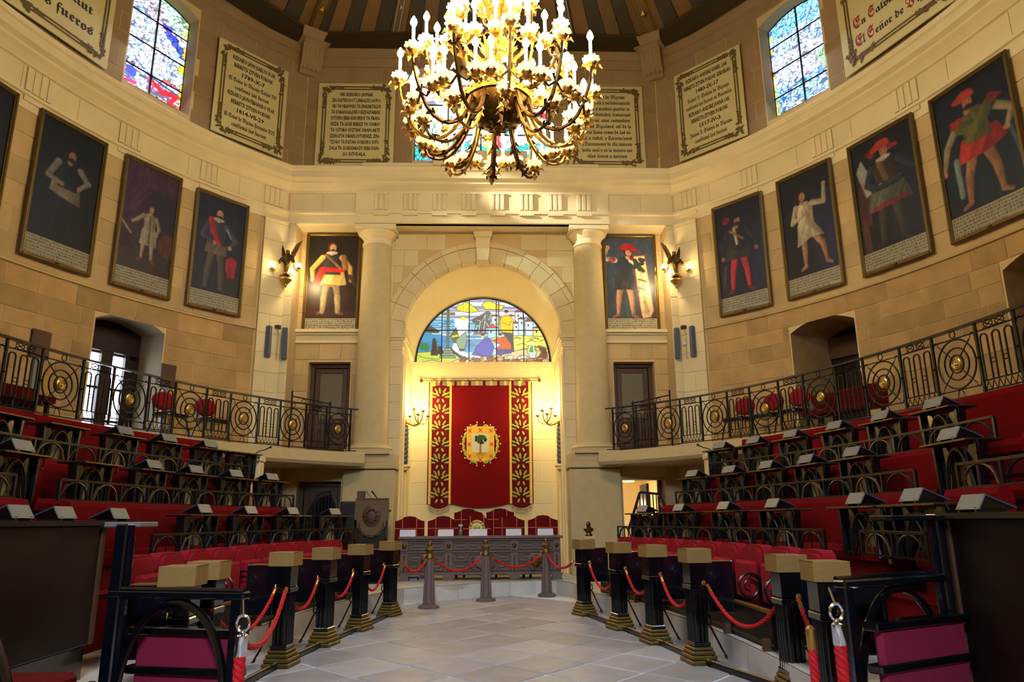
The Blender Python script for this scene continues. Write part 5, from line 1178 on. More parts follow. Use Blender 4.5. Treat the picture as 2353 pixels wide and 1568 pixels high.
# ---- winged figure sconces on the corner piers
def figure_sconce(s):
    p = Vector((s*5.08, 18.12, 7.98)); c = thing('angel_sconce', 'gilt winged figure holding two lamps on the %s corner pier' % SIDE[s], 'wall lamp', p, R(30*-s)*0)
    g = MB(); v = [(0, 0, -.08), (0, -.02, .12), (0, -.03, .3), (0, -.03, .42), (0, -.05, .54), (-.14, -.05, .28), (-.2, -.14, .12), (.14, -.05, .28), (.2, -.14, .12), (-.05, -.04, -.22), (.05, -.04, -.22)]
    me = bpy.data.meshes.new('body'); me.from_pydata(v, [(0, 1), (1, 2), (2, 3), (3, 4), (2, 5), (5, 6), (2, 7), (7, 8), (0, 9), (0, 10)], []); me.materials.append(BRONZE)
    o = newobj('body', me, c); o.modifiers.new('skin', 'SKIN'); o.modifiers.new('sub', 'SUBSURF').levels = 1; o.modifiers['sub'].render_levels = 1
    for i, r in enumerate((.10, .09, .11, .045, .07, .055, .035, .055, .035, .05, .05)): me.skin_vertices[0].data[i].radius = (r, r)
    me.skin_vertices[0].data[0].use_root = True
    for sg in (-1, 1):
        g = MB()
        for k in range(6):
            a = Vector((sg*.06, .03, .30+.03*k)); b = Vector((sg*(.16+.035*k), .06, .42+.085*k)); w_ = .05
            n_ = Vector((.6*sg, 0, -.5)).normalized(); mdl = a.lerp(b, .6); g.hexa([a, mdl-n_*w_, b, mdl+n_*w_, a+Vector((0, -.03, 0)), mdl-n_*w_+Vector((0, -.03, 0)), b+Vector((0, -.01, 0)), mdl+n_*w_+Vector((0, -.03, 0))])
        g.build('wing', BRONZE, c)
        e = Vector((sg*.34, -.16, -.02)); g = MB(); g.tube([(sg*.18, -.13, .1), (sg*.24, -.15, -.02), (sg*.31, -.16, -.10), e], [.022, .02, .018, .02], 6)
        for k in range(4): g.ball((sg*(.2+.04*k), -.15, .02-.03*k), .026, 6, 4)
        ar = g.build('arm', GOLD, c); g = MB(); g.lathe([(.02, -.02), (.05, .0), (.06, .03)], 8, tuple(e)); g.build('lamp_holder', GOLD, ar)
        g = MB(); g.ball(tuple(e+Vector((0, 0, .07))), .07, 8, 6, (1, 1, 1.25)); g.build('bulb', BULB, ar, smooth=True)
        lp = p+e+Vector((sg*.02, .11, .06)); light('POINT', 'sconce_light', (lp.x, lp.y, lp.z), 75, (1, .78, .42), .06)
    g = MB(); g.lathe([(.001, -.52), (.03, -.48), (.05, -.42), (.12, -.34), (.16, -.29), (.15, -.26), (.05, -.2)], 8, (0, -.05, 0)); g.build('pendant_base', GOLD, c)
    g = MB()
    for k in range(10): t = 2*PI*k/10; g.ball((.12*math.cos(t), -.06+.07*math.sin(t), -.16+.03*math.sin(3*t)), .045, 6, 4)
    g.build('leaf_cluster', GOLD, c)
figure_sconce(-1); figure_sconce(1)
# ---- slim loudspeakers on the corner piers
for s in (-1, 1):
    for k, (x, y) in enumerate(((5.38, 17.98), (5.02, 18.18))):
        sp_ = thing('column_speaker', 'slim blue-grey column loudspeaker, %s of the pair on the %s pier' % (('outer', 'inner')[k], SIDE[s]), 'loudspeaker', (s*x, y, 5.62), 0, 'column loudspeakers on the corner piers')
        rz = R(8 if k == 0 else -6)*s; g = MB(); g.cbox(-.065, .065, -.07, .05, 0, .82, .012); o = g.build('cabinet', SPEAKER, sp_); g = MB(); g.box(-.055, .055, -.075, -.069, .03, .79); g.build('grille', mat('speaker_grille', (70, 76, 90), .7), sp_)
        g = MB(); g.beam((0, .05, .4), (0, .14, .4), .05); g.build('wall_bracket', IRON, sp_); sp_.rotation_euler = (R(-3), R(2*s), rz)
    cb = thing('junction_box', 'small brown box with a hanging cable above the %s loudspeakers' % SIDE[s], 'box', (s*5.22, 18.14, 6.40))
    g = MB(); g.cbox(-.07, .07, -.05, .05, 0, .09, .01); g.build('box_body', WOOD_M, cb); g = MB(); g.tube([(.0, -.02, .0), (.05, -.02, -.15), (.03, -.02, -.5), (.02, -.02, -.8)], .012, 5); g.build('cable', PANEL_TAN, cb)
    if s > 0: b_ = MB(); b_.cbox(-.04, .04, -.05, .0, 0, .08, .01); o = b_.build('white_sensor', WHITE); o.location = (5.2, 18.12, 5.95); tag(o, 'small white sensor between the loudspeakers on the right pier', 'sensor')

# ================================================================ CHANDELIER
CX, CY = .28, 10.0
CH = thing('chandelier', 'huge gilt chandelier with many lit candles hanging over the hall', 'chandelier', (CX, CY, 7.0))
g = MB(); g.lathe([(.018, 0), (.05, .015), (.085, .05), (.095, .09), (.085, .085), (.05, .04), (.02, .02)], 10)
for k in range(10): t = 2*PI*k/10; g.ball((.092*math.cos(t), .092*math.sin(t), .085), .018, 5, 3)
cupM = g.mesh('drip_cup', CUP, smooth=True)
g = MB(); g.lathe([(.024, .03), (.024, .30)], 8); canM = g.mesh('candle', CANDLE)
g = MB(); g.lathe([(.006, .30), (.03, .335), (.038, .38), (.026, .44), (.003, .50)], 8); bulbM = g.mesh('bulb', BULB, smooth=True)
g = MB(); g.lathe([(.01, -.05), (.05, -.04), (.07, .0), (.03, .01)], 8)
for k in range(6): t = 2*PI*k/6; g.add([(.03*math.cos(t), .03*math.sin(t), -.04), (.10*math.cos(t+.3), .10*math.sin(t+.3), .0), (.13*math.cos(t), .13*math.sin(t), -.05), (.10*math.cos(t-.3), .10*math.sin(t-.3), .0)], [(0, 1, 2, 3)])
calyxM = g.mesh('leaf_calyx', GOLD)
g = MB(); g.lathe([(.02, .44), (.14, .46), (.36, .54), (.46, .66), (.50, .80), (.47, .86), (.42, .90)], 24); g.build('bowl', BRONZE, CH, smooth=True)
g = MB(); g.lathe([(.44, .84), (.53, .82), (.56, .88), (.50, .95), (.38, .98)], 28)
for k in range(24): t = 2*PI*k/24; g.ball((.54*math.cos(t), .54*math.sin(t), .90), .045, 6, 4)
g.build('bowl_rim', GOLD, CH)
g = MB()
for k in range(10):
    t = 2*PI*k/10; r = .3; g.ball((r*math.cos(t), r*math.sin(t), .53), .06, 6, 4, (1, 1, .6)); g.ball((.15*math.cos(t+.3), .15*math.sin(t+.3), .46), .045, 6, 4, (1, 1, .6))
g.ball((0, 0, .42), .08, 8, 5, (1, 1, 1.5)); g.build('bowl_relief', BRONZE, CH)
g = MB(); g.lathe([(.3, .95), (.16, 1.05), (.10, 1.3), (.14, 1.5), (.2, 1.62), (.12, 1.8), (.08, 2.1), (.14, 2.3), (.2, 2.45), (.12, 2.6), (.06, 2.9), (.05, 3.6), (.03, 6), (.03, 9.5)], 16); g.build('stem', GOLD, CH, smooth=True)
g = MB()
for k in range(16):                        # acanthus leaves round the stem
    t = 2*PI*k/16
    for (z0, r0, L) in ((1.0, .34, .5), (1.45, .24, .42), (2.25, .2, .4)):
        c0, s0 = math.cos(t), math.sin(t); d = Vector((c0, s0, 0)); n_ = Vector((-s0, c0, 0)); b0 = d*r0*.5+Vector((0, 0, z0)); b1 = d*(r0*.8)+Vector((0, 0, z0+L*.6)); b2 = d*(r0*1.35)+Vector((0, 0, z0+L))
        w_ = .055; g.add([b0-n_*w_, b0+n_*w_, b1+n_*w_*1.3, b1-n_*w_*1.3, b2], [(0, 1, 2, 3), (3, 2, 4)])
g.build('acanthus_leaf_ring', GOLD, CH)['kind'] = 'stuff'
g = MB()
for sg in range(4):                        # open scroll cage above
    t = PI/4+sg*PI/2; g.tube([(math.cos(t)*r, math.sin(t)*r, z) for r, z in ((.08, 2.3), (.24, 2.55), (.30, 2.8), (.24, 3.05), (.1, 3.3))], [.03, .045, .045, .04, .025], 6)
g.build('scroll_cage', GOLD, CH)
def leafy(g, pts, step=2, r=.035):
    r *= 1.15
    for i in range(1, len(pts)-1, step):
        p = pts[i]; d = (pts[i+1]-pts[i-1]).normalized(); n_ = d.cross(Vector((0, 0, 1)))
        if n_.length < 1e-3: n_ = Vector((1, 0, 0))
        n_.normalize()
        for sg in (-1, 1): q = p+n_*sg*r*1.8+d*r*1.3; m_ = p+n_*sg*r*.7; up = Vector((0, 0, r*.6)); g.add([p-d*r*.6, m_+up-d*r*.3, q, m_+up+d*r*1.2], [(0, 1, 2, 3)])
def arm_pts(prof, t, n=13, twist=0.):
    out = []; m = len(prof)-1
    for i in range(n+1):
        f = i/n*m; k = min(int(f), m-1); u_ = f-k
        p = [prof[max(k-1, 0)], prof[k], prof[k+1], prof[min(k+2, m)]]
        def cr(a, b, c_, d): return .5*(2*b+(c_-a)*u_+(2*a-5*b+4*c_-d)*u_*u_+(3*b-a-3*c_+d)*u_**3)
        r, z = cr(p[0][0], p[1][0], p[2][0], p[3][0]), cr(p[0][1], p[1][1], p[2][1], p[3][1]); tt = t+twist*(i/n)
        out.append(Vector((r*math.cos(tt), r*math.sin(tt), z)))
    return out
TIERS = [  # count, phase, arm profile (r, z), twist, arm radius, candle offsets
    (12, .10, [(.46, .86), (.62, .42), (.92, .18), (1.24, .30), (1.46, .78), (1.50, 1.10)], .0, .034, BRONZE),
    (10, .39, [(.38, .80), (.52, .34), (.78, .02), (1.06, .04), (1.18, .26)], .0, .028, BRONZE),
    (8, .2, [(.40, 1.0), (.62, .90), (.90, 1.04), (1.06, 1.38), (1.12, 1.70)], .0, .030, BRONZE),
    (6, .45, [(.14, 1.55), (.34, 1.5), (.52, 1.62), (.62, 1.95), (.62, 2.3)], .0, .026, GOLD),
    (6, .1, [(.1, 2.4), (.24, 2.36), (.36, 2.5), (.4, 2.8)], .0, .022, GOLD)]
ncand = 0
for ti, (n, ph, prof, tw, ar_, m_) in enumerate(TIERS):
    for k in range(n):
        t = ph+2*PI*k/n; pts = arm_pts(prof, t); g = MB(); g.tube(pts, [ar_*(1.15-.5*i/13) for i in range(14)], 6); leafy(g, pts, 2, ar_*1.5)
        e = pts[-1]; ends = [e]
        if ti in (0, 2):                   # twin side twigs
            b0 = pts[9]; d = Vector((-math.sin(t), math.cos(t), 0)); rad = Vector((math.cos(t), math.sin(t), 0))
            for sg in (-1, 1):
                q = b0+d*sg*.24-rad*.05+Vector((0, 0, -.02 if ti == 0 else .05)); g.tube([b0, b0.lerp(q, .5)+Vector((0, 0, -.10)), q], [.02, .017, .015], 5); ends.append(q)
        a = g.build('arm', m_ if k % 3 else GOLD, CH)
        for q in ends:
            inst('drip_cup', cupM, a, q, sc=(1.25, 1.25, 1.15)); inst('candle', canM, a, q, sc=(1, 1, 1.35)); inst('bulb', bulbM, a, q+Vector((0, 0, .14)), sc=(1.4, 1.4, .9)); inst('leaf_calyx', calyxM, a, q, sc=(1.3, 1.3, 1.3)); ncand += 1
        if ti == 1: pd = MB(); q = e+Vector((0, 0, -.1)); pd.lathe([(.01, -.12), (.05, -.05), (.03, 0)], 6, tuple(q)); pd.build('pendant', GOLD, a)
for k in range(8):
    t = 2*PI*k/8+.2; light('POINT', 'chandelier_light', (CX+1.30*math.cos(t), CY+1.30*math.sin(t), 8.62), 128, WARM, .12)
for k in range(3):
    t = 2*PI*k/3; light('POINT', 'chandelier_light', (CX+.62*math.cos(t), CY+.62*math.sin(t), 9.75), 60, WARM, .12)
# ================================================================ SEATING TIERS
AA, AB = 3.95, 9.7; BA, BB_ = 4.70, 9.7; CA, CB = 5.45, 9.7
TEND = {'A': 47.5, 'B': 40.5, 'C': 37.8}
for s in (-1, 1):
    for k, (a, b, z, te) in enumerate(((AA, AB, .87, 47.5), (BA, BB_, 1.47, 40.5), (CA, CB, 2.02, 37.8))):
        mb = MB(); mb.sweep([(.06, .3+.02*k), (.06, z-.03), (.03, z), (.82, z), (.82, .3+.02*k)], a, b, -52 if s < 0 else -11, te, s, 44)
        o = struct('seating_tier', mb, CARPET); o['label'] = 'red carpeted seating step, %s of three on the %s side' % (ORD[k], SIDE[s])
# brass edged wooden front board along the aisle
for s in (-1, 1):
    T = thing('front_board', 'dark wooden front board with brass edge before the %s seats' % SIDE[s], 'panelling', ell(2.98, 8.6, 10, s, PZ)); org = T.location
    g = MB(); g.sweep([(0, PZ+.02), (0, PZ+.36), (.05, PZ+.36), (.05, PZ+.02)], 2.98, 8.6, -2, 43, s, 30); g.build('board', WOOD_D, T, org)
    g = MB(); g.sweep([(-.02, PZ+.36), (-.02, PZ+.385), (.06, PZ+.385), (.06, PZ+.36)], 2.98, 8.6, -2, 43, s, 30); g.build('brass_edge', BRASS, T, org)
    g = MB(); g.sweep([(-.015, PZ+.05), (-.015, PZ+.075), (.0, PZ+.075), (.0, PZ+.05)], 2.98, 8.6, -2, 43, s, 30); g.build('brass_strip', BRASS_D, T, org)
    for t in np.arange(-1.5, 42, 8.0):
        p = ell(2.98, 8.6, t, s, PZ); n_ = outn(2.98, 8.6, t, s); g = MB(); q = p-n_*.04; g.cbox(q.x-.04, q.x+.04, q.y-.04, q.y+.04, PZ, PZ+.12, .01); g.build('foot', WOOD_M, T, org)

# ---- continuous benches
def bench(label, s, a, b, t0, t1, z, top, grp):
    T = thing('red_bench', label, 'bench', ell(a, b, (t0+t1)/2, s, z), 0, grp); org = T.location; n = max(6, int((t1-t0)/1.3))
    g = MB(); g.sweep([(-.42, z+.28), (-.44, z+.36), (-.42, z+.42), (-.06, z+.42), (-.06, z+.28)], a, b, t0, t1, s, n); g.build('seat', CARPET, T, org)
    g = MB(); g.sweep([(-.07, z+.36), (-.09, top-.06), (-.07, top), (.02, top+.01), (.04, top-.05), (.04, z+.36)], a, b, t0, t1, s, n); g.build('backrest', CARPET, T, org)
    g = MB(); g.sweep([(-.36, z+.0), (-.36, z+.28), (-.10, z+.28), (-.10, z)], a, b, t0, t1, s, n); g.build('base', VELVET_D, T, org); return T
for s in (-1, 1):
    L = SIDE[s]; gap = (-1.6, 2.9) if s < 0 else (-5.9, -1.5)
    bench('long curved red bench of the second row, %s side, beyond the stair' % L, s, 4.62, 9.65, gap[1], 40, .87, 1.85, 'long red benches')
    bench('short near red bench of the second row on the %s side' % L, s, 4.62, 9.65, -20 if s < 0 else -11, gap[0], .87, 1.85, 'long red benches')
    bench('long curved red bench of the third row, %s side, beyond the stair' % L, s, 5.37, 9.65, gap[1]+.5, 37, 1.47, 2.38, 'long red benches')
    bench('short near red bench of the third row on the %s side' % L, s, 5.37, 9.65, -20 if s < 0 else -14, gap[0]-1, 1.47, 2.38, 'long red benches')
    bench('topmost red bench right below the balcony railing, %s side' % L, s, 6.42, 10.4, 3 if s < 0 else -14, 36.5, 2.02, 3.10, 'long red benches')

# ---- arched iron railings on the bench backs
def arch_rail(label, s, a, b, t0, t1, h):
    T = thing('arched_railing', label, 'railing', ell(a, b, (t0+t1)/2, s, h-.58), 0, 'arched iron railings of the desk rows'); org = T.location; n = max(4, int((t1-t0)/1.2)); z1, z0 = h-.34, h-.58
    g = MB(); g.sweep([(-.018, z1-.022), (-.018, z1), (.018, z1), (.018, z1-.022)], a, b, t0, t1, s, n); g.build('top_rail', IRON_G, T, org)
    g = MB(); g.sweep([(-.020, z1), (-.020, z1+.004), (-.004, z1+.006), (-.004, z1)], a, b, t0, t1, s, n); g.build('brass_cap', BRASS_D, T, org)
    g = MB(); g.sweep([(-.014, z0), (-.014, z0+.02), (.014, z0+.02), (.014, z0)], a, b, t0, t1, s, n); g.build('bottom_rail', IRON_G, T, org)
    arc = math.hypot(a*math.sin(R((t0+t1)/2)), b*math.cos(R((t0+t1)/2)))*R(t1-t0); m_ = max(1, round(arc/.62))
    for i in range(m_+1):
        t = t0+(t1-t0)*i/m_; p = ell(a, b, t, s); g = MB(); g.box(p.x-.016, p.x+.016, p.y-.016, p.y+.016, z0, z1-.01); g.build('post', IRON, T, org)
        if i < m_:
            c, w_ = (t0+(t1-t0)*(i+.5)/m_), (t1-t0)/m_*.40; P = []
            for q in np.linspace(-1, 1, 13): e = ell(a, b, c+w_*q, s); P.append((e.x, e.y, z0+.01+(z1-z0-.035)*math.sqrt(max(0, 1-q*q))))
            g = MB(); g.tube(P, .014, 5); g.build('arch', BRASS_D if i % 2 else IRON_G, T, org)
            g = MB(); e = ell(a, b, c, s); g.tube([(e.x, e.y, z0), (e.x, e.y, z1-.02)], .008, 4)
            for sg in (-1, 1): e2_ = ell(a, b, c+sg*w_*1.2, s); g.tube([(e2_.x, e2_.y, z0), ((e.x*.4+e2_.x*.6), (e.y*.4+e2_.y*.6), z1-.05)], .007, 4)
            g.build('infill_bars', IRON, T, org)['kind'] = 'stuff'
hA, hB, hC = 1.81, 2.44, 2.97
for s, a, b, t0, t1, h, lab in ((-1, AA, AB, 7.3, 49.5, hA, 'brass capped iron railing behind the front seats, left side'), (1, AA, AB, 2.6, 46.2, hA, 'brass capped iron railing behind the front seats, right side'), (1, AA, AB, -9.8, -2.4, hA, 'short brass capped railing beside the right stair'),
        (-1, BA, BB_, 3.0, 40.6, hB, 'arched railing of the middle row, left side'), (1, BA, BB_, -1.4, 38.2, hB, 'arched railing of the middle row, right side'), (-1, BA, BB_, -9, -1.7, hB, 'short arched railing cut by the left edge of the picture'), (1, BA, BB_, -14, -5.9, hB, 'short arched railing near the right edge, middle row'),
        (-1, CA, CB, 2.8, 37.4, hC, 'arched railing of the upper row, left side'), (1, CA, CB, -3.2, 37.2, hC, 'arched railing of the upper row, right side')):
    arch_rail(lab, s, a, b, t0, t1, h)

# ---- desks and hooded consoles: one of each built, the rest copied
dk = thing('bench_desk', 'x', 'desk'); DH = .475
g = MB(); g.cbox(-.50, .50, -.20, .16, DH-.012, DH+.014, .006); g.build('shelf', WOOD_D, dk)
g = MB(); g.box(-.495, .495, -.206, -.2, DH-.006, DH+.010); g.build('shelf_edge', BRASS_D, dk)
for sg in (-1, 1):
    g = MB(); g.prism([(sg*.42, DH-.012), (sg*.47, DH-.012), (sg*.43, -.04), (sg*.385, -.04)], -.09, -.05); g.build('leg', IRON, dk)
    g = MB(); g.prism([(sg*.46, DH-.014), (sg*.26, DH-.014), (sg*.16, DH-.12), (sg*.23, -.04), (sg*.40, -.04)], -.04, .03); g.build('side_panel', BLACK, dk)
    g = MB(); g.tube([(sg*.27, -.06, -.03), (sg*.20, -.06, .2), (sg*.06, -.06, DH-.05)], .014, 5); g.build('side_brace', IRON_G, dk)
g = MB(); g.tube([(.27*q, -.07, -.04+(DH-.02)*math.sqrt(max(0, 1-q*q))) for q in np.linspace(-1, 1, 15)], .016, 5); g.build('arch', IRON_G, dk)
for sg in (-1, 1): g = MB(); g.tube([(sg*.16, -.055, -.03), (sg*.03, -.055, .20), (-sg*.13, -.055, .40)], .012, 4); g.build('cross_brace', IRON, dk)
g = MB(); g.cbox(-.24, .24, .06, .075, -.10, DH-.03, .004); g.build('back_panel', PANEL_TAN, dk)
g = MB(); g.tube([(.51, -.1, DH), (.54, -.1, DH-.05), (.52, -.1, DH-.12), (.47, -.1, DH-.13)], .008, 5); g.build('hook', IRON, dk)
hd = thing('hooded_console', 'x', 'console')
g = MB(); g.prismx([(-.12, .03), (-.06, .125), (.14, .03)], -.15, .15); g.build('body', BLACK, hd)
g = MB(); g.prismx([(-.135, .025), (-.068, .143), (-.053, .143), (-.12, .025)], -.165, .165); g.build('front_plate', GREY_METAL, hd)
g = MB(); g.prismx([(-.068, .130), (-.068, .145), (.165, .04), (.16, .025)], -.165, .165); g.build('rear_plate', mat('dark_grey_plate', (70, 76, 86), .3, metal=.3), hd)
for sg in (-1, 1): g = MB(); g.box(sg*.12-.02, sg*.12+.02, -.13, .1, 0, .04); g.build('foot', IRON, hd)
def th_at_arc(a, b, t, off): return t+math.degrees(off/math.hypot(a*math.sin(R(t)), b*math.cos(R(t))))
ROWS = [('front', 4.22, 10.0, hA, {-1: [16.7, 25.3, 34.3, 44.6], 1: [40.1, 31.1, 21.3, 12.1, -.3, -6.8]}, {-1: [-6.5, -2.1, 4.2], 1: [-12.3]}),
        ('middle', 5.0, 10.0, hB, {-1: [.4, 16.4, 22.9, 29.9, 36.9], 1: [-3.6, 7.9, 14.6, 21.2, 28.0, 35.6]}, {}),
        ('upper', 5.72, 10.0, hC, {-1: [18.4, 24.7, 31.3], 1: [4.0, 10.4, 16.7, 23.4, 29.7, 35.9]}, {})]
EXTRA = {('middle', -1): [8.9], ('upper', -1): [37.2, 11.0, 4.6], ('upper', 1): []}
first = True
for row, a, b, h, ths, shelf_only in ROWS:
    for s in (-1, 1):
        L = sorted([(t, True) for t in ths[s]]+[(t, False) for t in EXTRA.get((row, s), [])], reverse=True)
        for i, (t, con) in enumerate(L):
            p = ell(a, b, t, s, h-.58); rz = phi(outn(a, b, t, s)); lab = 'iron legged desk in the %s row, %s side, %s from the banner end' % (row, SIDE[s], ORD[i])
            if first: dk.location = p; dk.rotation_euler = (0, 0, rz); dk['label'] = lab; dk['group'] = 'iron legged desks on the tiers'; od = dk
            else: od = dup(dk, p, rz, lab)
            od.scale = ({'front': 1.05, 'middle': .82, 'upper': .78}[row], 1, 1)
            if con:
                q = ell(a-.02, b-.02, t, s, h-.58+DH+.014); lab = 'grey hooded console on a %s row desk, %s side, %s from the banner end' % (row, SIDE[s], ORD[i])
                if first: hd.location = q; hd.rotation_euler = (0, 0, rz); hd['label'] = lab; hd['group'] = 'hooded consoles on the desks'; first = False
                else: dup(hd, q, rz, lab)
        for i, t in enumerate(shelf_only.get(s, [])):
            q = ell(a-.02, b-.02, t, s, 1.631); dup(hd, q, phi(outn(a, b, t, s)), 'larger nearest hooded console on the long shelf, %s side, %s from the camera' % (SIDE[s], ORD[i]))

# ---- folding seats of the front row
st = thing('folding_seat', 'x', 'seat', group='folding red seats of the front row')
def rounded(hw, z0, z1, r): return [(-hw, z0), (hw, z0), (hw, z1-r)]+[(hw*math.cos(t)*1.0 if False else hw*(1-(1-math.cos(t))*.35), z1-r+r*math.sin(t)) for t in np.linspace(.2, PI/2, 5)]+[(-hw*(1-(1-math.cos(t))*.35), z1-r+r*math.sin(t)) for t in np.linspace(PI/2, .2, 5)]+[(-hw, z1-r)]
g = MB(); g.prism(rounded(.30, .36, .985, .12), .0, .13); g.prism(rounded(.275, .38, .95, .10), -.04, .0); b_ = g.build('backrest', VELVET, st)
g = MB(); g.cbox(-.26, .26, -.16, -.05, .36, .80, .03); g.build('folded_seat', VELVET, st)
g = MB(); g.box(-.28, .28, .13, .145, .38, .90); g.build('back_shell', WOOD_D, st)
pts = [(.30, .06, .70)]+[(.30, -.12-.15*math.cos(2.2*PI*q-PI*.5+PI)*(1-.72*q) if False else -.20+(.16*(1-.75*q))*math.sin(-2*PI*1.7*q+.9), .52+(.16*(1-.75*q))*math.cos(-2*PI*1.7*q+.9)) for q in np.linspace(0, 1, 34)]
g = MB(); g.tube(pts, [.016]+[.016-.006*q for q in np.linspace(0, 1, 34)], 6); g.build('scroll_arm', IRON, st, smooth=True)
g = MB(); g.cbox(.285, .315, -.10, .10, 0, .62, .008); g.build('side_standard', IRON, st)
SE = {-1: [39, 34.5, 30.1, 25.7, 21.4, 17.0, 12.6, 8.2, 3.7, -.8], 1: [39, 34.5, 30.1, 25.7, 21.4, 17.0, 12.4, 7.6, 2.6, -2.3]}
first = True
for s in (-1, 1):
    for i, t in enumerate(SE[s]):
        p = ell(3.42, 9.2, t, s, PZ); rz = phi(outn(3.42, 9.2, t, s)); lab = 'red folding seat with scroll arm, front row, %s side, %s from the banner end' % (SIDE[s], ORD[i])
        if first: st.location = p; st.rotation_euler = (0, 0, rz); st['label'] = lab; first = False
        else: dup(st, p, rz, lab)

# ================================================================ ROPED POSTS ALONG THE AISLE
ps = thing('pilaster_post', 'x', 'post', group='black posts along the aisle')
for k, (w_, d_, z0, z1) in enumerate(((.40, .32, 0, .05), (.37, .29, .05, .10), (.34, .26, .10, .145), (.30, .23, .145, .185))):
    g = MB(); g.cbox(-w_/2, w_/2, -d_/2, d_/2, z0, z1, .012); g.build('brass_step', BRASS_D, ps)
g = MB(); g.box(-.105, .105, -.075, .075, .185, 1.10)
for sg in (-1, 1):
    for k in range(4): x = -.078+.052*k; g.tube([(x, sg*.078, .24), (x, sg*.078, .80)], .019, 6)
    for k in range(3): y = -.05+.05*k; g.tube([(sg*.108, y, .24), (sg*.108, y, .80)], .019, 6)
g.cbox(-.135, .135, -.105, .105, .80, .86, .01); g.cbox(-.125, .125, -.095, .095, .86, 1.10, .012); g.cbox(-.13, .13, -.10, .10, .185, .235, .01); g.build('shaft', BLACK, ps)
g = MB(); g.cbox(-.12, .12, .10, .42, .55, 1.11, .012); g.cbox(-.13, .13, .40, .43, .53, 1.12, .006); g.build('wing_panel', NAVY, ps)
g = MB(); g.box(-.125, .125, .10, .43, 1.11, 1.118); g.build('brass_edge', BRASS, ps)
g = MB(); g.cbox(-.15, .15, -.13, .17, 1.10, 1.26, .004); g.build('wood_block', WOOD, ps)
g = MB(); g.box(-.152, .152, -.131, -.128, 1.255, 1.262); g.build('block_edge', BRASS, ps)
for sg in (-1, 1): g = MB(); g.lathe([(.018, 0), (.03, .01), (.018, .02)], 8, (sg*.125, .06, .88), 'x'); g.tube([(sg*.125, .06, .88), (sg*.165, .06, .90), (sg*.17, .06, .86)], .008, 5); g.build('rope_hook', BRASS, ps)
g = MB(); L_ = [(0, .10, .52), (0, .16, .50), (0, .17, .42), (0, .13, .40), (0, .10, .46)]; g.tube(L_, .010, 5, True); g.tube([(0, .14, .42), (0, .22, .26), (0, .30, .10)], .012, 5); g.tube([(-.03, .34, .03), (0, .295, .12), (.03, .34, .03)], .010, 5, True); g.build('iron_stay', IRON_G, ps)
POSTS = {-1: [(-1.59, 13.55), (-1.83, 11.85), (-2.07, 10.5), (-2.25, 9.10), (-2.42, 7.10), (-2.38, 6.42)], 1: [(1.80, 13.3), (2.12, 11.6), (2.36, 10.3), (2.55, 8.90), (2.98, 7.25), (2.86, 6.15)]}
PM = {}; first = True
for s in (-1, 1):
    for i, (x, y) in enumerate(POSTS[s]):
        t = math.degrees(math.atan2((y-8)/8.5, abs(x)/2.5)); n_ = Vector((s*.94, .34*max(-1, min(1, (y-7)/6)), 0)).normalized(); rz = phi(n_); PM[(s, i)] = (Vector((x, y, 0)), n_)
        lab = 'black fluted post with wooden block, %s side of the aisle, %s from the desk' % (SIDE[s], ORD[i])
        if first: ps.location = (x, y, 0); ps.rotation_euler = (0, 0, rz); ps['label'] = lab; first = False
        else: o = dup(ps, (x, y, 0), rz, lab)
# the two nearest posts carry the same oak block as the rest
# low rail on the floor linking the posts
for s in (-1, 1):
    P = [Vector((x, y, .03))+PM[(s, i)][1]*.0 for i, (x, y) in enumerate(POSTS[s])]+[Vector((s*2.75, 5.0, .03)), Vector((s*2.6, 3.5, .03))]
    T = thing('floor_rail', 'low dark metal rail on the floor linking the %s posts' % SIDE[s], 'rail', P[0]); org = P[0]
    g = MB(); 
    for a, b in zip(P[:-1], P[1:]): g.beam(a, b, .07, .035)
    g.build('rail_base', IRON, T, org); g = MB(); g.tube([p+Vector((0, 0, .03)) for p in P], .014, 6); g.build('rail_tube', CHROME, T, org)
def rope(label, a, b, sag, r=.016, grp='red ropes between the posts', cap=BRASS):
    a, b = Vector(a), Vector(b); T = thing('barrier_rope', label, 'rope', a, 0, grp); n = 34; C_ = [a.lerp(b, i/n)-Vector((0, 0, sag*4*(i/n)*(1-i/n))) for i in range(n+1)]; g = MB()
    L = sum((C_[i+1]-C_[i]).length for i in range(n))
    for k in range(3):
        P = []
        for i in range(n*2+1):
            f = i/(n*2); j = min(int(f*n), n-1); c = C_[j].lerp(C_[j+1], f*n-j); d = (C_[j+1]-C_[j]).normalized(); x = d.cross(Vector((0, 0, 1)))
            x = x.normalized() if x.length > 1e-4 else Vector((1, 0, 0)); y = d.cross(x); an = 2*PI*(k/3+f*L*5.5); P.append(c+(x*math.cos(an)+y*math.sin(an))*r*.62-a)
        g.tube(P, r*.72, 5)
    g.build('cord', ROPE, T, smooth=True)
    for p, q in ((C_[0], C_[2]), (C_[n], C_[n-2])):
        d = (q-p).normalized(); g = MB(); g.tube([p-a, p+d*.03-a, p+d*.03-a+d*.001, p+d*.10-a], [r*.8, r*.9, r*1.35, r*1.35], 8); g.build('end_cap', cap, T)
    return T
for s in (-1, 1):
    for i in range(5):
        (p, n_), (q, m_) = PM[(s, i)], PM[(s, i+1)]
        d = (q-p).normalized(); a = p+d*.17+n_*.06; b = q-d*.17+m_*.06; a.z = .86; b.z = .86
        if (b-a).length < .3: b.z = .8
        rope('red twisted rope between the %s and %s posts from the desk, %s side' % (ORD[i], ORD[i+1], SIDE[s]), a, b, min(.36, .30*(b-a).length))
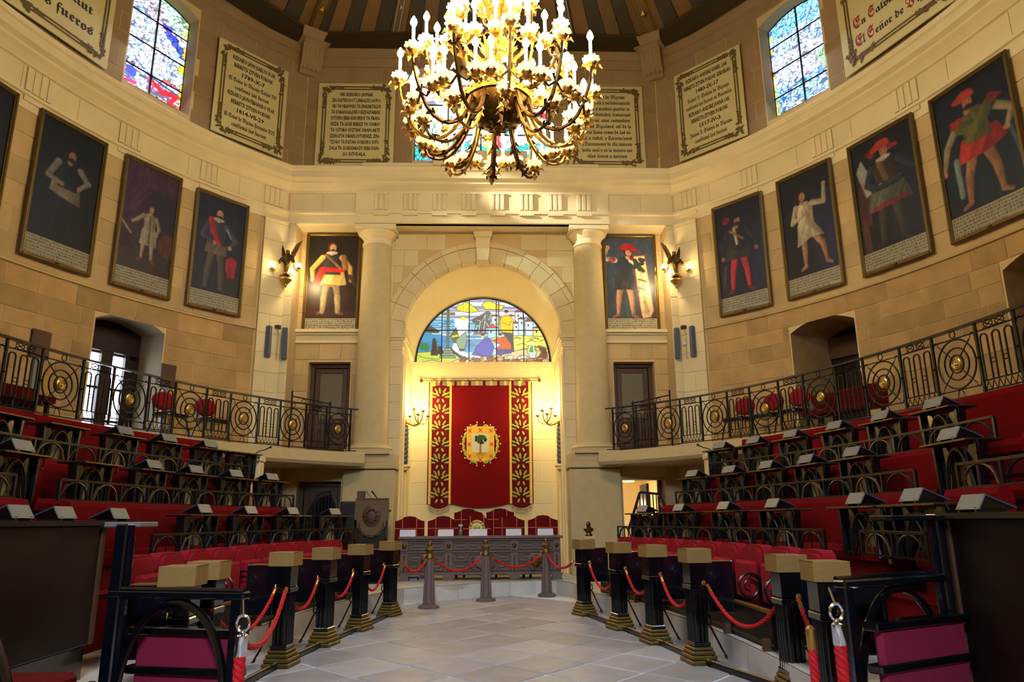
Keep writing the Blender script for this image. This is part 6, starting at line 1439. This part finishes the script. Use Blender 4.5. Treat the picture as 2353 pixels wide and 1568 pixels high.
# ---- brass stanchions before the desk
SP = [(-.99, 14.65), (.09, 15.76), (1.41, 16.62)]
for k, (x, y) in enumerate(SP):
    T = thing('stanchion', 'brown fluted stanchion with brass top before the desk, %s' % ('left one', 'middle one', 'right one')[k], 'stanchion', (x, y, 0), 0, 'stanchions before the desk')
    g = MB(); g.lathe([(.20, 0), (.20, .03), (.17, .055), (.12, .07), (.11, .10)], 8); g.build('base', WOOD_DESK, T)
    g = MB(); g.lathe([(.105, .08), (.062, .90)], 10)
    for i in range(10): t = 2*PI*i/10; g.tube([(.105*math.cos(t), .105*math.sin(t), .1), (.063*math.cos(t), .063*math.sin(t), .88)], .014, 5)
    g.build('fluted_shaft', WOOD_DESK, T)
    g = MB(); g.lathe([(.062, .90), (.085, .91), (.085, .94), (.06, .97), (.05, 1.0), (.075, 1.03), (.085, 1.07), (.06, 1.11), (.04, 1.13), (.05, 1.16), (.035, 1.2), (.008, 1.235)], 12); g.build('brass_finial', BRASS_D, T, smooth=True)
    g = MB()
    for sg in (-1, 1): g.tube([(sg*.06, 0, .93), (sg*.11, 0, .95), (sg*.12, 0, .90)], .01, 5)
    g.build('rope_ring', BRASS, T)
pp = [PM[(-1, 0)][0]+Vector((.13, .1, 0))]+[Vector((x, y, 0)) for x, y in SP]+[PM[(1, 0)][0]+Vector((-.13, .1, 0))]
for i in range(4):
    d = (pp[i+1]-pp[i]).normalized(); a = pp[i]+d*.12; b = pp[i+1]-d*.12; a.z = b.z = .89
    rope('red rope before the desk, %s from the left' % ORD[i], a, b, .20 if i in (0, 3) else .26, .02, 'red ropes before the desk')

# ================================================================ BALCONY RAILINGS
g = MB()
for R_ in (.36, .235, .13): g.tube([(R_*math.cos(t), 0, .50+R_*math.sin(t)) for t in np.linspace(0, 2*PI, 33)[:-1]], .014, 5, True)
ringM = g.mesh('rings', IRON_G); g = MB()
for a in (45, 135, 225, 315): c_, s_ = math.cos(R(a)), math.sin(R(a)); g.tube([(.12*c_, 0, .50+.12*s_), (.50*c_, 0, .50+.44*s_)], .010, 5)
for sx in (-1, 1):
    for sz in (-1, 1): g.tube([(sx*(.42+.05*math.sin(q)), 0, .50+sz*(.30+.09*math.cos(q))) for q in np.linspace(-1.4, 1.9, 8)], .008, 4)
spokeM = g.mesh('spokes', IRON_G)
g = MB(); g.lathe([(.095, .02), (.095, -.012), (.08, -.02), (.075, -.012), (.055, -.016), (.05, -.026), (.03, -.022), (.02, -.036), (.001, -.038)], 18, (0, 0, .50), 'y'); bossM = g.mesh('boss', BRASS, smooth=True)
g = MB(); g.tube([(.06*math.cos(t), 0, .94+.055*math.sin(t)) for t in np.linspace(0, 2*PI, 17)[:-1]], .009, 5, True); g.tube([(-.52, 0, .87), (.52, 0, .87)], .009, 5); g.tube([(-.52, 0, .12), (.52, 0, .12)], .009, 5)
for sg in (-1, 1): g.tube([(sg*.05*(1-q*q)+sg*.02, 0, .02+.1*q) for q in np.linspace(-.2, 1, 7)], .009, 4)
g.ball((0, 0, .87), .016, 6, 4); bandM = g.mesh('cross_bars', IRON_G)
hoopM = []
for x in (-.19, 0, .19):
    g = MB(); g.tube([(x-.055, 0, .17), (x-.055, 0, .76)]+[(x-.055*math.cos(q), 0, .76+.055*math.sin(q)) for q in np.linspace(0, PI, 7)]+[(x+.055, 0, .17)], .013, 5); hoopM.append(g.mesh('picket_hoop', IRON_G))
g = MB()
for k in range(6):
    x0 = -.27+.09*k; g.tube([(x0, 0, .03), (x0+.045, 0, .15), (x0+.09, 0, .03)], .008, 4)
for x in (-.095, .095): g.tube([(x+.035*math.cos(t), 0, .42+.035*math.sin(t)) for t in np.linspace(0, 2*PI, 11)[:-1]], .007, 4, True)
for x in (-.09, .09): g.tube([(x+.07*math.cos(t), 0, .93+.05*math.sin(t)) for t in np.linspace(0, 2*PI, 13)[:-1]], .008, 4, True)
for x in (-.18, 0): g.tube([(x, 0, .88), (x+.18, 0, .98)], .007, 4); g.tube([(x, 0, .98), (x+.18, 0, .88)], .007, 4)
for z in (.03, .165, .87): g.tube([(-.28, 0, z), (.28, 0, z)], .010, 5)
latM = g.mesh('lattice', IRON_G)
g = MB(); g.box(-.018, .018, -.016, .016, 0, 1.0); g.ball((0, -.02, .5), .02, 6, 4); postM = g.mesh('upright', IRON_G)
PITCH = 8.25
for s in (-1, 1):
    T = thing('balcony_railing', 'wrought iron balcony railing with brass centred rings, %s wall' % SIDE[s], 'railing', ell(RA, RB, 40, s, 3.24)); org = T.location
    g = MB(); g.sweep([(-.035, 4.25), (-.03, 4.285), (.03, 4.285), (.035, 4.25)], RA, RB, -14, 64.6, s, 60); g.build('handrail', IRON, T, org)
    g = MB(); g.sweep([(-.012, 3.25), (-.012, 3.27), (.012, 3.27), (.012, 3.25)], RA, RB, -14, 64.6, s, 60); g.build('bottom_rail', IRON_G, T, org)
    for k in range(9):
        t = 60.95-PITCH*k; arc = lambda q: math.hypot(RA*math.sin(R(q)), RB*math.cos(R(q)))*R(1)
        p = ell(RA, RB, t, s, 3.26); rz = phi(outn(RA, RB, t, s)); wd = arc(t)*4.55; sc = (wd/1.02, 1, 1)
        bay = thing('roundel_bay', None, None, p-org, rz); bay.parent = T; KIDS.setdefault(T.name, []).append(bay)
        for nm, me in (('rings', ringM), ('spokes', spokeM), ('boss', bossM), ('cross_bars', bandM)):
            io = inst(nm, me, bay, sc=sc if nm in ('cross_bars', 'spokes') else (min(1, wd/.80), 1, 1))
            if nm in ('cross_bars', 'spokes'): io['kind'] = 'stuff'
        for q in (-1, 1): inst('upright', postM, bay, (q*wd/2, 0, 0))
        t2 = t-PITCH/2; p = ell(RA, RB, t2, s, 3.26); rz = phi(outn(RA, RB, t2, s)); wd = arc(t2)*3.7; sc = (wd/.60, 1, 1)
        bay = thing('picket_bay', None, None, p-org, rz); bay.parent = T; KIDS.setdefault(T.name, []).append(bay)
        for me in hoopM: inst('picket_hoop', me, bay, sc=sc)
        inst('lattice', latM, bay, sc=sc)['kind'] = 'stuff'
        for q in (-1, 1): inst('upright', postM, bay, (q*wd/2, 0, 0))
    # short gate rail at the balcony door
    G = thing('gate_rail', 'short iron gate rail before the %s balcony door' % SIDE[s], 'railing', (s*4.3, 18.15, 3.24))
    g = MB(); g.beam((s*.45, 0, 1.42), (-s*.55, -.05, 1.20), .03); g.beam((s*.45, 0, 1.28), (-s*.55, -.05, 1.06), .02); g.build('rail', IRON, G)
    for x, z in ((.45, 1.55), (-.5, 1.28)): g = MB(); g.beam((s*x, 0, 0), (s*x, 0, z), .035, up=(0, 1, 0)); g.build('post', IRON, G)
    for x, z in ((.15, 1.285), (-.25, 1.195)): g = MB(); g.tube([(s*x+.05*math.cos(t), -.02, z+.05*math.sin(t)) for t in np.linspace(0, 2*PI, 13)[:-1]], .008, 4, True); g.build('ring', IRON_G, G)

# ---- furniture on the balcony
def oval_chair(label, x, y, s):
    T = thing('oval_back_chair', label, 'chair', (x, y, 3.22), phi(Vector((x/RA**2, (y-8)/RB**2, 0)).normalized()), 'red chairs on the balcony')
    g = MB(); g.lathe([(.001, -.05), (.2, -.05), (.235, -.02), (.235, .02), (.2, .05), (.001, .05)], 18, (0, .18, .78), 'y', sx=1.15, sy=.8); g.build('backrest', VELVET, T, smooth=True)
    g = MB(); g.cbox(-.26, .26, -.30, .18, .42, .52, .03); g.build('seat', BLACK, T)
    for sx in (-1, 1):
        g = MB(); g.tube([(sx*.2, -.26, .44), (sx*.26, -.34, 0)], .018, 6); g.build('leg', IRON, T); g = MB(); g.tube([(sx*.22, .22, .80), (sx*.2, .16, .44), (sx*.26, .30, 0)], .018, 6); g.build('leg', IRON, T)
oval_chair('red oval backed chair behind the left railing, beside the board post', -6.25, 14.7, -1); oval_chair('red oval backed chair behind the left railing, nearer the corner', -5.75, 15.6, -1)
for k, (x, y) in enumerate(((5.65, 15.7), (6.05, 15.1), (6.35, 14.5))): oval_chair('red oval backed chair behind the right railing, %s from the corner' % ORD[k], x, y, 1)
for s, t0, t1, top in ((1, 24.0, 33.0, 3.98), (-1, 6, 21.5, 3.78)):
    T = thing('balcony_sofa', ('long dark red bench behind the right railing, before the wall recess', 'long dark red bench behind the left railing at the picture edge')[s < 0], 'bench', ell(7.9, 11.3, (t0+t1)/2, s, 3.22)); org = T.location
    g = MB(); g.sweep([(-.05, top-.42), (-.07, top-.03), (.0, top), (.06, top-.03), (.06, top-.42)], 7.9, 11.3, t0, t1, s, 12); g.build('backrest', VELVET_D, T, org)
    g = MB(); g.sweep([(-.5, 3.50), (-.5, 3.60), (.0, 3.62), (.0, 3.50)], 7.9, 11.3, t0, t1, s, 12); g.build('seat', VELVET_D, T, org)
    for t in np.linspace(t0+.5, t1-.5, 5):
        for d in (-.42, 0): p = ell(7.9+d, 11.3+d, t, s); g = MB(); g.box(p.x-.03, p.x+.03, p.y-.03, p.y+.03, 3.22, 3.52); g.build('leg', WOOD_D, T, org)
for k, (x, y, z, w_) in enumerate(((-7.70, 12.62, 4.42, .36), (-6.58, 15.2, 4.36, .34))):
    T = thing('board_post', 'brown board on a grey post behind the left railing, %s' % ('at the picture edge', 'right of the bright window')[k], 'board', (x, y, 3.22), phi(Vector((x/9.5**2, (y-8)/12.3**2, 0)).normalized()))
    g = MB(); g.cbox(-.06, .06, -.05, .05, 0, z-3.2, .01); g.build('post', GREY_METAL, T); g = MB(); g.cbox(-w_/2, w_/2, -.06, .03, z-3.24, z-3.22+.48, .015); g.build('board', WOOD_M, T); g = MB(); g.cbox(-.14, .14, -.12, .12, 0, .04, .01); g.build('base', IRON, T)

# ================================================================ BESIDE THE DESK
T = thing('shield_lectern', 'carved lectern with a large shield front standing left of the desk', 'lectern', (-2.40, 16.45, PZ))
g = MB(); g.cbox(-.30, .30, .02, .42, .0, 1.5, .015); g.build('body', WOOD_D, T)
g = MB(); g.prism([(-.36, 1.80), (.36, 1.80), (.37, 1.34), (.32, 1.33), (.30, 1.20), (.18, 1.02), (0, .96), (-.18, 1.02), (-.30, 1.20), (-.32, 1.33), (-.37, 1.34)], -.05, .03); sh_ = g.build('shield_front', mat('leather_brown', (92, 70, 38), .55, noise=.5, nscale=22, bump=.5, bscale=45), T)
g = MB()
for k in range(26): t = PI*(k/25); g.ball((-.27*math.cos(t), -.055, 1.28-.28*math.sin(t)), .016, 5, 3)
for k in range(22): g.ball((-.34+.68*k/21, -.055, 1.775), .014, 5, 3)
g.build('stud_border', BRASS_D, sh_)
g = MB(); g.lathe([(.2, 0), (.2, -.015), (.16, -.03), (.05, -.05), (.001, -.05)], 14, (0, -.05, 1.42), 'y', sy=1.15)
for k in range(10): t = 2*PI*k/10; g.ball((.11*math.cos(t), -.085, 1.42+.13*math.sin(t)), .04, 5, 4)
g.build('carved_emblem', WOOD_M, sh_)
g = MB(); g.cbox(-.72, -.36, .10, .46, .0, 1.74, .03); g.build('side_case', WOOD_D, T)
g = MB(); g.cbox(-.36, -.20, .10, .28, 1.80, 1.96, .01); g.build('box', WOOD_M, T); g = MB(); g.cbox(-.36, .36, .0, .42, 1.5, 1.56, .01); g.build('top_board', WOOD_M, T)
for k, x in enumerate((-.16, -.04)): g = MB(); g.tube([(x+.14, .15, 1.56), (x+.12, .15, 1.80), (x, .1, 1.96)], [.01, .012, .02], 6); g.build('microphone', GREY_METAL if k == 0 else IRON, T)
T = thing('bust_statuette', 'small dark bust on a slim pedestal behind the right front post', 'sculpture', (2.28, 16.0, PZ))
g = MB(); g.cbox(-.12, .12, -.12, .12, 0, .06, .01); g.cbox(-.09, .09, -.09, .09, .06, .9, .01); g.cbox(-.12, .12, -.12, .12, .9, .96, .01); g.build('pedestal', STONE_COL, T)
g = MB(); g.lathe([(.07, .96), (.08, .99), (.05, 1.03), (.10, 1.08), (.11, 1.12), (.05, 1.15)], 10, sy=.7); g.ball((0, 0, 1.20), .055, 8, 6, (.9, 1, 1.2)); g.ball((.0, -.05, 1.195), .016, 5, 4); g.build('bust', BRONZE, T, smooth=True)
def stair_rail(label, x0, x1, y, s):
    T = thing('stair_railing', label, 'railing', ((x0+x1)/2, y, PZ)); hw = (x1-x0)/2
    top = [(-hw, 1.05), (-hw*.42, 1.9), (hw*.42, 1.86), (hw, 1.05)] if s > 0 else [(-hw, 1.1), (-hw*.2, 1.9), (hw*.35, 1.98), (hw, 1.05)]
    for a, b in zip(top[:-1], top[1:]): g = MB(); g.beam((a[0], 0, a[1]), (b[0], 0, b[1]), .06, .05); g.build('handrail', IRON, T)
    for x in np.linspace(-hw, hw, 15):
        for a, b in zip(top[:-1], top[1:]):
            if a[0] <= x <= b[0]+1e-6: z = a[1]+(b[1]-a[1])*(x-a[0])/(b[0]-a[0]); break
        g = MB(); g.tube([(x, 0, .0), (x, 0, z)], .014, 5); g.build('baluster', IRON, T)
    g = MB()
    for k in range(4): g.cbox(-hw+.1, hw-.1, .05+.28*k, .33+.28*k, 0, .18*(k+1), .01)
    g.build('stair_flight', CARPET, T)
    if s < 0: g = MB(); g.prism([(-hw, .05), (hw, .05), (hw, 1.0), (hw*.33, 1.9), (-hw*.2, 1.82), (-hw, 1.05)], .02, .05); g.build('side_board', BLACK, T)
stair_rail('short stair with black railing before the lit right doorway', 3.30, 4.36, 16.9, 1); stair_rail('short black boarded stair before the brown left door', -4.10, -3.08, 16.9, -1)

# ================================================================ NEAREST ROW ENDS
def end_frame(label, pr, pf, zr, ztop, s):
    """arched iron end frame of a seat row between a tall rear post and a lower front post"""
    pr, pf = Vector(pr+(0,)), Vector(pf+(0,)); d = (pf-pr); L = d.length; T = thing('seat_end_frame', label, 'seat', pr, math.atan2(d.y, d.x))
    g = MB(); g.cbox(-.055, .055, -.05, .05, 0, ztop, .012); g.tube([(.065, 0, .3), (.065, 0, ztop-.1)], .03, 8); g.build('rear_post', NAVY, T)
    g = MB(); g.cbox(L-.05, L+.05, -.045, .045, 0, zr-.04, .012); g.build('front_post', NAVY, T)
    g = MB(); g.cbox(-.05, L+.06, -.055, .055, zr-.06, zr, .014); g.tube([(-.05, -.03, zr+.005), (L+.05, -.03, zr+.005)], .02, 6); g.build('top_rail', NAVY, T)
    g = MB(); g.tube([(L*.5-L*.44*math.cos(q), 0, .15+(zr-.24)*math.sin(q)**.8) for q in np.linspace(.02, PI-.02, 25)], .032, 8); g.build('arch', BLACK, T, smooth=True)
    y = .12 if s > 0 else .12
    g = MB(); g.cbox(.10, L-.08, y, y+.07, .02, zr-.32, .03); g.build('seat_back', mat('magenta_velvet', (120, 10, 44), .8, noise=.18, nscale=10, bump=.2, bscale=80), T)
    for z in (zr-.34, zr-.62): g = MB(); g.cbox(.05, L-.03, y-.03, y+.09, z, z+.06, .01); g.build('slat', BLACK, T)
    return T
end_frame('black arched end frame with red seat back at the bottom left', (-2.72, 6.0), (-1.70, 5.72), 1.11, 1.60, -1)
end_frame('black arched end frame with red seat back at the bottom right', (3.78, 6.02), (2.72, 5.5), 1.16, 1.62, 1)
g = MB(); g.tube([(-2.80-.45*math.cos(q), 4.3, .1+1.08*math.sin(q)) for q in np.linspace(.02, PI-.02, 25)], .03, 8); o = g.build('iron_hoop', NAVY, smooth=True); tag(o, 'black iron hoop of the nearest seat at the lower left corner', 'seat hoop')
for s, x, y0, y1, z0 in ((-1, -3.36, 3.6, 6.95, .58), (1, 3.86, 2.6, 6.0, .02)):
    T = thing('long_shelf_desk', 'dark wooden panelled desk with long shelf at the %s picture edge' % SIDE[s], 'desk', (x, y0, z0)); X = sorted((x, x+s*.05))
    g = MB(); g.cbox(X[0], X[1], y0, y1, z0, 1.585, .01); g.build('front_panel', WOOD_D, T, T.location)
    g = MB(); g.cbox(X[0]-.02, X[1]+.02, y1-.05, y1+.02, z0, 1.585, .012); g.build('end_post', WOOD_M, T, T.location)
    g = MB(); g.sweep([(-.32, 1.585), (-.32, 1.63), (.2, 1.63), (.2, 1.585)], 4.2, 10, -26, 6.5 if s < 0 else -9, s, 14); g.box(min(x-s*.05, x+s*.95), max(x-s*.05, x+s*.95), y0, y1+.1, 1.587, 1.628); g.build('shelf', WOOD_D, T, T.location)
    if s < 0: g = MB(); g.cbox(x-.06, x-.02, y0, y1-.05, .02, z0, .01); g.build('dark_infill', BLACK, T, T.location)  # black panel added under the desk to keep the gap dark
    g = MB(); a = (x, x-s*.36) if s < 0 else (x-.5, x+.05); g.cbox(min(a), max(a), y1-.1, y1+.28, 1.57, 1.615, .008); g.build('flap', GREY_METAL if s < 0 else NAVY, T, T.location)
# hanging ropes and caps by the near frames
def hang_rope(label, x, y, z0, z1, big):
    T = thing('hanging_rope', label, 'rope', (x, y, z1)); r = .034 if big else .026
    for k in range(1):
        g = MB()
        for j in range(3):
            P = [(r*.55*math.cos(2*PI*(j/3+q*5)), r*.55*math.sin(2*PI*(j/3+q*5)), -(z1-z0)*q) for q in np.linspace(0, 1, 60)]; g.tube(P, r*.75, 6)
        g.build('cord', ROPE, T, smooth=True)
    g = MB(); g.lathe([(r*.6, .14), (r*1.35, .12), (r*1.35, -.01), (r*1.2, -.02)], 14); g.build('chrome_cap', CHROME if big else BRASS, T, smooth=True)
    if big: g = MB(); g.tube([(.045*math.cos(t), 0, .20+.055*math.sin(t)) for t in np.linspace(0, 2*PI, 15)[:-1]], .012, 6, True); g.tube([(0, 0, .25), (-.02, .03, .36)], .01, 6); g.build('snap_hook', CHROME, T, smooth=True)
hang_rope('thick red rope with chrome cap hanging from the right end frame', 2.56, 5.32, .05, .76, True)
hang_rope('thinner red rope hanging beside the chrome capped one', 2.46, 5.55, .05, .70, False)
hang_rope('thick red rope with chrome cap hanging from the left end frame', -1.63, 5.60, .05, .70, True)
rope('long red rope from the left end frame up to the fourth left post', (-1.66, 5.68, .78), (-2.20, 8.92, .86), .26, .02)

# ---- stone piers and goosenecks at the ends of the tiers, rope by the right stair
for s, x, y in ((-1, -4.42, 14.55), (1, 4.62, 14.55)):
    T = thing('stone_pier', 'pale square stone pier closing the seating tiers on the %s side' % SIDE[s], 'pier', (x, y, PZ))
    g = MB(); g.cbox(-.14, .14, -.14, .14, 0, 2.45, .012); g.build('shaft', STONE_LIGHT, T); g = MB(); g.cbox(-.16, .16, -.16, .16, 2.45, 2.56, .012); g.build('cap', STONE_LIGHT, T)
    T = thing('gooseneck_microphone', 'thin dark gooseneck microphone on the stone pier, %s side' % SIDE[s], 'microphone', (x, y, PZ+2.56))
    g = MB(); g.lathe([(.04, 0), (.04, .015), (.012, .02)], 8); g.build('base', IRON, T)
    g = MB(); g.tube([(0, 0, .01), (0, 0, .06), (-s*.06, 0, .10), (-s*.18, 0, .13), (-s*.26, 0, .17)], [.010, .010, .010, .011, .012], 6); g.build('neck', IRON, T)
    g = MB(); g.ball((-s*.28, 0, .18), .026, 8, 5); g.build('capsule', IRON, T)
rope('red rope handrail from the right stair railing to the seating tier', (4.05, 16.85, 1.95), (4.42, 16.2, 1.42), .06, .018)

T = thing('dark_filler_seat', 'added low seat filling the dark bottom left corner before the wooden panel', 'seat', (-3.0, 4.3, .3))  # made-up seat, put in to keep the bottom left corner black
g = MB(); g.cbox(-.32, .36, -1.3, 1.25, 0, .22, .015); g.build('base', BLACK, T); g = MB(); g.cbox(-.30, .32, -1.25, 1.2, .22, .32, .03); g.build('cushion', VELVET_D, T); g = MB(); g.box(.36, .40, -1.32, 1.27, -.29, .24); g.build('side_board', BLACK, T)
